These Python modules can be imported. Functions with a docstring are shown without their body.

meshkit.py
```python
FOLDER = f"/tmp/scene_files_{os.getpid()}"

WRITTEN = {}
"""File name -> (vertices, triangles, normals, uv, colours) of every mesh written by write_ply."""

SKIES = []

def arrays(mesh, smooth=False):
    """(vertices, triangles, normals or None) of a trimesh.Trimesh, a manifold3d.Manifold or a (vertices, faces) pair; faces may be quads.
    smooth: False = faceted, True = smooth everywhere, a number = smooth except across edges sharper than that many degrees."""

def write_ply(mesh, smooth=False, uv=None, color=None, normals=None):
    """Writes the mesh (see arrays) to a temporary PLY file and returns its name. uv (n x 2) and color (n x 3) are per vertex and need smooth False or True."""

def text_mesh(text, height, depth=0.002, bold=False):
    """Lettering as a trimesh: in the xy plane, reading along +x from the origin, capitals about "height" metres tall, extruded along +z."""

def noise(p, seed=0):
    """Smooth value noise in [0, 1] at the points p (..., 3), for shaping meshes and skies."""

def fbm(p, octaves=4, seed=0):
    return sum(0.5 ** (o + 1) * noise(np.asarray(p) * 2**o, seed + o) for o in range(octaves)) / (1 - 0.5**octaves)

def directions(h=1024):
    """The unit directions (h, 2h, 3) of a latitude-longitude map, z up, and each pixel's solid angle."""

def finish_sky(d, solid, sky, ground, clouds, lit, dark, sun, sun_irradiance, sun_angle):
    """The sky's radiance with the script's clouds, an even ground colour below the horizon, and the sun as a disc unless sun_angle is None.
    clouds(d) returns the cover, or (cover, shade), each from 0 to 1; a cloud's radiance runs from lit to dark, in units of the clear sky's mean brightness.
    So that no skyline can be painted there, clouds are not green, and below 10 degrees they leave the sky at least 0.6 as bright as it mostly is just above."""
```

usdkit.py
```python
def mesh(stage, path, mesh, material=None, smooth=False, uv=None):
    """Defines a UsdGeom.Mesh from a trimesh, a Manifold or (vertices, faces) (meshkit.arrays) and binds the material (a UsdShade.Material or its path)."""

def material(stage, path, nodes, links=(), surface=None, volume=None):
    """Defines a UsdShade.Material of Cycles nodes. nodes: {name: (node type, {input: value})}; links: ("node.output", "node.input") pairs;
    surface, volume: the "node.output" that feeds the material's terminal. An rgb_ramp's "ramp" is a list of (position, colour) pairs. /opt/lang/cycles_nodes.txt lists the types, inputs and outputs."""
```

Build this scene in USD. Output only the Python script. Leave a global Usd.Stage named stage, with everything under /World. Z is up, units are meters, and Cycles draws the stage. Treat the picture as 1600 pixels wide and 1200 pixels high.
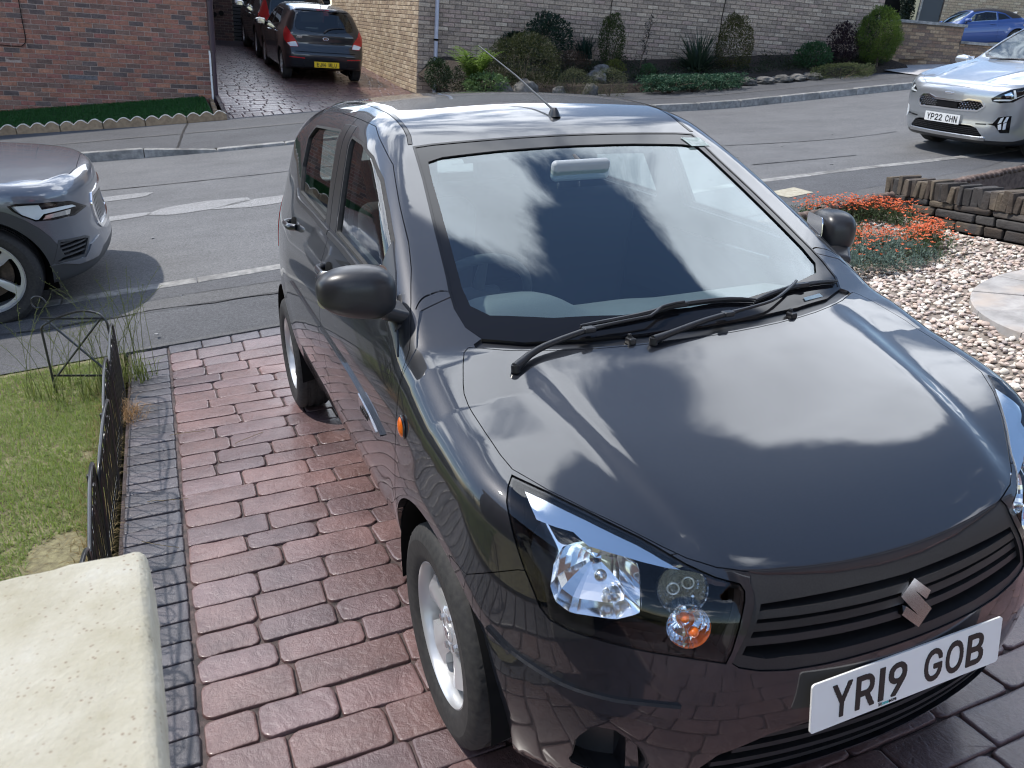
import math, random
import numpy as np
import trimesh, manifold3d, usdkit, meshkit
from manifold3d import Manifold, CrossSection, Mesh as MMesh
from scipy.interpolate import PchipInterpolator, Akima1DInterpolator, CubicSpline
from scipy.spatial import cKDTree
from pxr import Usd, UsdGeom, UsdLux, UsdShade, Sdf, Gf, Vt
from shapely.geometry import Polygon, LineString, Point

random.seed(7)
RNG = np.random.default_rng(7)
stage = Usd.Stage.CreateInMemory()
UsdGeom.SetStageUpAxis(stage, UsdGeom.Tokens.z)
UsdGeom.SetStageMetersPerUnit(stage, 1.0)
UsdGeom.Xform.Define(stage, '/World')

# ------------------------------------------------------------------ frames
# Everything is laid out in the frame of the sloping driveway (x towards the house, y along the street uphill, origin under the front axle
# of the hatchback); SLOPE turns that frame into the level world, where z is up.
UP = np.array([.083, .060, .9947]); UP /= np.linalg.norm(UP)
_ax = np.array([1., 0, 0]) - UP[0] * UP; _ax /= np.linalg.norm(_ax)
SLOPE = np.stack([_ax, np.cross(UP, _ax), UP])            # rows: world axes in the layout frame

def gf(m):
    return Gf.Matrix4d(*np.asarray(m, float).ravel())

def xf(loc=(0, 0, 0), rot=np.eye(3)):
    """4x4 row-vector matrix layout <- local (rot's columns are the local axes), then to the world"""
    m = np.eye(4); m[:3, :3] = np.asarray(rot).T @ SLOPE.T; m[3, :3] = SLOPE @ np.asarray(loc, float)
    return m

# ------------------------------------------------------------------ camera
CAM = np.array([1.615, -1.244, 1.607])
CR = np.array([[.391, .920, -.013], [.327, -.152, -.933], [-.860, .361, -.360]])   # right, down, forward
CR[2] /= np.linalg.norm(CR[2]); CR[0] -= CR[0] @ CR[2] * CR[2]; CR[0] /= np.linalg.norm(CR[0]); CR[1] = np.cross(CR[2], CR[0])
cam = UsdGeom.Camera.Define(stage, '/World/camera')
cam.CreateHorizontalApertureAttr(36.0); cam.CreateVerticalApertureAttr(27.0)
cam.CreateFocalLengthAttr(36.0 * 1256.4 / 1600)
cam.CreateFStopAttr(10.0); cam.CreateFocusDistanceAttr(2.9)
cam.CreateClippingRangeAttr(Gf.Vec2f(.05, 2000))
cam.AddTransformOp().Set(gf(xf(CAM, np.stack([CR[0], -CR[1], -CR[2]], 1))))
cam.GetExposureAttr().Set(0.78)

# ------------------------------------------------------------------ sky and sun
SUN = SLOPE @ np.array([-.22, -.40, .89]); SUN /= np.linalg.norm(SUN)
elev, azim = math.asin(SUN[2]), math.atan2(SUN[0], SUN[1])
# cloud banks and gaps as the bonnet, windscreen and roof show them: direction (layout frame), half width in degrees, more or less cover
CLOUDS = [((-.40, .25, .88), 11, .15), ((-.36, .71, .61), 15, .17), ((.34, .48, .80), 9, .14), ((-.34, .47, .81), 11, -.10), ((-.06, .60, .80), 16, -.14), ((-.85, .05, .5), 42, .12), ((.2, -.75, .6), 34, -.09)]
sky = UsdLux.DomeLight.Define(stage, '/World/sky')
skym = usdkit.material(stage, '/World/Looks/sky_material', {
    'sky': ('sky_texture', {'sky_type': 'single_scattering', 'sun_disc': False, 'sun_elevation': elev, 'sun_rotation': azim, 'air_density': 1.0, 'aerosol_density': .35, 'ozone_density': 1.6}),
    'tc': ('texture_coordinate', {}),
    'sep': ('separate_xyz', {}),
    'zc': ('math', {'math_type': 'add', 'value2': .32}),
    'zm': ('math', {'math_type': 'maximum', 'value2': 0.}),
    'dx': ('math', {'math_type': 'divide'}), 'dy': ('math', {'math_type': 'divide'}),
    'com': ('combine_xyz', {'z': 0.}),
    'map': ('mapping', {'location': (.30, .42, 1.7), 'scale': (1., 1., 1.)}),
    'n1': ('noise_texture', {'scale': 1.7, 'detail': 10., 'roughness': .60, 'distortion': .35}),
    'cov': ('map_range', {'range_type': 'smoothstep', 'from_min': .555, 'from_max': .655, 'to_min': 0., 'to_max': 1., 'clamp': True}),
    'n2': ('noise_texture', {'scale': 3.1, 'detail': 6., 'roughness': .55}),
    'shade': ('map_range', {'from_min': .3, 'from_max': .7, 'to_min': .75, 'to_max': 1.2, 'clamp': True}),
    'white': ('vector_math', {'math_type': 'scale', 'vector1': (15.5, 16.3, 17.6)}),
    'mix': ('mix_color', {}),
    **{f'dt{k}': ('vector_math', {'math_type': 'dot_product', 'vector2': tuple(SLOPE @ np.array(d) / np.linalg.norm(d))}) for k, (d, w, a) in enumerate(CLOUDS)},
    **{f'mr{k}': ('map_range', {'range_type': 'smoothstep', 'from_min': math.cos(math.radians(w)), 'from_max': math.cos(math.radians(w * .25)), 'to_min': 0., 'to_max': a, 'clamp': True}) for k, (d, w, a) in enumerate(CLOUDS)},
    **{f'ad{k}': ('math', {'math_type': 'add'}) for k in range(len(CLOUDS))},
    'bg': ('background_shader', {'strength': .132})},
    [('tc.generated', 'sep.vector'), ('sep.z', 'zm.value1'), ('zm.value', 'zc.value1'), ('sep.x', 'dx.value1'), ('zc.value', 'dx.value2'), ('sep.y', 'dy.value1'), ('zc.value', 'dy.value2'),
     ('dx.value', 'com.x'), ('dy.value', 'com.y'), ('com.vector', 'map.vector'), ('map.vector', 'n1.vector'), ('map.vector', 'n2.vector'),
     ('n1.fac', 'ad0.value1'), *[(f'tc.generated', f'dt{k}.vector1') for k in range(len(CLOUDS))], *[(f'dt{k}.value', f'mr{k}.value') for k in range(len(CLOUDS))], *[(f'mr{k}.result', f'ad{k}.value2') for k in range(len(CLOUDS))], *[(f'ad{k}.value', f'ad{k + 1}.value1') for k in range(len(CLOUDS) - 1)], (f'ad{len(CLOUDS) - 1}.value', 'cov.value'), ('n2.fac', 'shade.value'), ('shade.result', 'white.scale'),
     ('cov.result', 'mix.fac'), ('sky.color', 'mix.a'), ('white.vector', 'mix.b'), ('mix.result', 'bg.color')], surface='bg.background')
UsdShade.MaterialBindingAPI.Apply(sky.GetPrim()).Bind(skym)
sky.GetPrim().SetCustomDataByKey('kind', 'structure'); sky.GetPrim().SetCustomDataByKey('label', 'blue summer sky with broken white cloud'); sky.GetPrim().SetCustomDataByKey('category', 'sky')
sun = UsdLux.DistantLight.Define(stage, '/World/sun')
sun.CreateNormalizeAttr(True); sun.CreateIntensityAttr(.72); sun.CreateAngleAttr(1.2); sun.CreateColorAttr(Gf.Vec3f(1, .95, .88))
_z = SUN; _x = np.cross([0, 0, 1.], _z); _x /= np.linalg.norm(_x); _y = np.cross(_z, _x)
_m = np.eye(4); _m[0, :3], _m[1, :3], _m[2, :3] = _x, _y, _z
sun.AddTransformOp().Set(gf(_m))

# ------------------------------------------------------------------ writing the scene
COUNT = {}
def path_for(parent, name):
    k = (parent, name); n = COUNT.get(k, 0); COUNT[k] = n + 1
    return f'{parent}/{name}' + (f'_{n:03d}' if n else '')

def tags(prim, label=None, cat=None, group=None, kind=None):
    for k, v in (('label', label), ('category', cat), ('group', group), ('kind', kind)):
        if v: prim.SetCustomDataByKey(k, v)

def thing(name, label, cat, loc=(0, 0, 0), rot=np.eye(3), group=None, kind=None):
    p = path_for('/World', name)
    x = UsdGeom.Xform.Define(stage, p); x.AddTransformOp().Set(gf(xf(loc, rot)))
    tags(x.GetPrim(), label, cat, group, kind)
    return p

def write_mesh(p, v, f, n, mat):
    m = UsdGeom.Mesh.Define(stage, p)
    m.CreatePointsAttr(Vt.Vec3fArray.FromNumpy(np.ascontiguousarray(v, np.float32)))
    m.CreateFaceVertexCountsAttr(Vt.IntArray.FromNumpy(np.full(len(f), f.shape[1], np.int32)))
    m.CreateFaceVertexIndicesAttr(Vt.IntArray.FromNumpy(np.ascontiguousarray(f, np.int32).ravel()))
    m.CreateSubdivisionSchemeAttr('none')
    if n is not None:
        m.CreateNormalsAttr(Vt.Vec3fArray.FromNumpy(np.ascontiguousarray(n, np.float32))); m.SetNormalsInterpolation('vertex')
    UsdShade.MaterialBindingAPI.Apply(m.GetPrim()).Bind(mat)
    return m

def part(parent, name, mesh, mat, smooth=30, label=None, kind=None):
    p = path_for(parent, name)
    if isinstance(mesh, tuple) and len(mesh) == 3: v, n, f = mesh
    else: v, f, n = meshkit.arrays(mesh, smooth)
    m = write_mesh(p, v, f, n, mat)
    tags(m.GetPrim(), label, None, None, kind)
    return p

def single(name, mesh, mat, label, cat, loc=(0, 0, 0), rot=np.eye(3), group=None, kind=None, smooth=30):
    p = part('/World', name, mesh, mat, smooth)
    UsdGeom.Xformable(stage.GetPrimAtPath(p)).AddTransformOp().Set(gf(xf(loc, rot)))
    tags(stage.GetPrimAtPath(p), label, cat, group, kind)
    return p

def dup(src, label, loc, rot=np.eye(3), group=None, cat=None):
    was = stage.GetPrimAtPath(src)
    name = src.split('/')[-1]
    p = path_for('/World', name)
    x = UsdGeom.Xform.Define(stage, p)
    x.GetPrim().GetReferences().AddInternalReference(src)
    x.ClearXformOpOrder(); x.AddTransformOp().Set(gf(xf(loc, rot)))
    x.GetPrim().SetInstanceable(True)
    tags(x.GetPrim(), label, cat or was.GetCustomDataByKey('category'), group or was.GetCustomDataByKey('group'))
    return p

def rotz(a): return np.array([[math.cos(a), -math.sin(a), 0], [math.sin(a), math.cos(a), 0], [0, 0, 1]])
def frame(z, x):
    """rotation whose columns are local axes: z along z, x near x"""
    z = np.asarray(z, float) / np.linalg.norm(z); x = np.asarray(x, float); x = x - x @ z * z; x /= np.linalg.norm(x)
    return np.stack([x, np.cross(z, x), z], 1)

# ------------------------------------------------------------------ small shapes
cat_ = trimesh.util.concatenate
def box(sx, sy, sz, at=(0, 0, 0), rot=None):
    b = trimesh.creation.box((sx, sy, sz))
    if rot is not None: b.vertices = b.vertices @ np.asarray(rot).T
    b.apply_translation(at); return b
def rbox(sx, sy, sz, r, at=(0, 0, 0), rot=None, seg=2):
    """box with rounded edges"""
    s = trimesh.creation.icosphere(seg, r)
    d = np.array([sx, sy, sz]) / 2 - r
    pts = np.vstack([s.vertices + d * c for c in np.array([(i, j, k) for i in (-1, 1) for j in (-1, 1) for k in (-1, 1)])])
    h = trimesh.convex.convex_hull(pts)
    if rot is not None: h.vertices = h.vertices @ np.asarray(rot).T
    h.apply_translation(at); return h
def tube(pts, r, n=8, cap=True):
    pts = np.asarray(pts, float); m = len(pts)
    r = np.broadcast_to(np.asarray(r, float), (m,))
    t = np.gradient(pts, axis=0); t /= np.linalg.norm(t, axis=1, keepdims=True) + 1e-12
    a = np.array([0, 0, 1.]) if abs(t[0, 2]) < .9 else np.array([1., 0, 0])
    V = []
    u = np.cross(t[0], a); u /= np.linalg.norm(u)
    th = np.linspace(0, 2 * np.pi, n, endpoint=False)
    for i in range(m):
        u = u - u @ t[i] * t[i]; u /= np.linalg.norm(u); w = np.cross(t[i], u)
        V.append(pts[i] + r[i] * (np.cos(th)[:, None] * u + np.sin(th)[:, None] * w))
    V = np.vstack(V); F = []
    for i in range(m - 1):
        for j in range(n):
            a0, a1 = i * n + j, i * n + (j + 1) % n
            F += [[a0, a1, a1 + n], [a0, a1 + n, a0 + n]]
    if cap:
        V = np.vstack([V, pts[0], pts[-1]]); k = len(V) - 2
        for j in range(n):
            F += [[k, (j + 1) % n, j], [k + 1, (m - 1) * n + j, (m - 1) * n + (j + 1) % n]]
    return trimesh.Trimesh(V, F, process=False)
def lathe(prof, n=48):
    """profile of (radius, z) points turned about z"""
    return trimesh.creation.revolve(np.asarray(prof, float), sections=n)
def tm(mf):
    m = mf.to_mesh(); return trimesh.Trimesh(m.vert_properties[:, :3], m.tri_verts, process=False)
def placed(mesh, loc=(0, 0, 0), rot=np.eye(3)):
    m = mesh.copy(); m.vertices = m.vertices @ np.asarray(rot).T + np.asarray(loc); return m
def smooth_line(pts, n=60, closed=False):
    pts = np.asarray(pts, float)
    if closed: pts = np.vstack([pts, pts[:1]])
    d = np.r_[0, np.cumsum(np.linalg.norm(np.diff(pts, axis=0), axis=1))]
    q = np.linspace(0, d[-1], n, endpoint=not closed)
    return np.stack([PchipInterpolator(d, pts[:, k])(q) if not closed else np.interp(q, d, pts[:, k]) for k in range(pts.shape[1])], 1)
def round_corners(poly, r, q=6):
    return np.array(Polygon(poly).buffer(-r, quad_segs=q).buffer(r, quad_segs=q).exterior.coords)[:-1]
# ------------------------------------------------------------------ materials
def M(name, nodes, links=(), surface='p.BSDF'):
    return usdkit.material(stage, '/World/Looks/' + name, nodes, links, surface=surface)
def plain(name, col, rough=.5, metal=0., spec=.5, coat=0., **kw):
    return M(name, {'p': ('principled_bsdf', {'base_color': col, 'roughness': rough, 'metallic': metal, 'specular_ior_level': spec, 'coat_weight': coat, **kw})})
def noisy(name, c1, c2, scale=8., rough=.7, bump=.0, bscale=60., detail=5., lo=.35, hi=.65, spec=.4, bdist=.01, c3=None, scale3=1.3, lo3=.5, hi3=.7, metal=0., vary=0., rough2=None):
    """two-tone surface in object space with fine relief; c3: wide patches of a third colour; vary: brightness change from object to object"""
    nodes = {'tc': ('texture_coordinate', {}), 'n': ('noise_texture', {'scale': scale, 'detail': detail, 'roughness': .6}),
             'r': ('rgb_ramp', {'ramp': [(lo, c1), (hi, c2)]}), 'p': ('principled_bsdf', {'roughness': rough, 'specular_ior_level': spec, 'metallic': metal})}
    links = [('tc.object', 'n.vector'), ('n.fac', 'r.fac')]
    out = 'r.color'
    if c3 is not None:
        nodes['n3'] = ('noise_texture', {'scale': scale3, 'detail': 4.}); nodes['m3'] = ('map_range', {'from_min': lo3, 'from_max': hi3, 'clamp': True}); nodes['x3'] = ('mix_color', {'b': c3})
        links += [('tc.object', 'n3.vector'), ('n3.fac', 'm3.value'), ('m3.result', 'x3.fac'), (out, 'x3.a')]; out = 'x3.result'
    if vary:
        nodes['oi'] = ('object_info', {}); nodes['vr'] = ('map_range', {'to_min': 1 - vary, 'to_max': 1 + vary}); nodes['vm'] = ('hsv', {})
        links += [('oi.random', 'vr.value'), ('vr.result', 'vm.value'), (out, 'vm.color')]; out = 'vm.color'
    links.append((out, 'p.base_color'))
    if rough2 is not None:
        nodes['rr'] = ('map_range', {'from_min': .3, 'from_max': .7, 'to_min': rough, 'to_max': rough2, 'clamp': True}); links += [('n.fac', 'rr.value'), ('rr.result', 'p.roughness')]
    if bump:
        nodes['nb'] = ('noise_texture', {'scale': bscale, 'detail': 5., 'roughness': .65}); nodes['b'] = ('bump', {'strength': bump, 'distance': bdist})
        links += [('tc.object', 'nb.vector'), ('nb.fac', 'b.height'), ('b.normal', 'p.normal')]
    return M(name, nodes, links)
def pane(name, tint=(.75, .8, .8), ior=1.65, refl=(1, 1, 1)):
    return M(name, {'t': ('transparent_bsdf', {'color': tint}), 'g': ('glossy_bsdf', {'roughness': 0.0, 'color': refl}), 'f': ('fresnel', {'IOR': ior}), 'ge': ('geometry', {}), 'iv': ('math', {'math_type': 'subtract', 'value1': 1.}), 'mu': ('math', {'math_type': 'multiply'}), 'm': ('mix_closure', {})},
             [('ge.backfacing', 'iv.value2'), ('iv.value', 'mu.value1'), ('f.fac', 'mu.value2'), ('mu.value', 'm.fac'), ('t.BSDF', 'm.closure1'), ('g.BSDF', 'm.closure2')], surface='m.closure')
def paint(name, col, metal=.55, rough=.38, flake=.25, coat=1.0, dust=.06):
    """metallic car paint: flakes below a clear coat, a little dust"""
    return M(name, {'tc': ('texture_coordinate', {}), 'v': ('voronoi_texture', {'scale': 900.}), 'sp': ('rgb_to_bw', {}),
        'mr': ('map_range', {'to_min': 1 - flake, 'to_max': 1 + flake}), 'h': ('hsv', {'color': col}),
        'n': ('noise_texture', {'scale': 2.3, 'detail': 8., 'roughness': .7}), 'rr': ('map_range', {'from_min': .35, 'from_max': .7, 'to_min': .012, 'to_max': .012 + dust, 'clamp': True}),
        'p': ('principled_bsdf', {'metallic': metal, 'roughness': rough, 'coat_weight': coat, 'coat_ior': 1.68, 'specular_ior_level': .3})},
        [('tc.object', 'v.vector'), ('v.color', 'sp.color'), ('sp.val', 'mr.value'), ('mr.result', 'h.value'), ('h.color', 'p.base_color'),
         ('tc.object', 'n.vector'), ('n.fac', 'rr.value'), ('rr.result', 'p.coat_roughness')])
black_plastic = noisy('black_plastic', (.012, .012, .013), (.02, .02, .021), 300, .42, .12, 900, spec=.45, bdist=.001)
satin_plastic = plain('satin_black_plastic', (.014, .014, .015), .30)
grained_plastic = noisy('grained_grey_plastic', (.035, .037, .04), (.055, .057, .06), 400, .6, .2, 1200, bdist=.001)
gloss_black = plain('gloss_black', (.006, .006, .007), .07, spec=.28)
rubber = noisy('tyre_rubber', (.018, .018, .019), (.034, .033, .032), 60, .75, .15, 300, bdist=.002)
chrome = plain('chrome', (.86, .87, .89), .09, 1.)
dull_chrome = plain('dull_chrome', (.62, .63, .65), .22, 1.)
alloy = plain('alloy_silver', (.50, .51, .52), .34, .55, coat=.3)
alloy_dark = plain('alloy_dark', (.03, .03, .032), .3, .3, coat=.4)
iron = noisy('cast_iron', (.06, .05, .045), (.12, .09, .07), 40, .6, .2, 100, metal=.6)
void_black = plain('void_black', (.006, .006, .006), .9, spec=.1)
plate_white = plain('plate_white', (.72, .73, .72), .25, coat=.3)
plate_yellow = plain('plate_yellow', (.75, .52, .02), .3, coat=.3)
plate_black = plain('plate_black', (.008, .008, .008), .35)
plate_teal = plain('plate_teal', (.06, .45, .45), .35)
amber = plain('amber_plastic', (.85, .16, .01), .12, coat=.6, transmission_weight=.25)
red_lens = plain('red_lens', (.42, .012, .015), .1, coat=1.)
clear_lens = pane('clear_lens', (.96, .97, .97), 1.5)
screen_glass = pane('screen_glass', (.86, .93, .925), 1.9, (.86, .95, 1.))
side_glass = pane('side_glass', (.84, .88, .87), 1.65)
dark_glass = pane('dark_glass', (.42, .46, .48), 1.7)
seat_cloth = noisy('seat_cloth', (.02, .021, .023), (.045, .046, .05), 500, .9, .2, 900, bdist=.002)
trim_grey = plain('pale_grey_trim', (.32, .33, .33), .7)
white_print = plain('white_print', (.75, .76, .76), .4)
# ------------------------------------------------------------------ smooth car bodies
def spl(xs, zs, k=3):
    xs, zs = np.asarray(xs, float), np.asarray(zs, float)
    o = np.argsort(xs)
    return PchipInterpolator(xs[o], zs[o], extrapolate=True) if k == 1 else Akima1DInterpolator(xs[o], zs[o], extrapolate=True)

def smoothed(xs, zs, sig):
    """a fair curve near the points: the kinks of hand-set points are rounded away so that reflections run evenly"""
    g = spl(xs, zs, 1); lo, hi = min(xs), max(xs); q = np.arange(lo - 4 * sig, hi + 4 * sig, sig / 5); v = g(np.clip(q, lo, hi)) + np.where(q < lo, (q - lo) * (g(lo + .01) - g(lo)) / .01, 0) + np.where(q > hi, (q - hi) * (g(hi) - g(hi - .01)) / .01, 0)
    k = np.exp(-.5 * (np.arange(-20, 21) / 5.) ** 2); k /= k.sum(); v = np.convolve(np.pad(v, 20, mode='edge'), k, 'valid')
    return CubicSpline(q[10:-10:4], v[10:-10:4])

def round_max(a, b, r):
    u, v = np.maximum(r + a, 0), np.maximum(r + b, 0)
    return np.minimum(-r, np.maximum(a, b)) + (u ** 2.3 + v ** 2.3) ** (1 / 2.3)

def slope(fun, *a, e=1e-3):
    """1 / length of the gradient of (coordinate - fun), to make the four sides' fields near distances"""
    g = 1.0
    for i in range(len(a)):
        b = list(a); b[i] = a[i] + e
        d = list(a); d[i] = a[i] - e
        g = g + ((fun(*b) - fun(*d)) / (2 * e)) ** 2
    return 1 / np.sqrt(np.clip(g, 1, 6))

class Body:
    """A closed body: below a roof-and-bonnet sheet T(x,y), between two sides W(x,z), between nose F(y,z) and tail R(y,z), above a floor; edges rounded."""
    def __init__(s, T, W, F, R, floor, rt=lambda x: .07, rf=.1, rr=.1, rb=.05, extra=None):
        s.T, s.W, s.F, s.R, s.floor, s.rt, s.rf, s.rr, s.rb, s.extra = T, W, F, R, floor, rt, rf, rr, rb, extra
    def f(s, x, y, z):
        y = np.abs(y)
        t = (z - s.T(x, y)) * slope(s.T, x, y)
        w = (y - s.W(x, z)) * slope(s.W, x, z)
        fr = (x - s.F(y, z)) * slope(s.F, y, z)
        re = (s.R(y, z) - x) * slope(s.R, y, z)
        a = round_max(w, fr, s.rf)
        a = round_max(a, re, s.rr)
        a = round_max(a, t, s.rt(x) + 0 * z)
        a = round_max(a, s.floor(x) - z, s.rb)
        return a if s.extra is None else s.extra(a, x, y, z)
    def grad(s, p, e=1.5e-3):
        g = np.empty_like(p)
        for k in range(3):
            d = np.zeros(3); d[k] = e
            g[:, k] = (s.f(*(p + d).T) - s.f(*(p - d).T)) / (2 * e)
        return g
    def project(s, p, level=0., n=4):
        for _ in range(n):
            g = s.grad(p)
            p = p - g * ((s.f(*p.T) - level) / np.maximum((g * g).sum(1), .05))[:, None]
        return p
    def normals(s, p):
        g = s.grad(p)
        return g / np.linalg.norm(g, axis=1, keepdims=True)
    def mesh(s, lo, hi, h, level=0.):
        """(vertices, normals, triangles) by surface nets, then projected on the surface"""
        ax = [np.arange(a, b + h, h) for a, b in zip(lo, hi)]
        v = s.f(ax[0][:, None, None], ax[1][None, :, None], ax[2][None, None, :]) - level
        ins = v < 0
        c = np.stack([ins[i:ins.shape[0] - 1 + i, j:ins.shape[1] - 1 + j, k:ins.shape[2] - 1 + k] for i in (0, 1) for j in (0, 1) for k in (0, 1)])
        cell = c.any(0) & ~c.all(0)
        ids = -np.ones(cell.shape, int); ids[cell] = np.arange(cell.sum())
        at = np.argwhere(cell)
        acc = np.zeros((len(at), 3)); cnt = np.zeros(len(at))
        corner = [(i, j, k) for i in (0, 1) for j in (0, 1) for k in (0, 1)]
        for a in range(8):
            for b in range(a + 1, 8):
                d = np.abs(np.subtract(corner[a], corner[b]))
                if d.sum() != 1: continue
                va = v[tuple((at + corner[a]).T)]; vb = v[tuple((at + corner[b]).T)]
                cr = (va < 0) != (vb < 0)
                t = np.where(cr, va / np.where(cr, va - vb, 1), 0)[:, None]
                pt = np.array(corner[a]) + t * (np.array(corner[b]) - np.array(corner[a]))
                acc += np.where(cr[:, None], pt, 0); cnt += cr
        p = (at + acc / cnt[:, None]) * h + np.array([a[0] for a in ax])
        quads = []
        for k in range(3):
            u, w = (k + 1) % 3, (k + 2) % 3
            sl0 = [slice(None)] * 3; sl1 = [slice(None)] * 3
            sl0[k] = slice(0, -1); sl1[k] = slice(1, None)
            sgn = ins[tuple(sl0)].astype(int) - ins[tuple(sl1)].astype(int)
            e = np.argwhere(sgn != 0)
            e = e[(e[:, u] > 0) & (e[:, w] > 0) & (e[:, u] < ids.shape[u]) & (e[:, w] < ids.shape[w])]
            def cellat(du, dw):
                q = e.copy(); q[:, u] -= du; q[:, w] -= dw
                return ids[tuple(q.T)]
            q = np.stack([cellat(1, 1), cellat(0, 1), cellat(0, 0), cellat(1, 0)], 1)
            fl = sgn[tuple(e.T)] < 0
            q[fl] = q[fl][:, ::-1]
            quads.append(q)
        q = np.vstack(quads)
        p = s.project(p, level)
        d1 = np.linalg.norm(p[q[:, 0]] - p[q[:, 2]], axis=1) <= np.linalg.norm(p[q[:, 1]] - p[q[:, 3]], axis=1)
        tri = np.vstack([q[d1][:, [0, 1, 2]], q[d1][:, [0, 2, 3]], q[~d1][:, [0, 1, 3]], q[~d1][:, [1, 2, 3]]])
        return p, s.normals(p), tri
# ------------------------------------------------------------------ the ground and what is laid on it
def sstep(t): t = np.clip(t, 0, 1); return t * t * (3 - 2 * t)
def plane_z(x, y): return -.17 - .082 * x + .056 * y - .25 * sstep((y - 3.0) / 6.0)
x_near = spl([-40, -14, -2, -.5, 2, 4.8, 7, 8.8, 12, 60], [-4.6, -4.75, -4.80, -4.84, -5.05, -5.45, -5.78, -5.90, -5.95, -6.0], 1)      # the two kerb lines along the street
x_far = spl([-40, -14, -3, 0, 3, 7, 13, 60], [-11.3, -11.0, -10.75, -10.45, -10.65, -11.08, -11.12, -11.3], 1)
x_back = spl([-40, -14, -4, -.2, 4, 8, 14, 60], [-14.0, -13.7, -13.15, -12.62, -12.85, -13.10, -12.90, -12.9], 1)
def near_z(x, y):
    e = sstep((-2.9 - x) / .75)
    gard = np.where(y > 2.2, -.088 + .08 * y, .088 * sstep((y - 1.7) / .5))
    return (1 - e) * gard + e * plane_z(x, y)
def bed_z(x, y): return plane_z(x, y) + .12 + .18 * np.maximum(-12.3 - x, 0) * sstep((y - 3.55) / .8)
def strip_sheet(xa, xb, y0, y1, zf, nx, ny, lift=0.):
    m = sheet(0, 1, y0, y1, lambda u, y: 0 * u, nx, ny); v = m.vertices.copy()
    x = xa(v[:, 1]) + (xb(v[:, 1]) - xa(v[:, 1])) * v[:, 0]; m.vertices = np.column_stack([x, v[:, 1], zf(x, v[:, 1]) + lift]); return m
def far_drive_z(x, y):
    t = sstep((-12.75 - x) / 2.5)
    return plane_z(x, 1.0) + .12 + .04 * np.maximum(-12.75 - x, 0) + (y - 1.0) * (.056 * (1 - t) - .06 * t)
def sheet(x0, x1, y0, y1, zf, nx=20, ny=20, lift=0.):
    X, Y = np.meshgrid(np.linspace(x0, x1, nx), np.linspace(y0, y1, ny), indexing='ij')
    V = np.stack([X, Y, zf(X, Y) + lift], -1).reshape(-1, 3); F = []
    for i in range(nx - 1):
        for j in range(ny - 1):
            a = i * ny + j; F += [[a, a + ny, a + ny + 1], [a, a + ny + 1, a + 1]]
    return trimesh.Trimesh(V, F, process=False)
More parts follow.
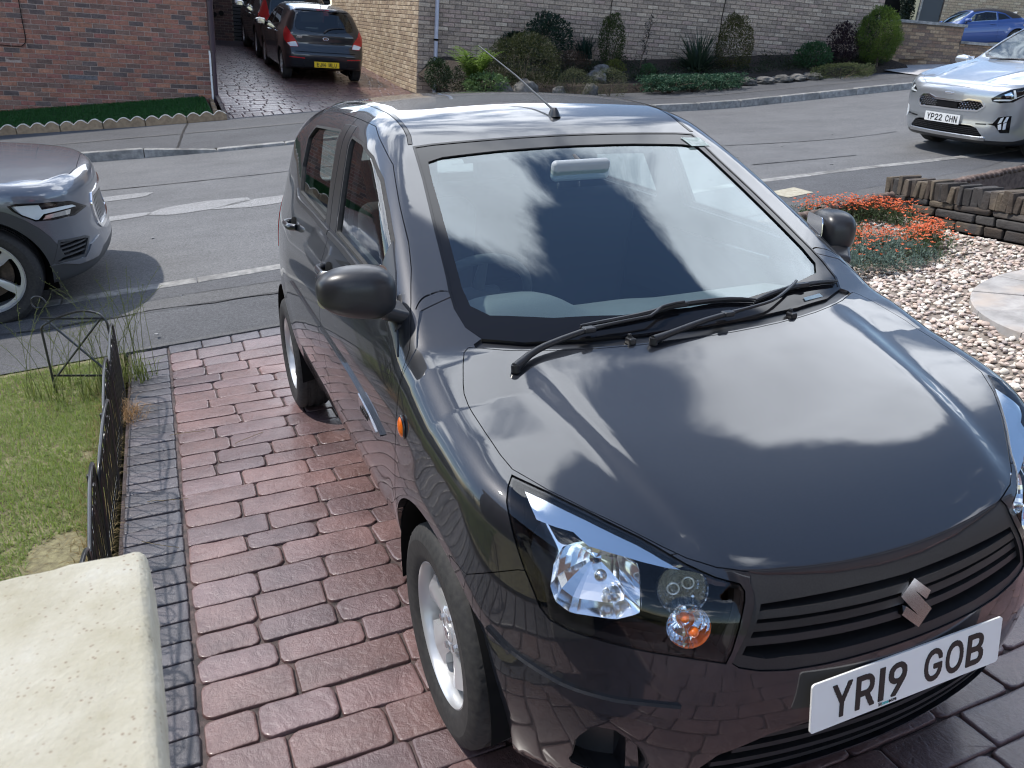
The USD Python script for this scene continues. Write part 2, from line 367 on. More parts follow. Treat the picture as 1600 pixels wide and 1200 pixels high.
def slab_poly(poly, zf, lift, th=.02, inset=.004, drop=.004, jit=.0, rng=RNG):
    """a flat piece over a ground function: outline (x,y) with eased edges"""
    p = np.asarray(poly, float)
    if Polygon(p).exterior.is_ccw is False: p = p[::-1]
    n = len(p); c = p.mean(0)
    q = c + (p - c) * (1 - inset / np.maximum(np.linalg.norm(p - c, axis=1), .02))[:, None]
    q2 = c + (p - c) * (1 - 3.2 * inset / np.maximum(np.linalg.norm(p - c, axis=1), .02))[:, None]
    def zz(a, l): return np.column_stack([a, zf(a[:, 0], a[:, 1]) + l])
    V = np.vstack([zz(p, lift - th), zz(p, lift - drop), zz(q, lift - drop * .3), zz(q2, lift + rng.normal(0, 1, n) * jit), zz(c[None], lift + jit)])
    F = []
    for k in range(3):
        for j in range(n):
            a, b = k * n + j, k * n + (j + 1) % n
            F += [[a, b, b + n], [a, b + n, a + n]]
    for j in range(n): F.append([3 * n + j, 3 * n + (j + 1) % n, 4 * n])
    return trimesh.Trimesh(V, F, process=False)

def asphalt(name, c1, c2, patch, scale=330, rough=.82, bump=.5):
    return M(name, {'tc': ('texture_coordinate', {}), 'n': ('noise_texture', {'scale': scale, 'detail': 2.}), 'r': ('rgb_ramp', {'ramp': [(.30, tuple(.45 * np.array(c1))), (.45, c1), (.62, c2), (.78, tuple(1.6 * np.array(c2)))]}),
        'w': ('noise_texture', {'scale': .9, 'detail': 6., 'roughness': .6}), 'wm': ('map_range', {'from_min': .42, 'from_max': .68, 'clamp': True, 'to_max': .75}), 'mx': ('mix_color', {'b': patch}),
        'sp': ('voronoi_texture', {'scale': 160.}), 'sm': ('map_range', {'from_min': .0, 'from_max': .14, 'to_min': .35, 'to_max': 0., 'clamp': True}), 'm2': ('mix_color', {'b': (.42, .42, .42)}),
        'st': ('mapping', {'scale': (1.3, .55, 1.)}), 'sn': ('noise_texture', {'scale': 1.6, 'detail': 8., 'roughness': .75}), 'sr': ('map_range', {'from_min': .35, 'from_max': .65, 'to_min': .84, 'to_max': 1.12, 'clamp': True}), 'gn': ('noise_texture', {'scale': 52., 'detail': 4., 'roughness': .8}), 'gr': ('map_range', {'from_min': .3, 'from_max': .7, 'to_min': .62, 'to_max': 1.38, 'clamp': True}), 'gv': ('hsv', {}), 'hv': ('hsv', {}),
        'nb': ('noise_texture', {'scale': scale * .8, 'detail': 3.}), 'b': ('bump', {'strength': bump, 'distance': .006}),
        'p': ('principled_bsdf', {'roughness': rough, 'specular_ior_level': .35})},
        [('tc.object', 'n.vector'), ('n.fac', 'r.fac'), ('tc.object', 'w.vector'), ('w.fac', 'wm.value'), ('wm.result', 'mx.fac'), ('r.color', 'mx.a'), ('tc.object', 'sp.vector'), ('sp.distance', 'sm.value'), ('sm.result', 'm2.fac'), ('mx.result', 'm2.a'),
         ('tc.object', 'st.vector'), ('st.vector', 'sn.vector'), ('sn.fac', 'sr.value'), ('sr.result', 'hv.value'), ('m2.result', 'hv.color'), ('tc.object', 'gn.vector'), ('gn.fac', 'gr.value'), ('gr.result', 'gv.value'), ('hv.color', 'gv.color'), ('gv.color', 'p.base_color'), ('tc.object', 'nb.vector'), ('nb.fac', 'b.height'), ('b.normal', 'p.normal')])
m_road = asphalt('road_asphalt', (.105, .106, .109), (.172, .173, .175), (.130, .131, .132))
m_pave = asphalt('pavement_asphalt', (.066, .067, .072), (.115, .117, .122), (.090, .092, .097), 380)
m_strip = asphalt('reinstated_asphalt', (.078, .078, .080), (.125, .124, .124), (.100, .10, .10), 300)
m_worn = asphalt('worn_road', (.20, .20, .20), (.33, .33, .325), (.25, .25, .25), 260)
m_tar = noisy('tar_joint', (.012, .012, .013), (.03, .03, .03), 40, .5)
m_kerb = noisy('kerb_concrete', (.16, .16, .155), (.30, .295, .28), 14, .85, .35, 120, c3=(.09, .088, .085), scale3=2.5, vary=.12)
m_soil = noisy('soil', (.020, .015, .012), (.06, .045, .034), 22, .95, .8, 60, bdist=.03)
m_joint = noisy('driveway_joint', (.022, .015, .014), (.095, .065, .060), 26, .6, .4, 200)
def stamped(name, c1, c2, wet, rough=.42):
    return M(name, {'tc': ('texture_coordinate', {}), 'n': ('noise_texture', {'scale': 5., 'detail': 8., 'roughness': .65}), 'r': ('rgb_ramp', {'ramp': [(.32, c1), (.66, c2)]}),
        'oi': ('object_info', {}), 'vr': ('map_range', {'to_min': .80, 'to_max': 1.22}), 'hv': ('hsv', {}),
        'n2': ('noise_texture', {'scale': 55., 'detail': 6., 'roughness': .7}), 'n3': ('noise_texture', {'scale': 14., 'detail': 4., 'distortion': 1.2}), 'ad': ('math', {'math_type': 'multiply_add', 'value2': 1.6}), 'b': ('bump', {'strength': .75, 'distance': .006}),
        'rr': ('map_range', {'from_min': .3, 'from_max': .7, 'to_min': rough - .13, 'to_max': rough + .16, 'clamp': True}),
        'p': ('principled_bsdf', {'specular_ior_level': .55, 'coat_weight': wet, 'coat_roughness': .22})},
        [('tc.object', 'n.vector'), ('n.fac', 'r.fac'), ('r.color', 'hv.color'), ('oi.random', 'vr.value'), ('vr.result', 'hv.value'), ('hv.color', 'p.base_color'),
         ('tc.object', 'n2.vector'), ('tc.object', 'n3.vector'), ('n3.fac', 'ad.value1'), ('n2.fac', 'ad.value3'), ('ad.value', 'b.height'), ('b.normal', 'p.normal'), ('n2.fac', 'rr.value'), ('rr.result', 'p.roughness')])
m_stone = [stamped('paving_stone_%d' % k , a, b, .45, .36) for k, (a, b) in enumerate([((.090, .052, .050), (.165, .098, .092)), ((.100, .055, .050), (.178, .103, .094)), ((.084, .052, .052), (.150, .095, .095))])]
m_edge = [stamped('edging_brick_%d' % k, a, b, .2) for k, (a, b) in enumerate([((.040, .038, .045), (.080, .075, .085)), ((.048, .043, .050), (.092, .082, .090))])]

# the wide ground below everything, following the hill
def hill(x, y): return plane_z(np.clip(x, -60, 5), y) - .35 - .03 * np.maximum(x, 0)
single('ground', sheet(-160, 90, -150, 170, hill, 40, 40), noisy('rough_ground', (.05, .06, .025), (.11, .10, .06), 3, .95), 'grassy hillside ground below the street', 'ground', kind='structure', smooth=True)

road = thing('road', 'grey worn asphalt road climbing to the right', 'road', kind='structure')
part(road, 'carriageway', strip_sheet(lambda y: x_far(y) - .03, lambda y: x_near(y) + .01, -40, 60, plane_z, 8, 120), m_road, True)
rngp = np.random.default_rng(3)
def blob(cx, cy, rx, ry, rough=.25, n=36, ang=0.):
    a = np.linspace(0, 2 * np.pi, n, endpoint=False)
    r = 1 + rough * sum(rngp.normal() / (k + 1) * np.cos(k * a + rngp.uniform(0, 6.3)) for k in range(1, 8)) / 1.6
    x, y = rx * r * np.cos(a), ry * r * np.sin(a)
    return np.stack([cx + x * math.cos(ang) - y * math.sin(ang), cy + x * math.sin(ang) + y * math.cos(ang)], 1)
def decal(poly, zf, lift):
    p = np.asarray(poly); t = trimesh.creation.triangulate_polygon(Polygon(p).buffer(0) if Polygon(p).is_valid else Polygon(p).buffer(0), engine='earcut')
    v = np.column_stack([t[0], zf(t[0][:, 0], t[0][:, 1]) + lift]); return trimesh.Trimesh(v, t[1], process=False)
for cx, cy, rx, ry, ag in ((-8.2, -1.65, .13, .33, .1), (-7.3, -.92, .20, .50, .15), (-7.2, -.18, .16, .62, .1), (-7.25, -1.8, .10, .42, .05), (-7.9, .5, .12, .5, 0)):
    part(road, 'worn_patch', decal(blob(cx, cy, rx, ry, .22, ang=ag), plane_z, .004), m_worn, False)
def ribbon(pts, w, zf, lift):
    p = smooth_line(pts, max(12, int(len(pts) * 14)))
    t = np.gradient(p, axis=0); t /= np.linalg.norm(t, axis=1)[:, None]; nn = np.stack([-t[:, 1], t[:, 0]], 1)
    w = w * (1 + .35 * np.sin(np.arange(len(p)) * 1.9) * np.sin(np.arange(len(p)) * .7))
    a, b = p + nn * w[:, None] / 2, p - nn * w[:, None] / 2
    V = np.vstack([np.column_stack([q, zf(q[:, 0], q[:, 1]) + lift]) for q in (a, b)]); n = len(p); F = []
    for i in range(n - 1): F += [[i, i + n, i + n + 1], [i, i + n + 1, i + 1]]
    m = trimesh.Trimesh(V, F, process=False)
    if m.face_normals[:, 2].mean() < 0: m.invert()
    return m
for pts in ([(-7.9, 2.0), (-7.6, 5.0), (-7.75, 9.0)], [(-8.8, -3), (-8.6, 0), (-8.75, 2.5)], [(-6.3, 5.2), (-6.5, 7.0)]):
    part(road, 'crack', ribbon(pts, .022, plane_z, .005), m_tar, False)
for k in range(26):
    x, y = rngp.uniform(-9.6, -5.4), rngp.uniform(-2, 9)
    if k > 12: x, y = rngp.uniform(-4.7, -3.7), rngp.uniform(-2.5, 6)
    s = rngp.uniform(.012, .03)
    part(road, 'grit', placed(box(s, s * 1.4, .004), (x, y, plane_z(x, y) + .006 + (.03 if x > -4.8 else 0)), rotz(rngp.uniform(0, 3))), m_worn, False)

# pavement on the near side: flush kerb, a reinstated strip, dark asphalt
def pav_z(x, y): return plane_z(x, y) + .004 + .026 * np.clip((-3.66 - x) / .5, 0, 1)
pav = thing('pavement', 'dark asphalt pavement with a lighter reinstated strip in front of the driveway', 'pavement', kind='structure')
part(pav, 'surface', strip_sheet(lambda y: x_near(y) + .11, lambda y: -3.62 - .24 * np.maximum(y - 3.2, 0), -14, 30, pav_z, 6, 120), m_pave, True)
st = [(-4.36, -14), (-4.34, -1.5), (-4.317, -.59), (-4.25, 2.0), (-4.436, 4.59), (-4.66, 5.73), (-5.12, 7.83), (-5.35, 8.57), (-5.6, 12)]
part(pav, 'reinstated_strip', ribbon(st, .24, pav_z, .004), m_strip, False)
part(pav, 'tar_joint', ribbon([(a + .125, b) for a, b in st], .006, pav_z, .008), m_tar, False)
part(pav, 'tar_joint', ribbon([(a - .125, b) for a, b in st], .006, pav_z, .008), m_tar, False)
part(pav, 'pale_patch', decal([(-4.88, 4.25), (-4.98, 4.68), (-4.72, 4.70), (-4.62, 4.30)], pav_z, .005), noisy('pale_screed', (.30, .27, .20), (.44, .41, .33), 30, .9, .3), False)
for k in range(34):
    y0 = -14 + k * .92
    xa, xb = float(x_near(y0)), float(x_near(y0 + .92))
    part(pav, 'kerbstone', slab_poly([(xa - .01, y0 + .004), (xa + .115, y0 + .004), (xb + .115, y0 + .916), (xb - .01, y0 + .916)], pav_z, .004, .08, .006, .006), m_kerb, 30)

# pavement across the road with its kerbstones; dropped at the driveway
def kerb_h(y): return .032 + .085 * (1 - sstep((y + 1.6) / 1.0) * sstep((4.6 - y) / 1.0))
def fpav_z(x, y): return plane_z(x, y) + kerb_h(y) + (.118 - kerb_h(y)) * sstep((x_far(y) - .1 - x) / 1.2)
fp = thing('far_pavement', 'asphalt pavement with raised concrete kerb across the road', 'pavement', kind='structure')
part(fp, 'surface', strip_sheet(lambda y: x_back(y) - .12, lambda y: x_far(y) - .10, -30, 50, fpav_z, 10, 160), m_pave, True)
part(fp, 'reinstated_strip', ribbon([(-11.9, -12), (-11.65, -2), (-11.6, 2), (-11.95, 7), (-11.9, 14), (-11.9, 20)], .10, fpav_z, .004), m_strip, False)
for yy in (-1.0, 3.2): part(fp, 'tar_joint', ribbon([(x_far(yy) - .12, yy), (-12.6, yy + .25)], .03, fpav_z, .004), m_tar, False)
for k in range(46):
    y0 = -14.3 + k * .92
    hh = float(kerb_h(y0 + .46))
    xa, xb = float(x_far(y0)), float(x_far(y0 + .92))
    part(fp, 'kerbstone', slab_poly([(xa - .11, y0 + .005), (xa + .02, y0 + .005), (xb + .02, y0 + .915), (xb - .11, y0 + .915)], lambda x, y: plane_z(x, y) + kerb_h(y), .003 + RNG.normal() * .002, .20, .012, .012), m_kerb, 30)

# far driveway of small stamped stones
fd = thing('far_driveway', 'reddish stamped-stone driveway beside the red brick house across the road', 'driveway', kind='structure')
part(fd, 'base', sheet(-27, -12.74, -.15, 5.3, far_drive_z, 30, 14, -.012), m_joint, True)
m_far = [stamped('far_stone_%d' % k, a, b, .5, .30) for k, (a, b) in enumerate([((.085, .048, .045), (.15, .085, .08)), ((.10, .05, .045), (.165, .09, .08))])]
rest_ = []; nfd = 0
rngf = np.random.default_rng(11)
x = -12.75
row = 0
while x > -24:
    h = rngf.uniform(.15, .19); y = -.10 - rngf.uniform(0, .2)
    while y < 4.7:
        w = rngf.uniform(.18, .34)
        if row == 0: w, h = .16, .30
        y1, y0 = min(y + w, 4.9), max(y, -.10)
        if y1 - y0 > .05:
            g = .006
            poly = [(x - g, y0 + g), (x - g, y1 - g), (x - h + g, y1 - g), (x - h + g, y0 + g)]
            m = slab_poly(poly, far_drive_z, rngf.normal() * .002, .015, .01, .006)
            if nfd < 300 and -.2 < y < 3.6: part(fd, 'paving_stone', m, m_far[rngf.integers(2)], False); nfd += 1
            else: rest_.append(m)
        y += w
    x -= h; row += 1
part(fd, 'paving_stones_beyond', cat_(rest_), m_far[0], False, kind='stuff')

# the driveway the hatchback stands on
dv = thing('driveway', 'red-brown stamped-stone driveway with dark edging bricks, damp along the car', 'driveway', kind='structure')
part(dv, 'base', sheet(-3.62, 2.6, -1.60, 2.24, near_z, 40, 16, -.011), m_joint, True)
rngd = np.random.default_rng(5)
def wob(poly, amp, r=.02, q=2):
    P = Polygon(poly).buffer(-r, quad_segs=q).buffer(r, quad_segs=q)
    c = np.array(P.exterior.segmentize(.13).coords)[:-1]
    return c + rngd.normal(0, amp, c.shape)
rest_ = []; nst = 0
x = -3.50
part_rows = []
while x < 2.5:
    h = rngd.uniform(.118, .150); y = -1.370 - rngd.uniform(0, .10)
    sk = rngd.normal() * .004
    while y < 2.2:
        w = rngd.uniform(.20, .34); y0, y1 = max(y, -1.368), min(y + w, 2.22)
        if y1 - y0 > .06:
            g = .0030
            poly = [(x + g + rngd.normal() * .002, y0 + g), (x + h - g, y0 + g), (x + h - g + rngd.normal() * .003, y1 - g), (x + g, y1 - g)]
            m = slab_poly(wob(poly, .0018, rngd.uniform(.008, .030)), near_z, rngd.normal() * .0010, .016, .0032, .0040, .0006, rngd)
            seen = (y0 < -.45 and x < .95) or (x > .45 and y1 > .1)
            if seen and nst < 300: part(dv, 'paving_stone', m, m_stone[rngd.integers(3)], 50); nst += 1
            else: rest_.append(m)
        y += w
    x += h
part(dv, 'paving_stones_beyond', cat_(rest_), m_stone[0], 50, kind='stuff')
x = -3.60
while x < 2.3:
    h = rngd.uniform(.098, .112); g = .003
    part(dv, 'edging_brick', slab_poly(wob([(x + g, -1.585), (x + h - g, -1.585), (x + h - g, -1.378), (x + g, -1.378)], .0014, .008), near_z, rngd.normal() * .001, .016, .004, .005, .0005, rngd), m_edge[rngd.integers(2)], 50)
    x += h
y = -1.37
while y < 2.2:
    w = rngd.uniform(.17, .20); g = .003
    part(dv, 'edging_brick', slab_poly(wob([(-3.61, y + g), (-3.505, y + g), (-3.505, y + w - g), (-3.61, y + w - g)], .0014, .008), near_z, .001, .016, .004, .005, .0005, rngd), m_edge[rngd.integers(2)], 50)
    y += w
part(dv, 'threshold_strip', slab_poly([(-3.66, -1.62), (-3.615, -1.62), (-3.615, 2.24), (-3.66, 2.24)], near_z, .006, .03, .004, .004), m_strip, 30)
# long split logs of concrete hold the gravel along the right-hand side
lg = thing('log_edging', 'brown round-topped edging along the gravel beside the hatchback', 'edging')
m_log = noisy('log_concrete', (.10, .065, .05), (.22, .15, .12), 18, .85, .3, 90)
for k in range(5):
    x0 = -3.5 + k * 1.0
    part(lg, 'edging_piece', tube([(x0 + .01, 2.265, near_z(x0, 2.3) - .01), (x0 + .03, 2.265, near_z(x0, 2.3) + .012), (x0 + .5, 2.265, near_z(x0 + .5, 2.3) + .014), (x0 + .97, 2.265, near_z(x0 + 1, 2.3) + .012), (x0 + .99, 2.265, near_z(x0 + 1, 2.3) - .01)], [.03, .055, .056, .055, .03], 12), m_log, 50)

# gravel garden
gb = single('gravel_bed', sheet(-3.86, 3., 2.29, 4.9, near_z, 30, 20, -.012), noisy('gravel_dust', (.16, .13, .11), (.30, .26, .22), 60, .95, .7, 120), 'sandy bed below the pebbles', 'bed', kind='structure', smooth=True)
def pebble(seed):
    s = trimesh.creation.icosphere(1, 1.); r = np.random.default_rng(seed)
    s.vertices *= r.uniform(.82, 1.12, (len(s.vertices), 1)); s.vertices *= [1, r.uniform(.62, .85), r.uniform(.38, .6)]; return s
def scatter(name, protos, pts, rots, scales, idx, label, cat, kind='stuff'):
    p = path_for('/World', name)
    pi = UsdGeom.PointInstancer.Define(stage, p); pi.AddTransformOp().Set(gf(xf()))
    paths = []
    for k, (m, mt) in enumerate(protos):
        q = part(p, 'piece', m, mt, True); paths.append(q)
    pi.CreatePrototypesRel().SetTargets(paths)
    pi.CreateProtoIndicesAttr(Vt.IntArray.FromNumpy(np.asarray(idx, np.int32)))
    pi.CreatePositionsAttr(Vt.Vec3fArray.FromNumpy(np.asarray(pts, np.float32)))
    pi.CreateScalesAttr(Vt.Vec3fArray.FromNumpy(np.asarray(scales, np.float32)))
    q = np.asarray(rots)                                    # (w,x,y,z)
    pi.CreateOrientationsAttr(Vt.QuathArray([Gf.Quath(float(a), float(b), float(c), float(d)) for a, b, c, d in q]))
    tags(pi.GetPrim(), label, cat, None, kind)
def rand_quats(n, rng, tilt=.5):
    yaw = rng.uniform(0, 2 * np.pi, n); a = rng.normal(0, tilt, n); ax = rng.uniform(0, 2 * np.pi, n)
    qy = np.stack([np.cos(yaw / 2), 0 * yaw, 0 * yaw, np.sin(yaw / 2)], 1); qt = np.stack([np.cos(a / 2), np.sin(a / 2) * np.cos(ax), np.sin(a / 2) * np.sin(ax), 0 * a], 1)
    w1, x1, y1, z1 = qt.T; w2, x2, y2, z2 = qy.T
    return np.stack([w1 * w2 - x1 * x2 - y1 * y2 - z1 * z2, w1 * x2 + x1 * w2 + y1 * z2 - z1 * y2, w1 * y2 - x1 * z2 + y1 * w2 + z1 * x2, w1 * z2 + x1 * y2 - y1 * x2 + z1 * w2], 1)
peb_cols = [(.62, .55, .47), (.53, .44, .37), (.70, .65, .59), (.44, .35, .30), (.58, .47, .41), (.36, .31, .29), (.74, .69, .59), (.55, .43, .35)]
protos = [(pebble(k), noisy('pebble_%d' % k, tuple(.8 * np.array(c)), c, 3., .7)) for k, c in enumerate(peb_cols)]
rg = np.random.default_rng(21)
NP = 11500
px_, py_ = rg.uniform(-3.84, 1.6, NP), rg.uniform(2.32, 4.86, NP)
near_ = rg.uniform(0, 1, NP) < 1
sc = rg.uniform(.012, .0225, NP) * np.where(rg.uniform(0, 1, NP) < .06, 1.5, 1)
keep = ((px_ + 1.15) ** 2 + (py_ - 4.02) ** 2 > .925 ** 2) & (((px_ + 3.2) / .62) ** 2 + ((py_ - 3.95) / .55) ** 2 > .8)
px_, py_, sc = px_[keep], py_[keep], sc[keep]
scatter('gravel', protos, np.column_stack([px_, py_, near_z(px_, py_) + rg.uniform(-.006, .006, len(px_))]), rand_quats(len(px_), rg, .45), np.repeat(sc[:, None], 3, 1), rg.integers(0, 8, len(px_)), 'pale mixed gravel covering the front garden beside the hatchback', 'gravel')

# round patio of wedge slabs
pt = thing('round_patio', 'round grey stone patio of wedge-shaped slabs in the gravel', 'patio')
m_slab = [noisy('patio_slab_%d' % k, a, b, 9, .8, .35, 50, c3=(.40, .34, .29), scale3=3., bdist=.006) for k, (a, b) in enumerate([((.27, .255, .24), (.40, .38, .36)), ((.24, .23, .22), (.36, .345, .33))])]
pc = np.array([-1.15, 4.02])
def pz(x, y): return -.088 + .08 * y + 0 * x
for r0, r1, n, off in ((.53, .93, 14, .1), (.20, .52, 9, .3)):
    for k in range(n):
        a0, a1 = off + 2 * np.pi * k / n, off + 2 * np.pi * (k + 1) / n; e = .004
        aa = np.linspace(a0 + e / r1, a1 - e / r1, 6); bb = np.linspace(a1 - e / r0, a0 + e / r0, 4)
        poly = np.vstack([pc + r1 * np.stack([np.cos(aa), np.sin(aa)], 1), pc + r0 * np.stack([np.cos(bb), np.sin(bb)], 1)])
        part(pt, 'wedge_slab', slab_poly(poly, pz, .045 + RNG.normal() * .0015, .07, .005, .005, .0005), m_slab[k % 2], 40)
part(pt, 'centre_slab', slab_poly(pc + .192 * np.stack([np.cos(np.linspace(0, 6.28, 20)[:-1]), np.sin(np.linspace(0, 6.28, 20)[:-1])], 1), pz, .045, .07, .005, .005), m_slab[0], 40)
part(pt, 'mortar_bed', slab_poly(pc + .925 * np.stack([np.cos(np.linspace(0, 6.28, 50)[:-1]), np.sin(np.linspace(0, 6.28, 50)[:-1])], 1), pz, .036, .07, .005, .005), m_kerb, 40)

# lawn
lawn_z = lambda x, y: near_z(x, y) + .012 + .02 * np.sin(x * 3.1 + y) * np.sin(y * 2.3)
single('lawn_ground', sheet(-3.6, 3.0, -8, -1.62, lambda x, y: near_z(x, y) + .004, 20, 20), noisy('lawn_thatch', (.12, .105, .06), (.24, .22, .12), 30, .95, .6, 80, c3=(.10, .075, .05), scale3=3.), 'thatch and bare soil below the front lawn', 'ground', kind='structure', smooth=True)
def blades(pts, L, w, lean, rng, droop=.5):
    """curved blades of two segments each"""
    n = len(pts); a = rng.uniform(0, 2 * np.pi, n); d = np.stack([np.cos(a), np.sin(a), 0 * a], 1); s = np.stack([-np.sin(a), np.cos(a), 0 * a], 1)
    L = np.asarray(L)[:, None]; lean = np.asarray(lean)[:, None]
    mid = pts + L * .55 * (np.cos(lean) * [0, 0, 1] + np.sin(lean) * d)
    tip = mid + L * .45 * (np.cos(lean + droop) * [0, 0, 1] + np.sin(lean + droop) * d)
    w = np.asarray(w)[:, None]
    V = np.stack([pts - s * w, pts + s * w, mid + s * w * .75, mid - s * w * .75, tip], 1).reshape(-1, 3)
    b = np.arange(n)[:, None] * 5
    F = np.vstack([b + [0, 1, 2], b + [0, 2, 3], b + [3, 2, 4]])
    return trimesh.Trimesh(V, F, process=False)
def leafy(name, ramp, trans=.35, rough=.55, spec=.35):
    """leaf colours spread from leaf to leaf, with light passing through"""
    return M(name, {'g': ('geometry', {}), 'r': ('rgb_ramp', {'ramp': ramp}), 'p': ('principled_bsdf', {'roughness': rough, 'specular_ior_level': spec}), 't': ('translucent_bsdf', {}), 'm': ('mix_closure', {'fac': trans}), 'h': ('hsv', {'saturation': 1.1, 'value': 1.15})},
             [('g.random_per_island', 'r.fac'), ('r.color', 'p.base_color'), ('r.color', 'h.color'), ('h.color', 't.color'), ('p.BSDF', 'm.closure1'), ('t.BSDF', 'm.closure2')], surface='m.closure')
rl = np.random.default_rng(31)
n = 76000
x, y = rl.uniform(-3.55, -.2, n), -1.66 - rl.uniform(0, 1, n) ** 1.25 * 1.75
bare = meshkit.fbm(np.stack([x * 3.2, y * 3.2, 0 * x], 1), 3, 4) + .34 * np.exp(-((y + 1.75) / .16) ** 2)
ok = bare < .92
x, y = x[ok], y[ok]
tall = meshkit.noise(np.stack([x * 2.6, y * 2.6, 0 * x + 3], 1), 9)
m_grass = leafy('grass_blades', [(0, (.20, .26, .075)), (.35, (.29, .345, .10)), (.62, (.38, .40, .15)), (.80, (.48, .45, .23)), (1, (.58, .53, .36))], .5)
single('lawn', blades(np.column_stack([x, y, near_z(x, y) + .004]), rl.uniform(.018, .042, len(x)) * (.75 + .7 * tall), rl.uniform(.0010, .0021, len(x)), rl.uniform(.15, 1.15, len(x)), rl), m_grass, 'patchy green and straw-coloured front lawn behind the low fence', 'lawn', kind='stuff', smooth=True)
n = 2600
x, y = rl.uniform(-3.4, -.9, n), -1.63 - np.abs(rl.normal(0, .05, n))
m_straw = leafy('dry_grass', [(0, (.20, .15, .06)), (.5, (.36, .28, .14)), (.8, (.24, .15, .07)), (1, (.13, .15, .04))], .25)
single('dry_grass', blades(np.column_stack([x, y, near_z(x, y)]), rl.uniform(.04, .12, n), rl.uniform(.0009, .0016, n), rl.uniform(.3, 1.3, n), rl, .8), m_straw, 'dry straw and dead grass along the foot of the low fence', 'grass', kind='stuff', smooth=True)
single('clippings', blades(np.column_stack([x, y, near_z(x, y) + .003]) + np.column_stack([rl.normal(0, .5, n), -np.abs(rl.normal(0, .45, n)), 0 * x]), rl.uniform(.02, .06, n), rl.uniform(.0008, .0016, n), rl.uniform(1.2, 1.6, n), rl, .1), m_straw, 'straw-coloured cuttings lying on the lawn', 'cuttings', kind='stuff', smooth=True)
def quick_manifold(v, n, f):
    return Manifold(MMesh(np.ascontiguousarray(np.hstack([v, n]), np.float32), np.ascontiguousarray(f, np.uint32)))
def prism(poly, w, a, b, u=None, grow=0.):
    """prism over a polygon. w: 'x','y','z' for polygons in (y,z), (x,z), (x,y); or an axis with 3D points given as the polygon. a..b: extent along w."""
    if isinstance(w, str):
        axes = {'x': ((0, 1, 0), (0, 0, 1), (1, 0, 0)), 'y': ((0, 0, 1), (1, 0, 0), (0, 1, 0)), 'z': ((1, 0, 0), (0, 1, 0), (0, 0, 1))}[w]
        poly = np.asarray(poly, float)
        if w == 'y': poly = poly[:, ::-1]
        U, V, Wd = map(np.array, axes)
    else:
        Wd = np.asarray(w, float); Wd = Wd / np.linalg.norm(Wd); fr = frame(Wd, (0, 0, 1.) if abs(Wd[2]) < .9 else (1, 0, 0)); U, V = fr[:, 0], fr[:, 1]
        P = np.asarray(poly, float); poly = np.stack([P @ U, P @ V], 1)
    pg = Polygon(poly)
    if not pg.is_valid: pg = pg.buffer(0)
    if grow: pg = pg.buffer(grow, quad_segs=3)
    polys = getattr(pg, 'geoms', [pg]); cs = []
    for g in polys:
        g = g.simplify(.0004)
        for ring in [g.exterior] + list(g.interiors): cs.append(np.array(ring.coords)[:-1])
    out = None
    ext = [np.array(g.simplify(.0004).exterior.coords)[:-1] for g in polys]
    m = Manifold.extrude(CrossSection([c if Polygon(c).exterior.is_ccw else c[::-1] for c in ext]), b - a)
    for g in polys:
        for hole in g.interiors:
            c = np.array(hole.coords)[:-1]; c = c if Polygon(c).exterior.is_ccw else c[::-1]
            m = m - Manifold.extrude(CrossSection([c]), b - a + 2).translate((0, 0, -1))
    T = np.column_stack([U, V, Wd, Wd * a]).astype(float)
    return m.transform(T)
def panel(mf, flip_check=True):
    """(vertices, normals, faces) of a cut body piece: the body's exact normals where they were kept, flat ones on the cuts"""
    me = mf.to_mesh(); vp = me.vert_properties; f = me.tri_verts.astype(int)
    v = vp[:, :3].astype(float)
    n = vp[:, 3:6].astype(float) if vp.shape[1] >= 6 else np.zeros_like(v)
    fn = np.cross(v[f[:, 1]] - v[f[:, 0]], v[f[:, 2]] - v[f[:, 0]]); L = np.linalg.norm(fn, axis=1)
    keep = L > 1e-12; f, fn = f[keep], fn[keep] / L[keep][:, None]
    cn = n[f]                                         # (F,3,3)
    ln = np.linalg.norm(cn, axis=2)
    good = (ln > .5).all(1)
    cn = cn / np.maximum(ln, 1e-9)[..., None]
    d = (cn * fn[:, None]).sum(2)
    fl = good & (d.mean(1) < 0); cn[fl] *= -1
    d = (cn * fn[:, None]).sum(2)
    cn = np.where((good[:, None] & (d > .2))[..., None], cn, fn[:, None])
    V = v[f].reshape(-1, 3); N = cn.reshape(-1, 3)
    return V, N, np.arange(len(V)).reshape(-1, 3)
def mirror_y(pts):
    p = np.array(pts, float); p[:, 1] *= -1; return p
class Slab:
    """what lies between two offsets of a body's skin; ^ cuts it with a prism"""
    def __init__(s, level, a, b): s.level, s.a, s.b = level, a, b
    def __xor__(s, P):
        L = Skin.LEVELS; i, j = np.abs(L - s.a).argmin(), np.abs(L - s.b).argmin()
        return (s.level(L[i]) ^ P) - s.level(L[max(j, i + 1)])
class Skin:
    def __init__(s, B, lo, hi, h, inner=.034, hi_h=None):
        s.B = B; s.v, s.n, s.f = B.mesh(lo, hi, h); s.cache = {}
        vi, ni, fi = B.mesh(lo, hi, h * 1.6, -inner); s.cavity = quick_manifold(vi, ni, fi)
    LEVELS = np.array([-.0125, -.009, -.006, -.003, -.001, 0, .001, .0035, .006, .009, .012, .02, .03, .05, .065, .075])
    def level(s, d):
        d = float(s.LEVELS[np.abs(s.LEVELS - d).argmin()])
        if d not in s.cache: s.cache[d] = quick_manifold(s.v - s.n * d, s.n, s.f)
        return s.cache[d]
    def slab(s, a, b): return Slab(s.level, a, b)
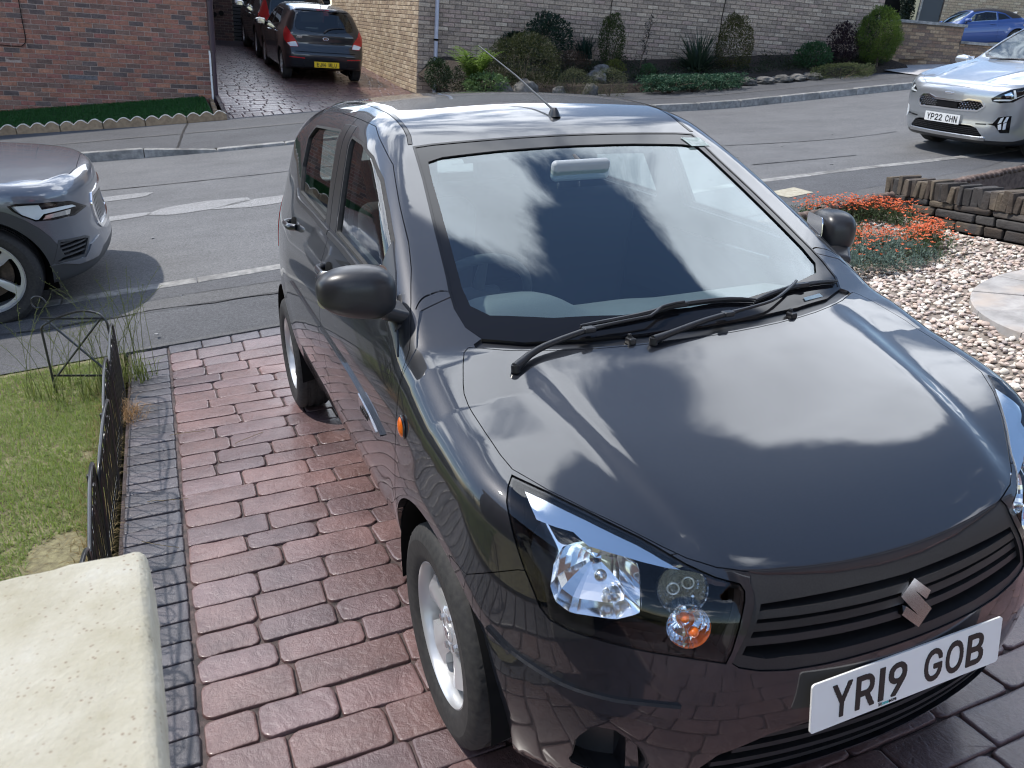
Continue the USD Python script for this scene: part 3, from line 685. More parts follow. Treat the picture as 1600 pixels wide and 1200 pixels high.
def wheel_wells(axles, half, R, z, depth=.36):
    ws = []
    for xa in axles:
        for s in (-1, 1): ws.append(Manifold.cylinder(depth + .1, R, R, 48).transform(np.array([[1, 0, 0, xa], [0, 0, 1, half - depth if s > 0 else -half - .1], [0, -1, 0, z]], float)))
    return Manifold.batch_boolean(ws, manifold3d.OpType.Add)
def mir(poly): return [(-y, z) for y, z in poly]
def side_prism(poly, s, g=0., w=1.2, inn=.2): return prism(poly, 'y', -w if s < 0 else inn, -inn if s < 0 else w, grow=g)
# ------------------------------------------------------------------ wheels: axis along +y (outer face), centre at the hub
def letters(text, h, depth=.002, bold=False):
    m = meshkit.text_mesh(text, h, depth, bold)
    return m
def tyre_mesh(R, rim, w, n=120, grooves=True):
    """a tyre as a lathe with a rounded shoulder, grooves round the tread and sipes across its shoulders"""
    h = w / 2
    prof = [(rim - .004, -h * .78), (rim + .006, -h * .88), (rim + .02, -h * .97), ((R + rim) / 2, -h * 1.0), (R - .028, -h * .96), (R - .012, -h * .88), (R - .003, -h * .74)]
    for g in (-.42, 0, .42):
        prof += [(R - .001, h * (g - .09)), (R - .007, h * (g - .075)), (R - .007, h * (g + .075)), (R - .001, h * (g + .09))]
    prof += [(R - .003, h * .74), (R - .012, h * .88), (R - .028, h * .96), ((R + rim) / 2 + .01, h * 1.01), ((R + rim) / 2 + .008, h * 1.01), ((R + rim) / 2, h * 1.0), (rim + .02, h * .97), (rim + .006, h * .88), (rim - .004, h * .78), (rim - .012, 0), (rim - .004, -h * .78)]
    m = trimesh.creation.revolve(np.array(prof), sections=n)
    m.vertices = np.stack([m.vertices[:, 0], m.vertices[:, 2], -m.vertices[:, 1]], 1)
    if grooves:                                                     # sipes notch the tread's shoulders
        v = m.vertices; r = np.hypot(v[:, 0], v[:, 2]); a = np.arctan2(v[:, 0], v[:, 2]); k = np.round((a / (2 * np.pi)) * n).astype(int) + (v[:, 1] > 0)
        f_ = np.where((k % 2 == 0) & (r > R - .02) & (np.abs(v[:, 1]) > h * .6), 1 - .0045 / R, 1.)
        v = v.copy(); v[:, 0] *= f_; v[:, 2] *= f_; m.vertices = v
    m.fix_normals() if False else None
    return m
def spoke_rim(R, w, spokes, hub=.055, wide=.62, narrow=.5, dish=.02, twist=0., hollow=True):
    """one-piece alloy disc: spokes that widen towards the rim, face at y = +w; built flat then domed"""
    shape = Point(0, 0).buffer(hub, quad_segs=12)
    rin = R * .88
    for k in range(spokes):
        a = 2 * np.pi * (k + .25) / spokes; step = 2 * np.pi / spokes
        pts = []
        for r, ww in ((hub * .6, narrow * step * 1.3), (hub * 1.5, narrow * step * .86), (R * .62, narrow * step * .70), (R * .82, wide * step * .68), (rin + .006, wide * step * .95)):
            pts.append((r, ww / 2))
        L = [(r * math.cos(a - t + twist * r), r * math.sin(a - t + twist * r)) for r, t in pts] + [(r * math.cos(a + t + twist * r), r * math.sin(a + t + twist * r)) for r, t in pts[::-1]]
        shape = shape.union(Polygon(L).buffer(0))
    ring = Point(0, 0).buffer(R, quad_segs=24).difference(Point(0, 0).buffer(rin, quad_segs=24))
    shape = shape.union(ring).buffer(-.004, quad_segs=3).buffer(.004, quad_segs=3).buffer(.004, quad_segs=3).buffer(-.004, quad_segs=3)
    shape = max(getattr(shape, 'geoms', [shape]), key=lambda g: g.area)
    cs = [np.array(shape.exterior.coords)[:-1]] + [np.array(i.coords)[:-1] for i in shape.interiors]
    base = Manifold.extrude(CrossSection([c if j == 0 else c for j, c in enumerate(cs)], manifold3d.FillRule.EvenOdd), .030).refine_to_length(.014)
    inner = shape.buffer(-.0045)
    def warp(p):
        r = np.hypot(p[:, 0], p[:, 1])
        q = p.copy()
        q[:, 2] = p[:, 2] - dish * np.clip(1 - (r / (R * .9)) ** 1.6, 0, 1) * 1.0
        e = np.array([0])
        return q
    m = base.warp_batch(warp)
    t = tm(m)
    # ridge each spoke: raise its middle line
    v = t.vertices
    ang = np.arctan2(v[:, 1], v[:, 0]); r = np.hypot(v[:, 0], v[:, 1])
    step = 2 * np.pi / spokes
    off = (ang - twist * r - 2 * np.pi * .25 / spokes + step / 2) % step - step / 2
    top = v[:, 2] > v[:, 2].min() + .012
    v[:, 2] += np.where(top & (r < R * .86) & (r > hub), -.012 * np.clip(np.abs(off) / (step * .33), 0, 1) ** 1.5, 0)
    t.vertices = v
    t.vertices = np.stack([t.vertices[:, 0], t.vertices[:, 2] + w, -t.vertices[:, 1]], 1)
    return t
def barrel(R, w):
    prof = np.array([(R, w * .96), (R + .004, w), (R - .003, w + .003), (R - .010, w * .92), (R - .016, w * .5), (R - .020, -w), (R - .006, -w), (R, w * .96)])
    m = trimesh.creation.revolve(prof, sections=64)
    m.vertices = np.stack([m.vertices[:, 0], m.vertices[:, 2], -m.vertices[:, 1]], 1)
    return m
def y_disc(r, y, th, n=40):
    c = trimesh.creation.cylinder(r, th, sections=n); c.vertices = np.stack([c.vertices[:, 0], c.vertices[:, 2] + y, -c.vertices[:, 1]], 1); return c
def build_wheel(parent, at, side, R=.285, rim=.186, w=.165, spokes=5, emblem=None, spoke_mat=None, tyre=True, grooves=True, spin=.3, **kw):
    """side -1: outer face towards -y"""
    c, s = math.cos(spin), math.sin(spin)
    A = np.array([[c, 0, s], [0, 1, 0], [-s, 0, c]])
    if side < 0: A = np.diag([-1., -1, 1]) @ A
    put = lambda m: placed(m, at, A)
    p = part(parent, 'wheel', put(tyre_mesh(R, rim, w, grooves=grooves)), rubber, 35)
    part(p, 'rim', put(barrel(rim, w * .40)), alloy, 40)
    part(p, 'spokes', put(spoke_rim(rim * .985, w * .17, spokes, **kw)), spoke_mat or alloy, 28)
    part(p, 'brake_disc', put(cat_([y_disc(rim * .68, w * -.10, .02), y_disc(rim * .34, -.0, .05)])), iron, 30)
    part(p, 'wheel_back', put(y_disc(rim * .97, -w * .34, .006)), void_black, 30)
    part(p, 'hub_cap', put(lathe([(0, 0.006), (.018, .0055), (.026, .002), (.027, -.01), (0, -.01)], 32).apply_transform(trimesh.transformations.rotation_matrix(-np.pi / 2, (1, 0, 0))).apply_translation((0, w * .17 + .016, 0))), alloy, 40)
    for k in range(4 if R < .3 else 5):
        a = 2 * np.pi * (k + .5) / (4 if R < .3 else 5)
        n = trimesh.creation.cylinder(.0095, .022, sections=6); n.vertices = np.stack([n.vertices[:, 0] + .05 * math.cos(a), n.vertices[:, 2] + w * .17 + .012, -n.vertices[:, 1] + .05 * math.sin(a)], 1)
        part(p, 'wheel_nut', put(n), dull_chrome, 30)
    if emblem is not None:
        e = emblem.copy(); e.vertices = np.stack([-e.vertices[:, 0], e.vertices[:, 2] + w * .17 + .021, e.vertices[:, 1]], 1)
        part(p, 'hub_emblem', put(e), dull_chrome, 30)
    return p
# ------------------------------------------------------------------ brickwork
def leaf_lump(n, rad, size, rng):
    """leaves through a box-like hedge"""
    p = rng.uniform(-1, 1, (n, 3)); k = np.abs(p).argmax(1); p[np.arange(n), k] = np.sign(p[np.arange(n), k]) * rng.uniform(.75, 1.05, n); p = p * np.asarray(rad)
    t = rng.normal(0, 1, (n, 3)); t /= np.linalg.norm(t, axis=1)[:, None]; s = np.cross(t, rng.normal(0, 1, (n, 3))); s /= np.linalg.norm(s, axis=1)[:, None]
    V = np.stack([p, p + t * size * .5 + s * size * .3, p + t * size, p + t * size * .5 - s * size * .3], 1).reshape(-1, 3); b = np.arange(n)[:, None] * 4
    return trimesh.Trimesh(V, np.vstack([b + [0, 1, 2], b + [0, 2, 3]]), process=False)
def brick_mesh(w, h, dep, ch=.005, rng=RNG):
    """front at z=0 facing +z, w by h, centred; eased front edges"""
    a, b = w / 2, h / 2; o = rng.normal(0, .0012, 4)
    V = [(-a, -b, -dep), (a, -b, -dep), (a, b, -dep), (-a, b, -dep), (-a, -b, -ch), (a, -b, -ch), (a, b, -ch), (-a, b, -ch), (-a + ch, -b + ch, o[0]), (a - ch, -b + ch, o[1]), (a - ch, b - ch, o[2]), (-a + ch, b - ch, o[3])]
    F = []
    for k in (0, 4):
        for j in range(4):
            p, q = k + j, k + (j + 1) % 4; F += [[p, q, q + 4], [p, q + 4, p + 4]]
    F += [[8, 9, 10], [8, 10, 11]]
    return trimesh.Trimesh(np.array(V, float), F, process=False)
def wall_frame(d):
    """columns: along the wall (level), up, out"""
    d = np.asarray(d, float); d = d - d @ UP * UP; d /= np.linalg.norm(d); return np.stack([d, UP, np.cross(d, UP)], 1)
def lay_bricks(parent, P0, d, L, H, mats, bw=.215, bh=.065, joint=.010, base=lambda u: 0., limit=300, seen=lambda u, v: True, weights=None, seed=1, mortar=None, proud=.006, header=.15, name='brick'):
    """courses from P0 along d (length L) up to H; pieces hidden or past the limit go into one stuff part; returns the wall's frame"""
    rng = np.random.default_rng(seed); A = wall_frame(d); P0 = np.asarray(P0, float)
    k = 0; n = 0; rest = [[] for _ in mats]; todo = []
    v = 0.
    while v < H:
        u = -(bw + joint) * (k % 2) * .5
        while u < L:
            u0, u1 = max(u, 0), min(u + bw, L)
            if u1 - u0 > .03 and v + bh > base((u0 + u1) / 2): todo.append((u0, u1, v))
            u += bw + joint
        v += bh + joint; k += 1
    order = sorted(range(len(todo)), key=lambda i: 0 if seen((todo[i][0] + todo[i][1]) / 2, todo[i][2]) else 1)
    for i in order:
        u0, u1, v = todo[i]
        m = brick_mesh(u1 - u0, bh, .03, min(.005, bh * .1), rng)
        c = P0 + A @ np.array([(u0 + u1) / 2, v + bh / 2, proud + rng.normal() * .0014])
        m = placed(m, c, A); j = rng.choice(len(mats), p=weights)
        if n < limit and seen((u0 + u1) / 2, v): part(parent, name, m, mats[j], False); n += 1
        else: rest[j].append(m)
    for j, r in enumerate(rest):
        if r: part(parent, name + 's_beyond', cat_(r), mats[j], False, kind='stuff')
    return A
def block(P0, A, u0, u1, v0, v1, w0, w1):
    b = box(u1 - u0, v1 - v0, w1 - w0, ((u0 + u1) / 2, (v0 + v1) / 2, (w0 + w1) / 2)); return placed(b, P0, A)
def brick_mat(name, c, dark=.55, sc=30):
    c = np.array(c); return noisy(name, tuple(c * .72), tuple(c * 1.15), sc, .9, .45, 140, c3=tuple(c * dark), scale3=9., lo3=.55, hi3=.75, vary=.13, bdist=.004)
red_bricks = [brick_mat('red_brick_%d' % k, c) for k, c in enumerate([(.25, .112, .078), (.21, .10, .076), (.30, .14, .092), (.15, .092, .075), (.105, .078, .073), (.23, .095, .077), (.19, .115, .09)])]
m_mortar = noisy('pinkish_mortar', (.25, .19, .16), (.36, .29, .25), 40, .95, .3)
tan_bricks = [brick_mat('tan_brick_%d' % k, c, .7) for k, c in enumerate([(.36, .285, .22), (.31, .245, .19), (.41, .335, .26), (.26, .205, .165), (.335, .25, .205)])]
m_mortar_tan = noisy('brown_mortar', (.10, .08, .065), (.17, .14, .115), 40, .95, .3)
upvc_white = plain('white_upvc', (.75, .76, .76), .3)
pipe_purple = plain('brown_purple_pipe', (.035, .020, .028), .35)
pipe_grey = plain('grey_pipe', (.40, .41, .47), .4)
roof_tile = noisy('roof_tile', (.10, .06, .05), (.17, .10, .08), 12, .85, .3, 60)

# red brick house across the road, left
RH0 = np.array([-14.95, -8.2, 1.23]); RHd = np.array([.03, 1., 0.])
rh = thing('red_brick_house', 'red brick house wall above the strip of artificial grass', 'house')
A_ = wall_frame(RHd); Lr = float((np.array([-14.79, -.16, 1.28]) - RH0) @ A_[:, 0])
rw_ = part(rh, 'wall', block(RH0, A_, 0, Lr, -1.4, 5.2, -.30, 0.), m_mortar, False)
lay_bricks(rw_, RH0, RHd, Lr, 4.2, red_bricks, seen=lambda u, v: u > Lr - 3.9 and .40 + .116 * (u - Lr) < v < 2.25, weights=[.24, .2, .12, .14, .12, .1, .08], seed=4)
part(rh, 'side_wall', block(RH0, A_, Lr - .28, Lr - .004, -.3, 5.2, -11, -.302), brick_mat('red_brick_plain', (.15, .075, .058)), False)
part(rh, 'roof', block(RH0, A_, -.4, Lr + .3, 5.2, 5.5, -8.5, .4), roof_tile, False)
pb = RH0 + A_ @ np.array([Lr + .035, 0, .05])
def up_pipe(base, h0, h1, r, brackets=(), n=14):
    base = np.asarray(base, float); return tube([base + UP * h0, base + UP * h1], r, n)
zc = float((np.array([0, 0, 1.]) @ UP))
dp = part(rh, 'downpipe', cat_([up_pipe(pb, .42, 1.33, .038), up_pipe(pb, 1.33, 4.6, .052)]), pipe_purple, 50)
part(dp, 'pipe_bracket', cat_([placed(trimesh.creation.cylinder(.046, .03, sections=16), pb + UP * q, frame(UP, (1, 0, 0))) for q in (.93, 1.31, 2.5)]), pipe_purple, 40)
part(rh, 'white_corner_bead', block(RH0, A_, Lr - .035, Lr - .005, .5, 1.33, .012, .02), upvc_white, False)
# black cable looping along the wall
cu = [(Lr - 5.2, 1.16), (Lr - 4.2, 1.22), (Lr - 3.6, 1.25), (Lr - 3.02, 1.22), (Lr - 2.93, 1.225), (Lr - 2.87, 1.27), (Lr - 2.85, 1.36), (Lr - 2.86, 1.7), (Lr - 2.88, 3.4)]
part(rh, 'cable', tube([RH0 + A_ @ np.array([u, v, .022]) for u, v in smooth_line(cu, 60)], .007, 6), void_black, 50)
part(rh, 'repaired_brick', block(RH0, A_, Lr - 2.30, Lr - 1.86, .752, .817, .006, .010), noisy('grey_render', (.07, .065, .07), (.14, .13, .135), 30, .9), False)

# artificial grass strip with scalloped edging
def turf_z(x, y): return plane_z(x, y) + .12 + .06 + .045 * (-12.75 - x)
single('artificial_turf_base', strip_sheet(lambda y: -14.97 + 0 * y, lambda y: x_back(y) - .08, -9, -.32, turf_z, 8, 20), plain('turf_backing', (.012, .035, .010), .9), 'green backing of the artificial grass strip', 'ground', kind='structure', smooth=True)
rt_ = np.random.default_rng(77); n = 42000
x, y = rt_.uniform(-14.93, -12.7, n), rt_.uniform(-5.2, -.34, n)
x, y = x[x < x_back(y) - .10], y[x < x_back(y) - .10]; n = len(x)
single('artificial_grass', blades(np.column_stack([x, y, turf_z(x, y)]), rt_.uniform(.03, .045, n), rt_.uniform(.003, .0045, n), rt_.uniform(.05, .6, n), rt_, .3), leafy('turf_blades', [(0, (.020, .085, .016)), (1, (.045, .14, .03))], .2), 'vivid green artificial grass strip below the red brick wall', 'grass', kind='stuff', smooth=True)
m_scal = noisy('sandstone_edging', (.17, .12, .075), (.26, .19, .12), 16, .85, .3, 90, vary=.1)
se = thing('scalloped_edging', 'cream scalloped concrete edging along the artificial grass', 'edging')
def scallop(w, h, t, lobes):
    top = []
    for k in range(lobes):
        a = np.linspace(np.pi, 0, 9); c = -w / 2 + (k + .5) * w / lobes; r = w / lobes / 2
        top += [(c + r * math.cos(q), h + r * .62 * math.sin(q)) for q in a]
    return trimesh.creation.extrude_polygon(Polygon([(-w / 2, -.1)] + top + [(w / 2, -.1)]).buffer(0), t, engine='earcut')
sc_ = scallop(.60, .095, .05, 3); sct = scallop(.60, .104, .052, 3); sct = trimesh.creation.extrude_polygon(Polygon(Polygon([(-.3, -.1)] + [(-.3 + .6 * t, .108 + .058 * abs(math.sin(t * 3 * math.pi))) for t in np.linspace(0, 1, 40)] + [(.3, -.1)])).difference(Polygon([(-.31, -.2)] + [(-.31 + .62 * t, .096 + .058 * abs(math.sin((-.31 + .62 * t + .3) / .6 * 3 * math.pi))) for t in np.linspace(0, 1, 40)] + [(.31, -.2)])).buffer(0), .054, engine='earcut'); m_white = noisy('worn_white_paint', (.55, .52, .44), (.74, .72, .66), 30, .8)
for k in range(13):
    y0 = -8.0 + .30 + k * .605
    rot = np.stack([(0, .9985, .056), (0, -.056, .9985), (1, 0, 0)], 1)
    xe = float(x_back(y0)) - .06; an = math.atan2(float(x_back(y0 + .3) - x_back(y0 - .3)), .6)
    part(se, 'edging_piece', placed(sc_, (xe, y0, plane_z(xe, y0) + .10), rotz(-an) @ rot), m_scal, 30)
    part(se, 'white_top', placed(sct, (xe - .002, y0, plane_z(xe, y0) + .10), rotz(-an) @ rot), m_white, 30)
for k in range(4):
    x0 = -12.98 - .52 * k
    part(se, 'edging_piece', placed(rbox(.50, .07, .30, .02), (x0, -.285 + .02 * k, plane_z(x0, -.25) + .10), rotz(-.03)), m_scal, 30)

# garage end of the far driveway
gw = thing('garage_end_wall', 'dark brick wall with a dark louvred garage door at the end of the far driveway', 'wall')
G0 = np.array([-26., -.9, float(far_drive_z(-26., 1.)) - .2]); Ag = wall_frame((0, 1., 0))
part(gw, 'wall', block(G0, Ag, 0, 2.28, -.3, 4, -.3, 0), m_mortar_tan, False)
dark_bricks = [brick_mat('dark_brick_%d' % k, c) for k, c in enumerate([(.075, .042, .036), (.055, .034, .032), (.095, .05, .042)])]
lay_bricks(gw, G0, (0, 1., 0), 2.28, 3.4, dark_bricks, limit=120, seen=lambda u, v: u > 1.3, seed=9)
gd = part(gw, 'garage_door', block(G0, Ag, 2.28, 5.2, -.3, 3.2, -.25, -.12), void_black, False)
for k in range(30): part(gd, 'louvre', block(G0, Ag, 2.30, 5.2, .25 + k * .1, .325 + k * .1, -.12, -.085), plain('louvre_dark', (.02, .022, .026), .4) if k == 0 else UsdShade.Material.Get(stage, '/World/Looks/louvre_dark'), False)
part(gw, 'lintel', block(G0, Ag, .9, 2.3, 2.05, 2.2, 0, .05), upvc_white, False)
for q in ((1.55, 1.35), (1.75, 1.0), (1.4, 1.1), (1.95, 1.05), (1.7, 1.2)): part(gw, 'wall_plaque', placed(y_disc(.07, 0, .03, 16), G0 + Ag @ np.array([q[0], q[1], .02]), frame((0, 0, 1), (0, 1, 0))), void_black if q[1] != 1.35 else upvc_white, 30)

# tan brick house across the road
TH0 = np.array([-15.40, 3.85, 1.25]); TH1 = np.array([-14.10, 14.70, 1.25])
th_ = thing('tan_brick_house', 'tan brick house wall behind the planted bank', 'house')
TA = wall_frame(TH1 - TH0); Lt = float((TH1 - TH0) @ TA[:, 0])
tw = part(th_, 'front_wall', block(TH0, TA, 0, Lt, -.5, 5.2, -.30, 0.), m_mortar_tan, False)
lay_bricks(tw, TH0, TH1 - TH0, Lt, 3.3, tan_bricks, .235, .070, .012, seen=lambda u, v: v < 1.95 and u < 3.6, weights=[.26, .24, .14, .2, .16], seed=6)
SA = wall_frame((1., -.02, 0)); S0 = TH0 + SA @ np.array([-9.5, 0, -.30]); S0 = np.array(TH0) - SA[:, 0] * 9.5 + 0 * UP
sw_ = part(th_, 'side_wall', block(S0, SA, 0, 9.49, -.5, 5.2, -.3, 0.), m_mortar_tan, False)
lay_bricks(sw_, S0, (1., -.02, 0), 9.49, 3.1, [brick_mat('cream_brick_%d' % k, c, .75) for k, c in enumerate([(.40, .32, .22), (.35, .27, .185), (.44, .36, .26), (.31, .235, .165)])], .235, .070, .012, limit=290, seen=lambda u, v: u > 5.2 and v < 2.2, seed=8)
part(th_, 'roof', block(TH0, TA, -.3, Lt + .3, 5.2, 5.5, -9, .4), roof_tile, False)
gp_ = TH0 + TA @ np.array([.36, 0, .055])
dp2 = part(th_, 'downpipe', up_pipe(gp_, .0, 4.5, .040), pipe_grey, 50)
part(dp2, 'pipe_bracket', cat_([placed(trimesh.creation.cylinder(.048, .035, sections=16), gp_ + UP * q, frame(UP, (1, 0, 0))) for q in (1.05, 2.6)]), void_black, 40)
for u, v0, v1 in ((4.1, .3, 2.6), (6.75, .7, 2.6)): part(th_, 'movement_joint', tube([TH0 + TA @ np.array([u + .01 * math.sin(v * 9), v, .0125]) for v in np.linspace(v0, v1, 12)], .009, 5), void_black, 40)

# retaining wall, slab, entrance and the house beyond, far right
RW0 = np.array([-13.42, 14.45, 1.42]); RWd = np.array([-12.267 + 12.874, 15.559 - 14.184, 0.]); RWd /= np.linalg.norm(RWd); RA = wall_frame(RWd)
rw2 = thing('retaining_wall', 'brown stone-faced retaining wall with flat coping, stepping down in front of the blue convertible', 'wall')
part(rw2, 'core', cat_([block(RW0, RA, -.6, 1.62, -.5, 1.18, -.25, 0.), block(RW0, RA, 1.62, 6, -.5, .84, -.25, 0.)]), m_mortar_tan, False)
stones_ = [brick_mat('wall_stone_%d' % k, c, .7) for k, c in enumerate([(.25, .175, .115), (.19, .125, .09), (.30, .22, .145), (.16, .115, .09)])]
lay_bricks(rw2, RW0 + RA @ np.array([-.6, 0, 0]), RWd, 2.22, 1.15, stones_, .20, .062, .010, limit=180, seed=12, name='wall_stone')
lay_bricks(rw2, RW0 + RA @ np.array([1.63, 0, 0]), RWd, 3.4, .81, stones_, .20, .062, .010, limit=100, seed=13, name='wall_stone')
part(rw2, 'coping', block(RW0, RA, -.6, 1.66, 1.18, 1.24, -.30, .05), m_kerb, False)
part(rw2, 'coping', block(RW0, RA, 1.60, 6, .84, .90, -.30, .05), m_kerb, False)
single('concrete_slab', sheet(-13.6, -11.3, 13.9, 19.5, lambda x, y: plane_z(x, y) + .135 + .04 * np.maximum(-12.0 - x, 0), 6, 6), noisy('pale_concrete', (.34, .33, .33), (.46, .45, .45), 6, .85, .2), 'pale concrete drive in front of the retaining wall', 'driveway', kind='structure', smooth=True)
BH0 = np.array([-27.22, 31.85, 3.6]); BH1 = np.array([-25.63, 35.28, 3.4]); BA = wall_frame(BH1 - BH0)
bh = thing('upper_house', 'pale brick house wall above the retaining wall, with dark entrance', 'house')
part(bh, 'wall', block(BH0, BA, .03, 9, -1.6, 4, -.3, 0), m_mortar_tan, False)
lay_bricks(bh, BH0 + BA[:, 0] * .04 - BA[:, 1] * .8, BH1 - BH0, 7.2, 3.0, [UsdShade.Material.Get(stage, '/World/Looks/cream_brick_%d' % k) for k in range(4)], .29, .09, .014, limit=200, seed=15)
part(bh, 'entrance_recess', block(BH0, BA, -6.4, -.98, -1.6, 4, -1.2, -.8), void_black, False)
part(bh, 'dark_panel', block(BH0, BA, -.90, .0, -1.6, 4, -.2, -.05), plain('blue_black_panel', (.02, .027, .036), .4), False)
part(bh, 'panel_frame', block(BH0, BA, -.97, -.90, -1.6, 4, -.2, .0), m_kerb, False)
# terrace the blue convertible stands on
tp_ = lambda x, y: 1.80 + .034 * np.maximum(y - 15.2, 0) + 0 * x
single('terrace', sheet(-34, -13.0, 14.75, 46, lambda x, y: tp_(x, y), 8, 8), m_kerb, 'parking terrace above the retaining wall', 'terrace', kind='structure', smooth=True)
# planted bank's soil
single('planting_bed', strip_sheet(lambda y: -15.6 + 0 * y, lambda y: x_back(y) + .02, 3.88, 14.6, lambda x, y: bed_z(x, y), 16, 40, 0.004), m_soil, 'dark soil of the sloping planted bank', 'bed', kind='structure', smooth=True)
single('bank_foot', strip_sheet(lambda y: x_back(y) + .015, lambda y: x_back(y) + .13, 3.6, 14.6, lambda x, y: plane_z(x, y) + .122 + (bed_z(x_back(y) + .02, y) - plane_z(x_back(y) + .02, y) - .112) * np.clip((x_back(y) + .13 - x) / .115, 0, 1), 5, 60), m_soil, 'earth slope at the foot of the planted bank', 'bed', kind='structure', smooth=True)

# neighbour's house on the left, seen only as the dark reflection along the hatchback's flank
nb_ = thing('neighbour_house', 'brick house left of the front lawn, outside the view', 'house')
NB0 = np.array([-2.0, -6.6, -.4]); NBA = wall_frame((-1., 0, 0)); NBA = wall_frame((1., 0, 0)) @ np.diag([1, 1, 1.])
nbm = brick_mat('neighbour_brick', (.12, .07, .055))
part(nb_, 'wall', placed(box(11, 6, 5.4), (3.6, -9.6, 2.2)), nbm, False)
part(nb_, 'roof', placed(box(11.6, 6.6, .3), (3.6, -9.6, 5.05)), roof_tile, False)
hd_ = thing('hedge', 'dark hedge along the far side of the front lawn, outside the view', 'hedge', (.6, -5.2, 0))
rh_ = np.random.default_rng(300)
HL = leaf_lump(9000, (3.2, .45, .85), .07, rh_); part(hd_, 'foliage', placed(HL, (0, 0, .8)), leafy('hedge_leaf', [(0, (.02, .035, .012)), (1, (.06, .085, .03))], .2), True)

# house behind the photographer, seen only in reflections
hb_ = thing('brick_house_behind', 'dark red brick house behind the camera, reflected in the hatchback', 'house')
H0 = np.array([3.3, 1.3, -.4]); HA = wall_frame((0, 1., .0)); HA = np.stack([HA[:, 0] * -1, HA[:, 1], -HA[:, 2]], 1)
H0 = np.array([3.3, 13.5, .2])
part(hb_, 'wall', block(H0, HA, 0, 12.2, -1.5, 5.2, -7, 0), M('house_brick', {'tc': ('texture_coordinate', {}), 'mp': ('mapping', {'rotation': (0, math.pi / 2, math.pi / 2)}), 'bt': ('brick_texture', {'color1': (.13, .06, .045), 'color2': (.09, .045, .04), 'mortar': (.22, .18, .16), 'scale': 1., 'brick_width': .225, 'row_height': .075, 'mortar_size': .006}), 'sx': ('separate_xyz', {}), 'cx': ('combine_xyz', {}), 'p': ('principled_bsdf', {'roughness': .9})},
     [('tc.object', 'sx.vector'), ('sx.y', 'cx.x'), ('sx.z', 'cx.y'), ('cx.vector', 'bt.vector'), ('bt.color', 'p.base_color')]), False)
part(hb_, 'roof', block(H0, HA, -.3, 12.5, 5.2, 5.4, -7.3, .35), roof_tile, False)
part(hb_, 'gutter', block(H0, HA, -.3, 12.5, 5.05, 5.2, .05, .2), upvc_white, False)
part(hb_, 'downpipe', block(H0, HA, 12.05, 12.15, -1.5, 5.05, .02, .12), upvc_white, False)
for u in (4.5, 8.9):
    w_ = part(hb_, 'window', block(H0, HA, u, u + 1.8, 1.0, 2.3, .01, .05), upvc_white, False)
    part(w_, 'pane', block(H0, HA, u + .08, u + .86, 1.08, 2.22, .05, .06), dark_glass, False); part(w_, 'pane', block(H0, HA, u + .94, u + 1.72, 1.08, 2.22, .05, .06), dark_glass, False)
dr_ = part(hb_, 'door', block(H0, HA, 11.0, 11.9, -.6, 1.6, .01, .06), upvc_white, False)
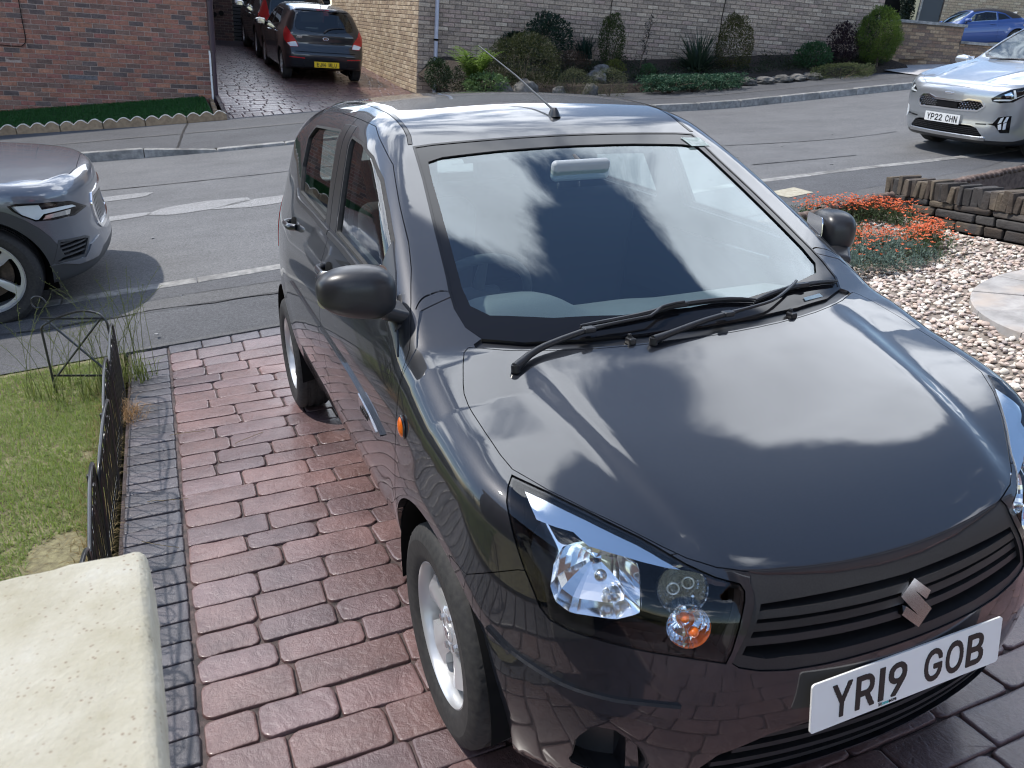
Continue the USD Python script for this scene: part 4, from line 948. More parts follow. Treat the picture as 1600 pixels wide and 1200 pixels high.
def hatchback_body():
    T0 = smoothed([.95, .80, .70, .66, .6, .5, .35, .2, .08, .0, -.03, -.06, -.093, -.2, -.36, -.52, -.7, -.83, -.896, -.96, -1.04, -1.2, -1.5, -1.9, -2.3, -2.6, -2.8, -3.0],
             [.40, .56, .655, .691, .733, .785, .845, .895, .935, .961, .972, .990, 1.009, 1.066, 1.149, 1.230, 1.317, 1.380, 1.411, 1.441, 1.469, 1.507, 1.540, 1.537, 1.505, 1.462, 1.42, 1.36], .014)
    kap = spl([1, .2, -.05, -.5, -.9, -1.2, -3.2], [.34, .34, .34, .22, .06, 0, 0], 1)
    crown = spl([1, .66, .2, -.05, -.3, -.9, -1.5, -3.2], [.18, .18, .09, .04, .0, -.0, -.10, -.13], 1)
    def T(x, y):
        y2 = np.minimum(y * y, .8)
        # the raised crease that runs from the lamp's inner end back to the pillar
        yc = .355 + .135 * np.clip((.62 - x) / .6, 0, 1) ** .6
        fade = np.clip((.66 - x) / .15, 0, 1) * np.clip((x + .12) / .15, 0, 1)
        dip = .016 * fade / (1 + np.exp(-(y - yc - .015) / .014))
        return T0(x + kap(x) * y2) + crown(x) * y2 - dip
    Wz = smoothed([.1, .17, .22, .3, .4, .55, .66, .75, .82, .9, .98, 1.04, 1.1, 1.2, 1.3, 1.42, 1.55, 1.7],
             [.655, .675, .695, .728, .766, .789, .797, .799, .797, .788, .771, .752, .731, .703, .673, .634, .580, .52], .045)
    Wx = smoothed([-3.1, -2.9, -2.6, -2.3, -2, -.2, .0, .15, .3, .42, .55, .68, .85],
             [-.17, -.105, -.045, -.015, 0, 0, -.004, -.012, -.028, -.055, -.10, -.165, -.29], .05)
    top = spl([-3, -2.0, -1.2, -.5, 0], [.7, .35, 0, .1, .2], 1)
    def W(x, z):
        w = Wz(z) + Wx(x) + .085 * np.clip((x - .08) / .22, 0, 1) ** 2 * np.clip((.50 - z) / .28, 0, 1)
        for xa in (0., -2.425):
            r = np.sqrt((x - xa) ** 2 + (z - .285) ** 2)
            w = w + .010 * np.exp(-((r - .36) / .075) ** 2) * (z < .95)
        return w
    Fz = smoothed([.05, .15, .22, .30, .38, .46, .53, .58, .66, .74, .85, 1.0],
             [.56, .62, .655, .680, .697, .704, .702, .698, .692, .684, .664, .62], .025)
    def F(y, z):
        y = np.minimum(y, 1.0)
        return Fz(z) - .30 * y * y - .55 * np.maximum(y - .35, 0) ** 2
    Rz = spl([.1, .3, .5, .8, .95, 1.1, 1.3, 1.45, 1.7], [-2.78, -2.84, -2.90, -2.895, -2.87, -2.80, -2.71, -2.68, -2.6])
    def R(y, z): return Rz(z) + .16 * np.minimum(y, 1) ** 2
    fl = spl([-3.1, -2.8, -2.4, 0, .4, .6, .9], [.30, .24, .17, .17, .17, .18, .22], 1)
    rt = smoothed([-3.1, -1, -.8, -.35, -.1, .1, .5, .9], [.13, .12, .085, .06, .07, .085, .06, .05], .12)
    return Body(T, W, F, R, fl, rt, .14, .16, .05)
# contours of the hatchback's panels, measured in metres from the front axle
LAMP = [(0.266, -0.680, 0.847), (0.284, -0.694, 0.835), (0.308, -0.706, 0.815), (0.336, -0.711, 0.791), (0.368, -0.712, 0.751), (0.391, -0.708, 0.711), (0.411, -0.701, 0.675), (0.429, -0.693, 0.637), (0.449, -0.681, 0.616), (0.480, -0.657, 0.607), (0.528, -0.610, 0.602), (0.572, -0.553, 0.595), (0.606, -0.490, 0.585), (0.626, -0.446, 0.576), (0.642, -0.406, 0.566), (0.640, -0.393, 0.591), (0.633, -0.376, 0.639), (0.619, -0.357, 0.681), (0.610, -0.352, 0.697), (0.600, -0.357, 0.709), (0.580, -0.396, 0.721), (0.545, -0.442, 0.741), (0.478, -0.504, 0.775), (0.401, -0.575, 0.807), (0.332, -0.631, 0.830)]
GRILLE = [(0.602, -0.346, 0.708), (0.618, -0.348, 0.686), (0.635, -0.369, 0.639), (0.641, -0.386, 0.599), (0.644, -0.401, 0.565), (0.660, -0.351, 0.547), (0.674, -0.292, 0.530), (0.683, -0.242, 0.524), (0.695, -0.133, 0.529), (0.700, -0.012, 0.532)]
MOULD = [(0.308, -0.761, 0.526), (0.334, -0.750, 0.514), (0.358, -0.739, 0.504), (0.391, -0.721, 0.495), (0.429, -0.699, 0.488), (0.499, -0.648, 0.478), (0.555, -0.593, 0.478), (0.592, -0.545, 0.481), (0.623, -0.486, 0.478)]
DOOR_EDGE = [(-0.823, -0.583, 1.361), (-0.668, -0.596, 1.275), (-0.516, -0.626, 1.186), (-0.430, -0.646, 1.132), (-0.336, -0.687, 1.068), (-0.224, -0.744, 0.977), (-0.207, -0.762, 0.954), (-0.184, -0.784, 0.916), (-0.193, -0.793, 0.863), (-0.207, -0.798, 0.793), (-0.235, -0.799, 0.688), (-0.276, -0.798, 0.560), (-0.331, -0.789, 0.455)]
SIDE_MOULD = [(-1.851, -0.799, 0.781), (-1.507, -0.799, 0.769), (-1.228, -0.799, 0.762), (-0.809, -0.799, 0.751), (-0.517, -0.799, 0.729), (-0.360, -0.798, 0.699)]
FOG = [(0.433, -0.647, 0.292), (0.465, -0.646, 0.348), (0.512, -0.624, 0.398), (0.550, -0.588, 0.401), (0.576, -0.543, 0.362), (0.576, -0.523, 0.313)]
REFL = [(0.438, -0.681, 0.680), (0.433, -0.670, 0.732), (0.431, -0.646, 0.765), (0.439, -0.611, 0.777), (0.478, -0.560, 0.764), (0.512, -0.524, 0.746), (0.543, -0.539, 0.707), (0.560, -0.549, 0.659), (0.537, -0.589, 0.642), (0.477, -0.656, 0.637), (0.451, -0.676, 0.652)]
SLEEVE = [(0.389, -0.696, 0.753), (0.385, -0.678, 0.781), (0.388, -0.652, 0.796), (0.403, -0.638, 0.792), (0.426, -0.621, 0.783)]
CHROME = [(0.284, -0.677, 0.841), (0.331, -0.675, 0.820), (0.371, -0.672, 0.797), (0.400, -0.647, 0.790), (0.425, -0.621, 0.784), (0.455, -0.603, 0.767), (0.514, -0.525, 0.745), (0.539, -0.484, 0.735), (0.581, -0.397, 0.719)]
# ------------------------------------------------------------------ the other cars' bodies, each from the ground below its front axle, x forwards
def simple_body(top, crown, wz, plan, nose, nose_round, tail, floor, rt, rf=.14, rr=.16, axles=(), flare=.012, tyre=.33, kap=None, extra_w=None, dip=None):
    T0 = spl(*zip(*top)); Cr = spl(*zip(*crown), 1); Wz = spl(*zip(*wz)); Wx = spl(*zip(*plan), 1); Fz = spl(*zip(*nose)); Rz = spl(*zip(*tail)); Fl = spl(*zip(*floor), 1); Rt = spl(*zip(*rt), 1)
    K = spl(*zip(*(kap or [(-6, 0), (2, 0)])), 1)
    def T(x, y):
        y2 = np.minimum(y * y, .9); t = T0(x + K(x) * y2) + Cr(x) * y2
        return t if dip is None else t + dip(x, y)
    def W(x, z):
        w = Wz(z) + Wx(x)
        for xa in axles:
            r = np.sqrt((x - xa) ** 2 + (z - tyre) ** 2); w = w + flare * np.exp(-((r - tyre * 1.24) / .085) ** 2) * (z < 1.0)
        return w
    def F(y, z):
        y = np.minimum(y, 1.1); return Fz(z) - nose_round[0] * y * y - nose_round[1] * np.maximum(y - .45, 0) ** 2
    def R(y, z): return Rz(z) + .16 * np.minimum(y, 1) ** 2
    return Body(T, W, F, R, Fl, Rt, rf, rr, .05)
def suv_body(k=1., kx=1.):
    sx = lambda x: x * kx if x > 0 else x
    q = lambda L: [(sx(x), z * k) for x, z in L]; qz = lambda L: [(z * k, w) for z, w in L]; qx = lambda L: [(sx(x), w) for x, w in L]; qn = lambda L: [(z * k, w * kx) for z, w in L]
    return simple_body(q([(1.1, .80), (.92, .93), (.84, .975), (.7, 1.01), (.5, 1.045), (.2, 1.085), (-.1, 1.12), (-.36, 1.14), (-.42, 1.165), (-.8, 1.37), (-1.15, 1.55), (-1.3, 1.605), (-1.7, 1.655), (-2.4, 1.66), (-3.1, 1.61), (-3.5, 1.54), (-4, 1.4)]),
        [(2, .02), (.5, -.04), (-.3, -.03), (-1, -.03), (-2, -.10), (-4, -.14)],
        qz([(.15, .82), (.3, .87), (.45, .905), (.65, .93), (.85, .945), (.97, .94), (1.05, .92), (1.12, .885), (1.3, .815), (1.5, .725), (1.66, .65), (1.9, .56)]),
        qx([(-4, -.14), (-3.6, -.05), (-3, -.01), (-2, 0), (.0, 0), (.3, -.012), (.5, -.035), (.7, -.08), (.95, -.19)]),
        qn([(.1, .74), (.22, .80), (.32, .86), (.42, .875), (.55, .865), (.62, .86), (.75, .865), (.88, .855), (.97, .82), (1.1, .70)]), (.20, .35),
        [(.2, -3.70), (.5, -3.80), (.9, -3.80), (1.1, -3.74), (1.5, -3.55), (1.8, -3.40)],
        [(-4, .3), (-3.5, .24), (.4, .22), (.8, .24), (1, .26)], [(-4, .1), (-.6, .08), (0, .07), (.8, .06), (1, .05)], .15, .16, (0, -2.865), .010, .37, [(-6, 0), (-1.2, .02), (-.5, .22), (2, .22)])
def crossover_body():
    def dip(x, y):
        f = np.clip((.80 - x) / .2, 0, 1) * np.clip((x + .3) / .3, 0, 1)
        return .012 * f * np.exp(-((y - .36 - .16 * np.clip((.7 - x) / .9, 0, 1)) / .05) ** 2)
    return simple_body([(1.1, .70), (.93, .83), (.86, .875), (.75, .915), (.55, .96), (.25, 1.01), (-.05, 1.05), (-.25, 1.075), (-.31, 1.095), (-.7, 1.30), (-1.05, 1.455), (-1.2, 1.50), (-1.6, 1.54), (-2.2, 1.545), (-2.8, 1.49), (-3.2, 1.42), (-3.6, 1.3)],
        [(2, .04), (.5, -.02), (-.3, -.02), (-1, -.03), (-2, -.10), (-4, -.14)],
        [(.15, .79), (.3, .84), (.45, .875), (.62, .895), (.8, .90), (.92, .89), (1.0, .865), (1.06, .835), (1.25, .755), (1.42, .675), (1.55, .60), (1.8, .50)],
        [(-4, -.14), (-3.4, -.05), (-2.8, -.01), (-2, 0), (.0, 0), (.3, -.012), (.5, -.035), (.7, -.085), (.95, -.20)],
        [(.1, .74), (.2, .80), (.3, .855), (.4, .875), (.5, .865), (.62, .87), (.75, .865), (.86, .83), (.95, .76), (1.1, .6)], (.20, .35),
        [(.2, -3.42), (.5, -3.49), (.9, -3.47), (1.1, -3.38), (1.4, -3.16), (1.7, -3.0)],
        [(-4, .3), (-3.2, .22), (.4, .19), (.8, .20), (1, .22)], [(-4, .1), (-.6, .08), (0, .07), (.8, .05), (1, .05)], .15, .16, (0, -2.70), .008, .325, [(-6, 0), (-1.1, .02), (-.4, .24), (2, .24)], dip=dip)
def supermini_body():
    return simple_body([(1, .62), (.8, .72), (.72, .77), (.5, .85), (.2, .92), (-.1, .98), (-.16, 1.0), (-.6, 1.24), (-.95, 1.40), (-1.15, 1.455), (-1.6, 1.49), (-2.2, 1.485), (-2.7, 1.44), (-2.95, 1.40), (-3.2, 1.33), (-3.5, 1.2)],
        [(2, .03), (-.3, -.02), (-1, -.04), (-2, -.11), (-4, -.14)],
        [(.15, .77), (.3, .82), (.5, .845), (.7, .855), (.85, .85), (.95, .83), (1.02, .80), (1.2, .72), (1.35, .645), (1.5, .56), (1.8, .45)],
        [(-4, -.16), (-3.2, -.06), (-2.8, -.015), (-2, 0), (.0, 0), (.3, -.02), (.5, -.06), (.8, -.2)],
        [(.1, .70), (.25, .76), (.4, .79), (.6, .77), (.75, .72), (.9, .6)], (.28, .4),
        [(.15, -3.04), (.3, -3.12), (.45, -3.19), (.58, -3.20), (.64, -3.17), (.72, -3.13), (.95, -3.11), (1.02, -3.08), (1.2, -2.98), (1.38, -2.87), (1.5, -2.83), (1.7, -2.8)],
        [(-4, .36), (-3.0, .27), (-2.6, .20), (.4, .17), (.8, .2)], [(-4, .08), (-.6, .08), (0, .07), (.8, .05)], .15, .13, (0, -2.525), .010, .31, [(-6, 0), (-1, .04), (-.3, .3), (2, .3)])
def convertible_body():
    return simple_body([(1, .62), (.8, .70), (.6, .78), (.2, .87), (-.2, .93), (-.42, .955), (-.46, .97), (-.85, 1.20), (-1.1, 1.335), (-1.3, 1.385), (-1.7, 1.39), (-2.2, 1.34), (-2.6, 1.20), (-2.85, 1.03), (-2.95, 1.0), (-3.4, .98), (-3.65, .93), (-3.9, .8)],
        [(2, .03), (-.3, -.02), (-1, -.06), (-2, -.13), (-2.9, -.06), (-4, -.05)],
        [(.15, .80), (.3, .85), (.5, .88), (.7, .885), (.82, .87), (.92, .84), (.98, .80), (1.1, .74), (1.25, .66), (1.4, .56), (1.6, .44)],
        [(-4, -.2), (-3.6, -.07), (-3.0, -.015), (-2, 0), (.0, 0), (.4, -.03), (.6, -.08), (.85, -.2)],
        [(.1, .76), (.3, .84), (.5, .86), (.7, .80), (.9, .6)], (.25, .4),
        [(.15, -3.60), (.4, -3.70), (.6, -3.71), (.8, -3.66), (1.0, -3.62), (1.6, -3.5)],
        [(-4, .3), (-3.0, .22), (.4, .18), (.8, .2)], [(-4, .07), (-.6, .09), (0, .06), (.8, .05)], .15, .14, (0, -2.65), .012, .31, [(-6, 0), (-1, .04), (-.4, .25), (2, .25)])
def ground_frame(fwd, normal):
    n = np.asarray(normal, float); n /= np.linalg.norm(n); f = np.asarray(fwd, float); f = f - f @ n * n; f /= np.linalg.norm(f)
    return np.stack([f, np.cross(n, f), n], 1)
ROAD_N = (.082, -.056, 1.)
SUV_AT = ((-5.38, -2.40, float(plane_z(-5.38, -2.40))), ground_frame((.0, 1, 0), ROAD_N))
CROSS_AT = ((-6.15, 8.87, float(plane_z(-6.15, 8.87))), ground_frame((0, -1, 0), (.082, -.035, 1.)))
MINI_AT = ((-19.85, 2.26, float(far_drive_z(-19.85, 2.26))), ground_frame((-1, -.01, 0), (.122, .06, 1)))
MINI2_AT = ((-24.45, 2.40, float(far_drive_z(-24.45, 2.40))), ground_frame((-1, 0, 0), (.122, .06, 1)))
# ------------------------------------------------------------------ the grey hatchback on the driveway
def s_emblem(size, th):
    """the angular S badge, in the xy plane, centred"""
    S = Polygon([(.015, .50), (.41, .15), (.275, .005), (.0, .25), (.38, -.215), (-.015, -.50), (-.41, -.15), (-.275, -.005), (.0, -.25), (-.38, .215)])
    m = trimesh.creation.extrude_polygon(S, th / size, engine='earcut'); m.vertices *= size
    return m
def number_plate(parent, text, C, right, up, w=.52, h=.111, back=plate_white, name='number_plate', small=None):
    right, up = np.array(right, float), np.array(up, float); out = np.cross(right, up); A = np.stack([right, up, out], 1)
    pg = round_corners([(-w / 2, -h / 2), (w / 2, -h / 2), (w / 2, h / 2), (-w / 2, h / 2)], .008)
    pm = trimesh.creation.extrude_polygon(Polygon(pg), .004, engine='earcut')
    p = part(parent, name, placed(pm, C, A), back, 30)
    chars = []; x = 0.
    for ch in text:
        if ch == ' ': x += .038; continue
        g = letters(ch, .079, .0015, True) if ch not in '1I' else box(.014, .079, .0015, (0, 0, .00075))
        lo, hi = g.bounds[0], g.bounds[1]
        tw = .014 if ch in '1I' else .050
        sx = tw / (hi[0] - lo[0]); sy = .079 / (hi[1] - lo[1])
        g.apply_translation((-lo[0], -lo[1], 0)); g.vertices *= [sx, sy, 1]
        chars.append((g, x, tw)); x += tw + .011
    tot = x - .011; k = min(1., (w - .05) / tot)
    for g, x0, tw in chars:
        g = g.copy(); g.vertices = g.vertices * [k, k * .98, 1] + [(x0 - tot / 2) * k, -.0395 * k, .0042]
        part(p, 'character', placed(g, C, A), plate_black, 30)
    if small:
        x = -.085
        for s_, mt in small:
            g = letters(s_, .0075, .0008, True); g.apply_translation((-g.bounds[0][0], 0, 0)); g.vertices += [x, -.051, .0042]; x = g.bounds[1][0] + .0005
            part(p, 'dealer_lettering', placed(g, C, A), mt, 30)
    return p

def build_hatchback():
    car = thing('hatchback', 'dark grey five-door hatchback parked nose-on in the foreground on the red driveway', 'car')
    paint_grey = paint('dark_grey_metallic', (.008, .009, .012), .35, .42)
    B = hatchback_body()
    K = Skin(B, (-3.0, -.9, .1), (.8, .9, 1.62), .0185)
    level, cavity = K.level, K.cavity; solid = level(0.)
    wells = []
    for xa in (.005, -2.425):
        for s in (-1, 1):
            c = Manifold.cylinder(.36, .355 if xa > -1 else .35, .355 if xa > -1 else .35, 64).transform(np.array([[1, 0, 0, xa], [0, 0, 1, .55 if s > 0 else -.91], [0, -1, 0, .288]], float))
            wells.append(c)
    wells = Manifold.batch_boolean(wells, manifold3d.OpType.Add)
    rest = solid - cavity - wells
    deep = solid - wells

    # --- outlines
    half_side = [(-.145, -.632), (-.101, -.651), (-.039, -.674), (-.009, -.683), (.028, -.687), (.055, -.688), (.132, -.687), (.209, -.684), (.258, -.677)]
    top_lamp = [(p[0], p[1]) for p in LAMP[:-11:-1]][:9]           # along the lamp's upper edge, outer end first
    front = [(.598, -.352), (.612, -.312), (.626, -.249), (.641, -.167), (.651, -.06), (.652, 0.)]
    rear = [(-.017 - .251 * y * y - .312 * y ** 4, y) for y in np.linspace(0, -.615, 9)]
    hb = rear + half_side + [(.333, -.632), (.403, -.576), (.479, -.505), (.545, -.442), (.579, -.396)] + front
    bonnet_poly = hb[::1] + [(x, -y) for x, y in hb[::-1]][1:-1]
    P_bonnet = lambda g: prism(bonnet_poly, 'z', .55, 1.2, grow=g)
    wsr = [(-.905, 0), (-.903, -.2), (-.896, -.45), (-.889, -.516), (-.738, -.536), (-.529, -.571), (-.38, -.594), (-.328, -.604), (-.276, -.609), (-.212, -.602), (-.165, -.575), (-.118, -.48), (-.082, -.34), (-.058, -.18), (-.050, 0)]
    ws_poly = wsr + [(x, -y) for x, y in wsr[::-1]][1:-1]
    P_ws = lambda g: prism(ws_poly, 'z', .85, 1.6, grow=g)
    wsi = [(-.842, 0), (-.838, -.25), (-.828, -.44), (-.812, -.492), (-.75, -.505), (-.331, -.566), (-.27, -.566), (-.225, -.53), (-.165, -.38), (-.125, -.2), (-.112, 0)]
    ws_in = wsi + [(x, -y) for x, y in wsi[::-1]][1:-1]
    cowl_poly = [(-.6, -.618)] if False else None
    LW = np.array([.78, -.58, .24])
    def P_lamp(s, g=0.):
        pts, w = np.array(LAMP), LW.copy()
        if s > 0: pts, w = mirror_y(pts), w * [1, -1, 1]
        wn = w / np.linalg.norm(w); c0 = (pts @ wn).mean()
        return prism(pts, w, c0 - .24, c0 + .3, grow=g)
    gr = [(p[1], p[2]) for p in GRILLE]
    gl = [(-.346, .712), (-.345, .700), (-.350, .680), (-.369, .639), (-.387, .599), (-.399, .568), (-.385, .556), (-.345, .543), (-.285, .533), (-.2, .529), (-.1, .529), (0, .529)]
    grille_poly = gl + [(-y, z) for y, z in gl[::-1]][1:] + [(.30, .78), (-.30, .78)]
    P_grille = lambda g=0.: prism(grille_poly, 'x', .38, .9, grow=g)
    door_line = [(-1.09, 1.452), (-.95, 1.408), (-.823, 1.356), (-.668, 1.270), (-.516, 1.182), (-.43, 1.128), (-.336, 1.062), (-.26, 1.006), (-.224, .975), (-.203, .95), (-.186, .916), (-.193, .863), (-.207, .793), (-.236, .688), (-.262, .57), (-.29, .47), (-.305, .40), (-.315, .27)]
    seam_mid = [(-1.33, 1.468), (-1.285, 1.2), (-1.243, 1.07), (-1.262, 1.0), (-1.254, .939), (-1.228, .762), (-1.226, .5), (-1.226, .27)]
    front_door = door_line + seam_mid[::-1]
    arch = [(-2.425 + .395 * math.cos(a), .288 + .395 * math.sin(a)) for a in np.linspace(.35, 1.15, 8)]
    rear_door = seam_mid + [(-1.99, .27)] + arch + [(-2.17, .85), (-2.13, 1.0), (-2.10, 1.12), (-2.09, 1.25), (-2.06, 1.40), (-1.98, 1.462), (-1.65, 1.475)]
    win_front = round_corners([(-1.235, 1.420), (-1.067, 1.406), (-.93, 1.374), (-.79, 1.320), (-.66, 1.25), (-.545, 1.183), (-.44, 1.108), (-.36, 1.045), (-.44, 1.052), (-.75, 1.082), (-1.14, 1.106)], .018)
    win_rear = round_corners([(-1.42, 1.428), (-1.90, 1.420), (-1.985, 1.37), (-1.99, 1.25), (-1.93, 1.146), (-1.71, 1.133), (-1.325, 1.112)], .02)
    def door_prism(poly, s, g=0.):                                  # cut obliquely, so that the frame's edge over the pillar stays crisp
        P3 = np.array([(x, -skin_y(x, z), z) for x, z in poly]); w = np.array([0, -.8, .6])
        if s > 0: P3, w = mirror_y(P3), w * [1, -1, 1]
        return prism(P3, w, .55, 1.8, grow=g)
    def skin_y(x, z):
        lo_, hi_ = .2, .95                                            # outermost y of the skin at this height
        for _ in range(24):
            m_ = (lo_ + hi_) / 2
            if float(B.f(np.array(x), np.array(m_), np.array(z))) < 0: lo_ = m_
            else: hi_ = m_
        return lo_
    def side(poly, s, g=0.): return prism([(x, z) for x, z in poly], 'y', -1.0 if s < 0 else .35, -.35 if s < 0 else 1.0, grow=g)
    bumper_poly = [(.165, .625), (.242, .619), (.389, .706), (.46, .73), (.66, .80), (1., .80), (1., .0), (.20, .0), (.20, .3)]
    P_bumper = lambda g=0.: prism(bumper_poly, 'y', -1, 1, grow=g)
    wing_poly = [(-.182, .916), (-.19, .95), (-.212, .978), (-.30, 1.045), (-.315, 1.075), (-.26, 1.09), (-.05, 1.1), (.7, .95), (.7, .5), (.1, .3), (-.28, .2), (-.312, .27), (-.302, .40), (-.287, .47), (-.259, .57), (-.233, .688), (-.204, .793), (-.190, .863)]
    gap = .0022

    # --- bonnet, windscreen and its black border
    pb, pw = P_bonnet(0), P_ws(0)
    part(car, 'bonnet', panel(rest ^ P_bonnet(-gap)), paint_grey)
    lamps = {s: P_lamp(s, 0.) for s in (-1, 1)}
    cut = rest - pb - pw
    skin_a = Slab(level, .001, .0035)
    fr = part(car, 'windscreen', panel(Slab(level, .006, .009) ^ P_ws(-.008)), screen_glass)
    part(fr, 'black_border', panel(skin_a ^ (P_ws(-.0085) - prism(ws_in, 'z', .8, 1.7))), gloss_black)
    part(fr, 'seal', panel(Slab(level, -.001, .006) ^ (P_ws(0.) - P_ws(-.0075))), gloss_black)
    # --- cowl: the dark tray below the wipers
    cw = [(-.052, 0), (-.06, -.18), (-.085, -.34), (-.12, -.48), (-.167, -.577), (-.16, -.60), (-.13, -.60)] + [(-.017 - .251 * y * y - .312 * y ** 4 - .004, y) for y in np.linspace(-.58, 0, 8)]
    cw = cw + [(x, -y) for x, y in cw[::-1]][1:-1]
    Pc = prism(cw, 'z', .85, 1.2)
    part(car, 'cowl_panel', panel(Slab(level, .010, .03) ^ prism(cw, 'z', .85, 1.2, grow=.02)), satin_plastic)
    cut = cut - Pc
    # --- lamps' and grille's openings
    for s in (-1, 1): cut = cut - lamps[s]
    Pg = P_grille()
    cut = cut - Pg
    bump = (cut ^ P_bumper(-gap))
    cut = cut - P_bumper(0)
    # --- bumper with fog-lamp wells and lower air intake
    fog = smooth_line([(p[1], p[2]) for p in FOG] + [(-.53, .262), (-.60, .250), (-.65, .265)], 28, True)
    fogp = {s: prism([(y * -s, z) for y, z in fog], 'x', .35, .9) for s in (-1, 1)}
    low = round_corners([(-.47, .235), (.47, .235), (.40, .335), (.30, .378), (.18, .395), (-.18, .395), (-.30, .378), (-.40, .335)], .02)
    Plow = prism(low, 'x', .4, .9)
    bm = part(car, 'front_bumper', panel(bump - fogp[-1] - fogp[1] - Plow), paint_grey)
    for s in (-1, 1):
        ring = Slab(level, .003, .065) ^ (prism([(y * -s, z) for y, z in fog], 'x', .35, .9) - prism([(y * -s, z) for y, z in fog], 'x', .35, .9, grow=-.004))
        part(bm, 'fog_lamp_surround', panel(ring), satin_plastic)
        part(bm, 'fog_lamp_back', panel(Slab(level, .055, .065) ^ fogp[s]), black_plastic)
        # the bright vane beside the fog-lamp well
        vane = prism([(y * -s, z) for y, z in [(-.565, .37), (-.548, .375), (-.528, .262), (-.552, .255)]], 'x', .35, .9)
        part(bm, 'fog_lamp_vane', panel(Slab(level, .012, .05) ^ vane), paint_grey)
    part(bm, 'intake_back', panel(Slab(level, .06, .066) ^ Plow), void_black)
    for k, z in enumerate((.255, .29, .325, .360)):
        yw = .46 - max(0, z - .235) * 1.1
        bar = prism([(-yw, z - .008), (yw, z - .008), (yw, z + .008), (-yw, z + .008)], 'x', .4, .9)
        part(bm, 'intake_slat', panel(Slab(level, .008 + .002 * k, .05) ^ bar ^ prism(low, 'x', .4, .9, grow=-.001)), black_plastic)
    for s in (-1, 1):
        # rubbing strip round the bumper's corner
        L = np.array(MOULD) if s < 0 else mirror_y(MOULD)
        L = smooth_line(L, 30)
        wd = np.interp(np.linspace(0, 1, 30), [0, .1, .85, 1], [.006, .034, .034, .022])
        pl = np.vstack([L, (L - np.outer(wd, (0, 0, 1)))[::-1]])
        wv = np.array([.72, -.69 if s < 0 else .69, 0])
        c0 = (pl @ (wv / np.linalg.norm(wv))).mean()
        part(bm, 'rubbing_strip', panel(Slab(level, -.009, .002) ^ prism(pl, wv, c0 - .12, c0 + .2)), paint_grey)
    # --- grille
    gp = part(car, 'grille', panel(Slab(level, .048, .056) ^ P_grille(-.002)), void_black)
    rim = Slab(level, .000, .05) ^ (P_grille(-.0015) - prism([(y * .985, .535 + (z - .529) * 1.0 + .016) for y, z in gl] + [(-y * .985, z + .022) for y, z in gl[::-1]], 'x', .38, .9))
    inner_poly = [(y * .97, max(z, .545) + .004) for y, z in gl[1:-1]] + [(-y * .97, max(z, .545) + .004) for y, z in gl[-2:0:-1]]
    rim = Slab(level, .003, .05) ^ (P_grille(-.0015) - prism([(-.335, .675), (-.353, .637), (-.372, .598), (-.378, .582), (-.33, .566), (-.2, .556), (0, .554), (.2, .556), (.33, .566), (.378, .582), (.372, .598), (.353, .637), (.335, .675), (.2, .672), (0, .668), (-.2, .672)], 'x', .38, .9))
    part(gp, 'grille_frame', panel(rim), black_plastic)
    for k, (z, th) in enumerate(((.648, .012), (.622, .013), (.594, .014))):
        yw = .36 + .012 * k
        ys = np.linspace(-yw, yw, 15)
        zz = z + .10 * ys ** 2
        bar = [(y, q - th) for y, q in zip(ys, zz)] + [(y, q + th * .2) for y, q in zip(ys[::-1], zz[::-1])]
        part(gp, 'grille_slat', panel(Slab(level, .006 + .005 * k, .046) ^ prism(bar, 'x', .38, .9) ^ P_grille(-.004)), black_plastic)
    em = s_emblem(.100, .012)
    A = np.stack([(0, 1, 0), (-.32, 0, .947), (.947, 0, .32)], 1)
    part(gp, 'emblem', placed(em, (.682, .012, .608), A), chrome, 20)
    number_plate(car, 'YR19 GOB', (.708, .012, .452), (0, 1, 0), (-.10, 0, .995), small=[('St', plate_black), ('one', plate_teal), ('acre', plate_black)])
    part(car, 'number_plate_mount', box(.03, .36, .07, (.684, .012, .45)), black_plastic)
    # --- headlamps
    build_headlamps(car, B, level, deep, P_lamp)
    # --- wings, doors, windows
    for s in (-1, 1):
        W = side(wing_poly, s, -gap)
        part(car, 'front_wing', panel(cut ^ W), paint_grey)
        cut = cut - side(wing_poly, s, 0)
        dn = part(car, 'front_door', panel((cut ^ door_prism(front_door, s, -gap)) - side(win_front, s)), paint_grey)
        dr = part(car, 'rear_door', panel((cut ^ door_prism(rear_door, s, -gap)) - side(win_rear, s)), paint_grey)
        cut = cut - door_prism(front_door, s) - door_prism(rear_door, s)
        for pth, wn in ((dn, win_front), (dr, win_rear)):
            part(pth, 'window', panel(Slab(level, .009, .012) ^ side(wn, s, .006)), side_glass)
            part(pth, 'window_seal', panel(Slab(level, .000, .012) ^ (side(wn, s, -.0005) - side(wn, s, -.009))), rubber)
        # the black pillar band between the windows, the bright belt line
        pil = [(-1.248, 1.445), (-1.41, 1.448), (-1.322, 1.118), (-1.15, 1.108)]
        half = [(-1.248, 1.445), (-1.325, 1.446), (-1.282, 1.2), (-1.247, 1.113), (-1.15, 1.108)]
        oth = [(-1.331, 1.446), (-1.41, 1.446), (-1.322, 1.118), (-1.253, 1.113), (-1.288, 1.2)]
        for pth, q in ((dn, half), (dr, oth)):
            part(pth, 'pillar_trim', panel(Slab(level, -.0015, .003) ^ side(q, s)), satin_plastic)
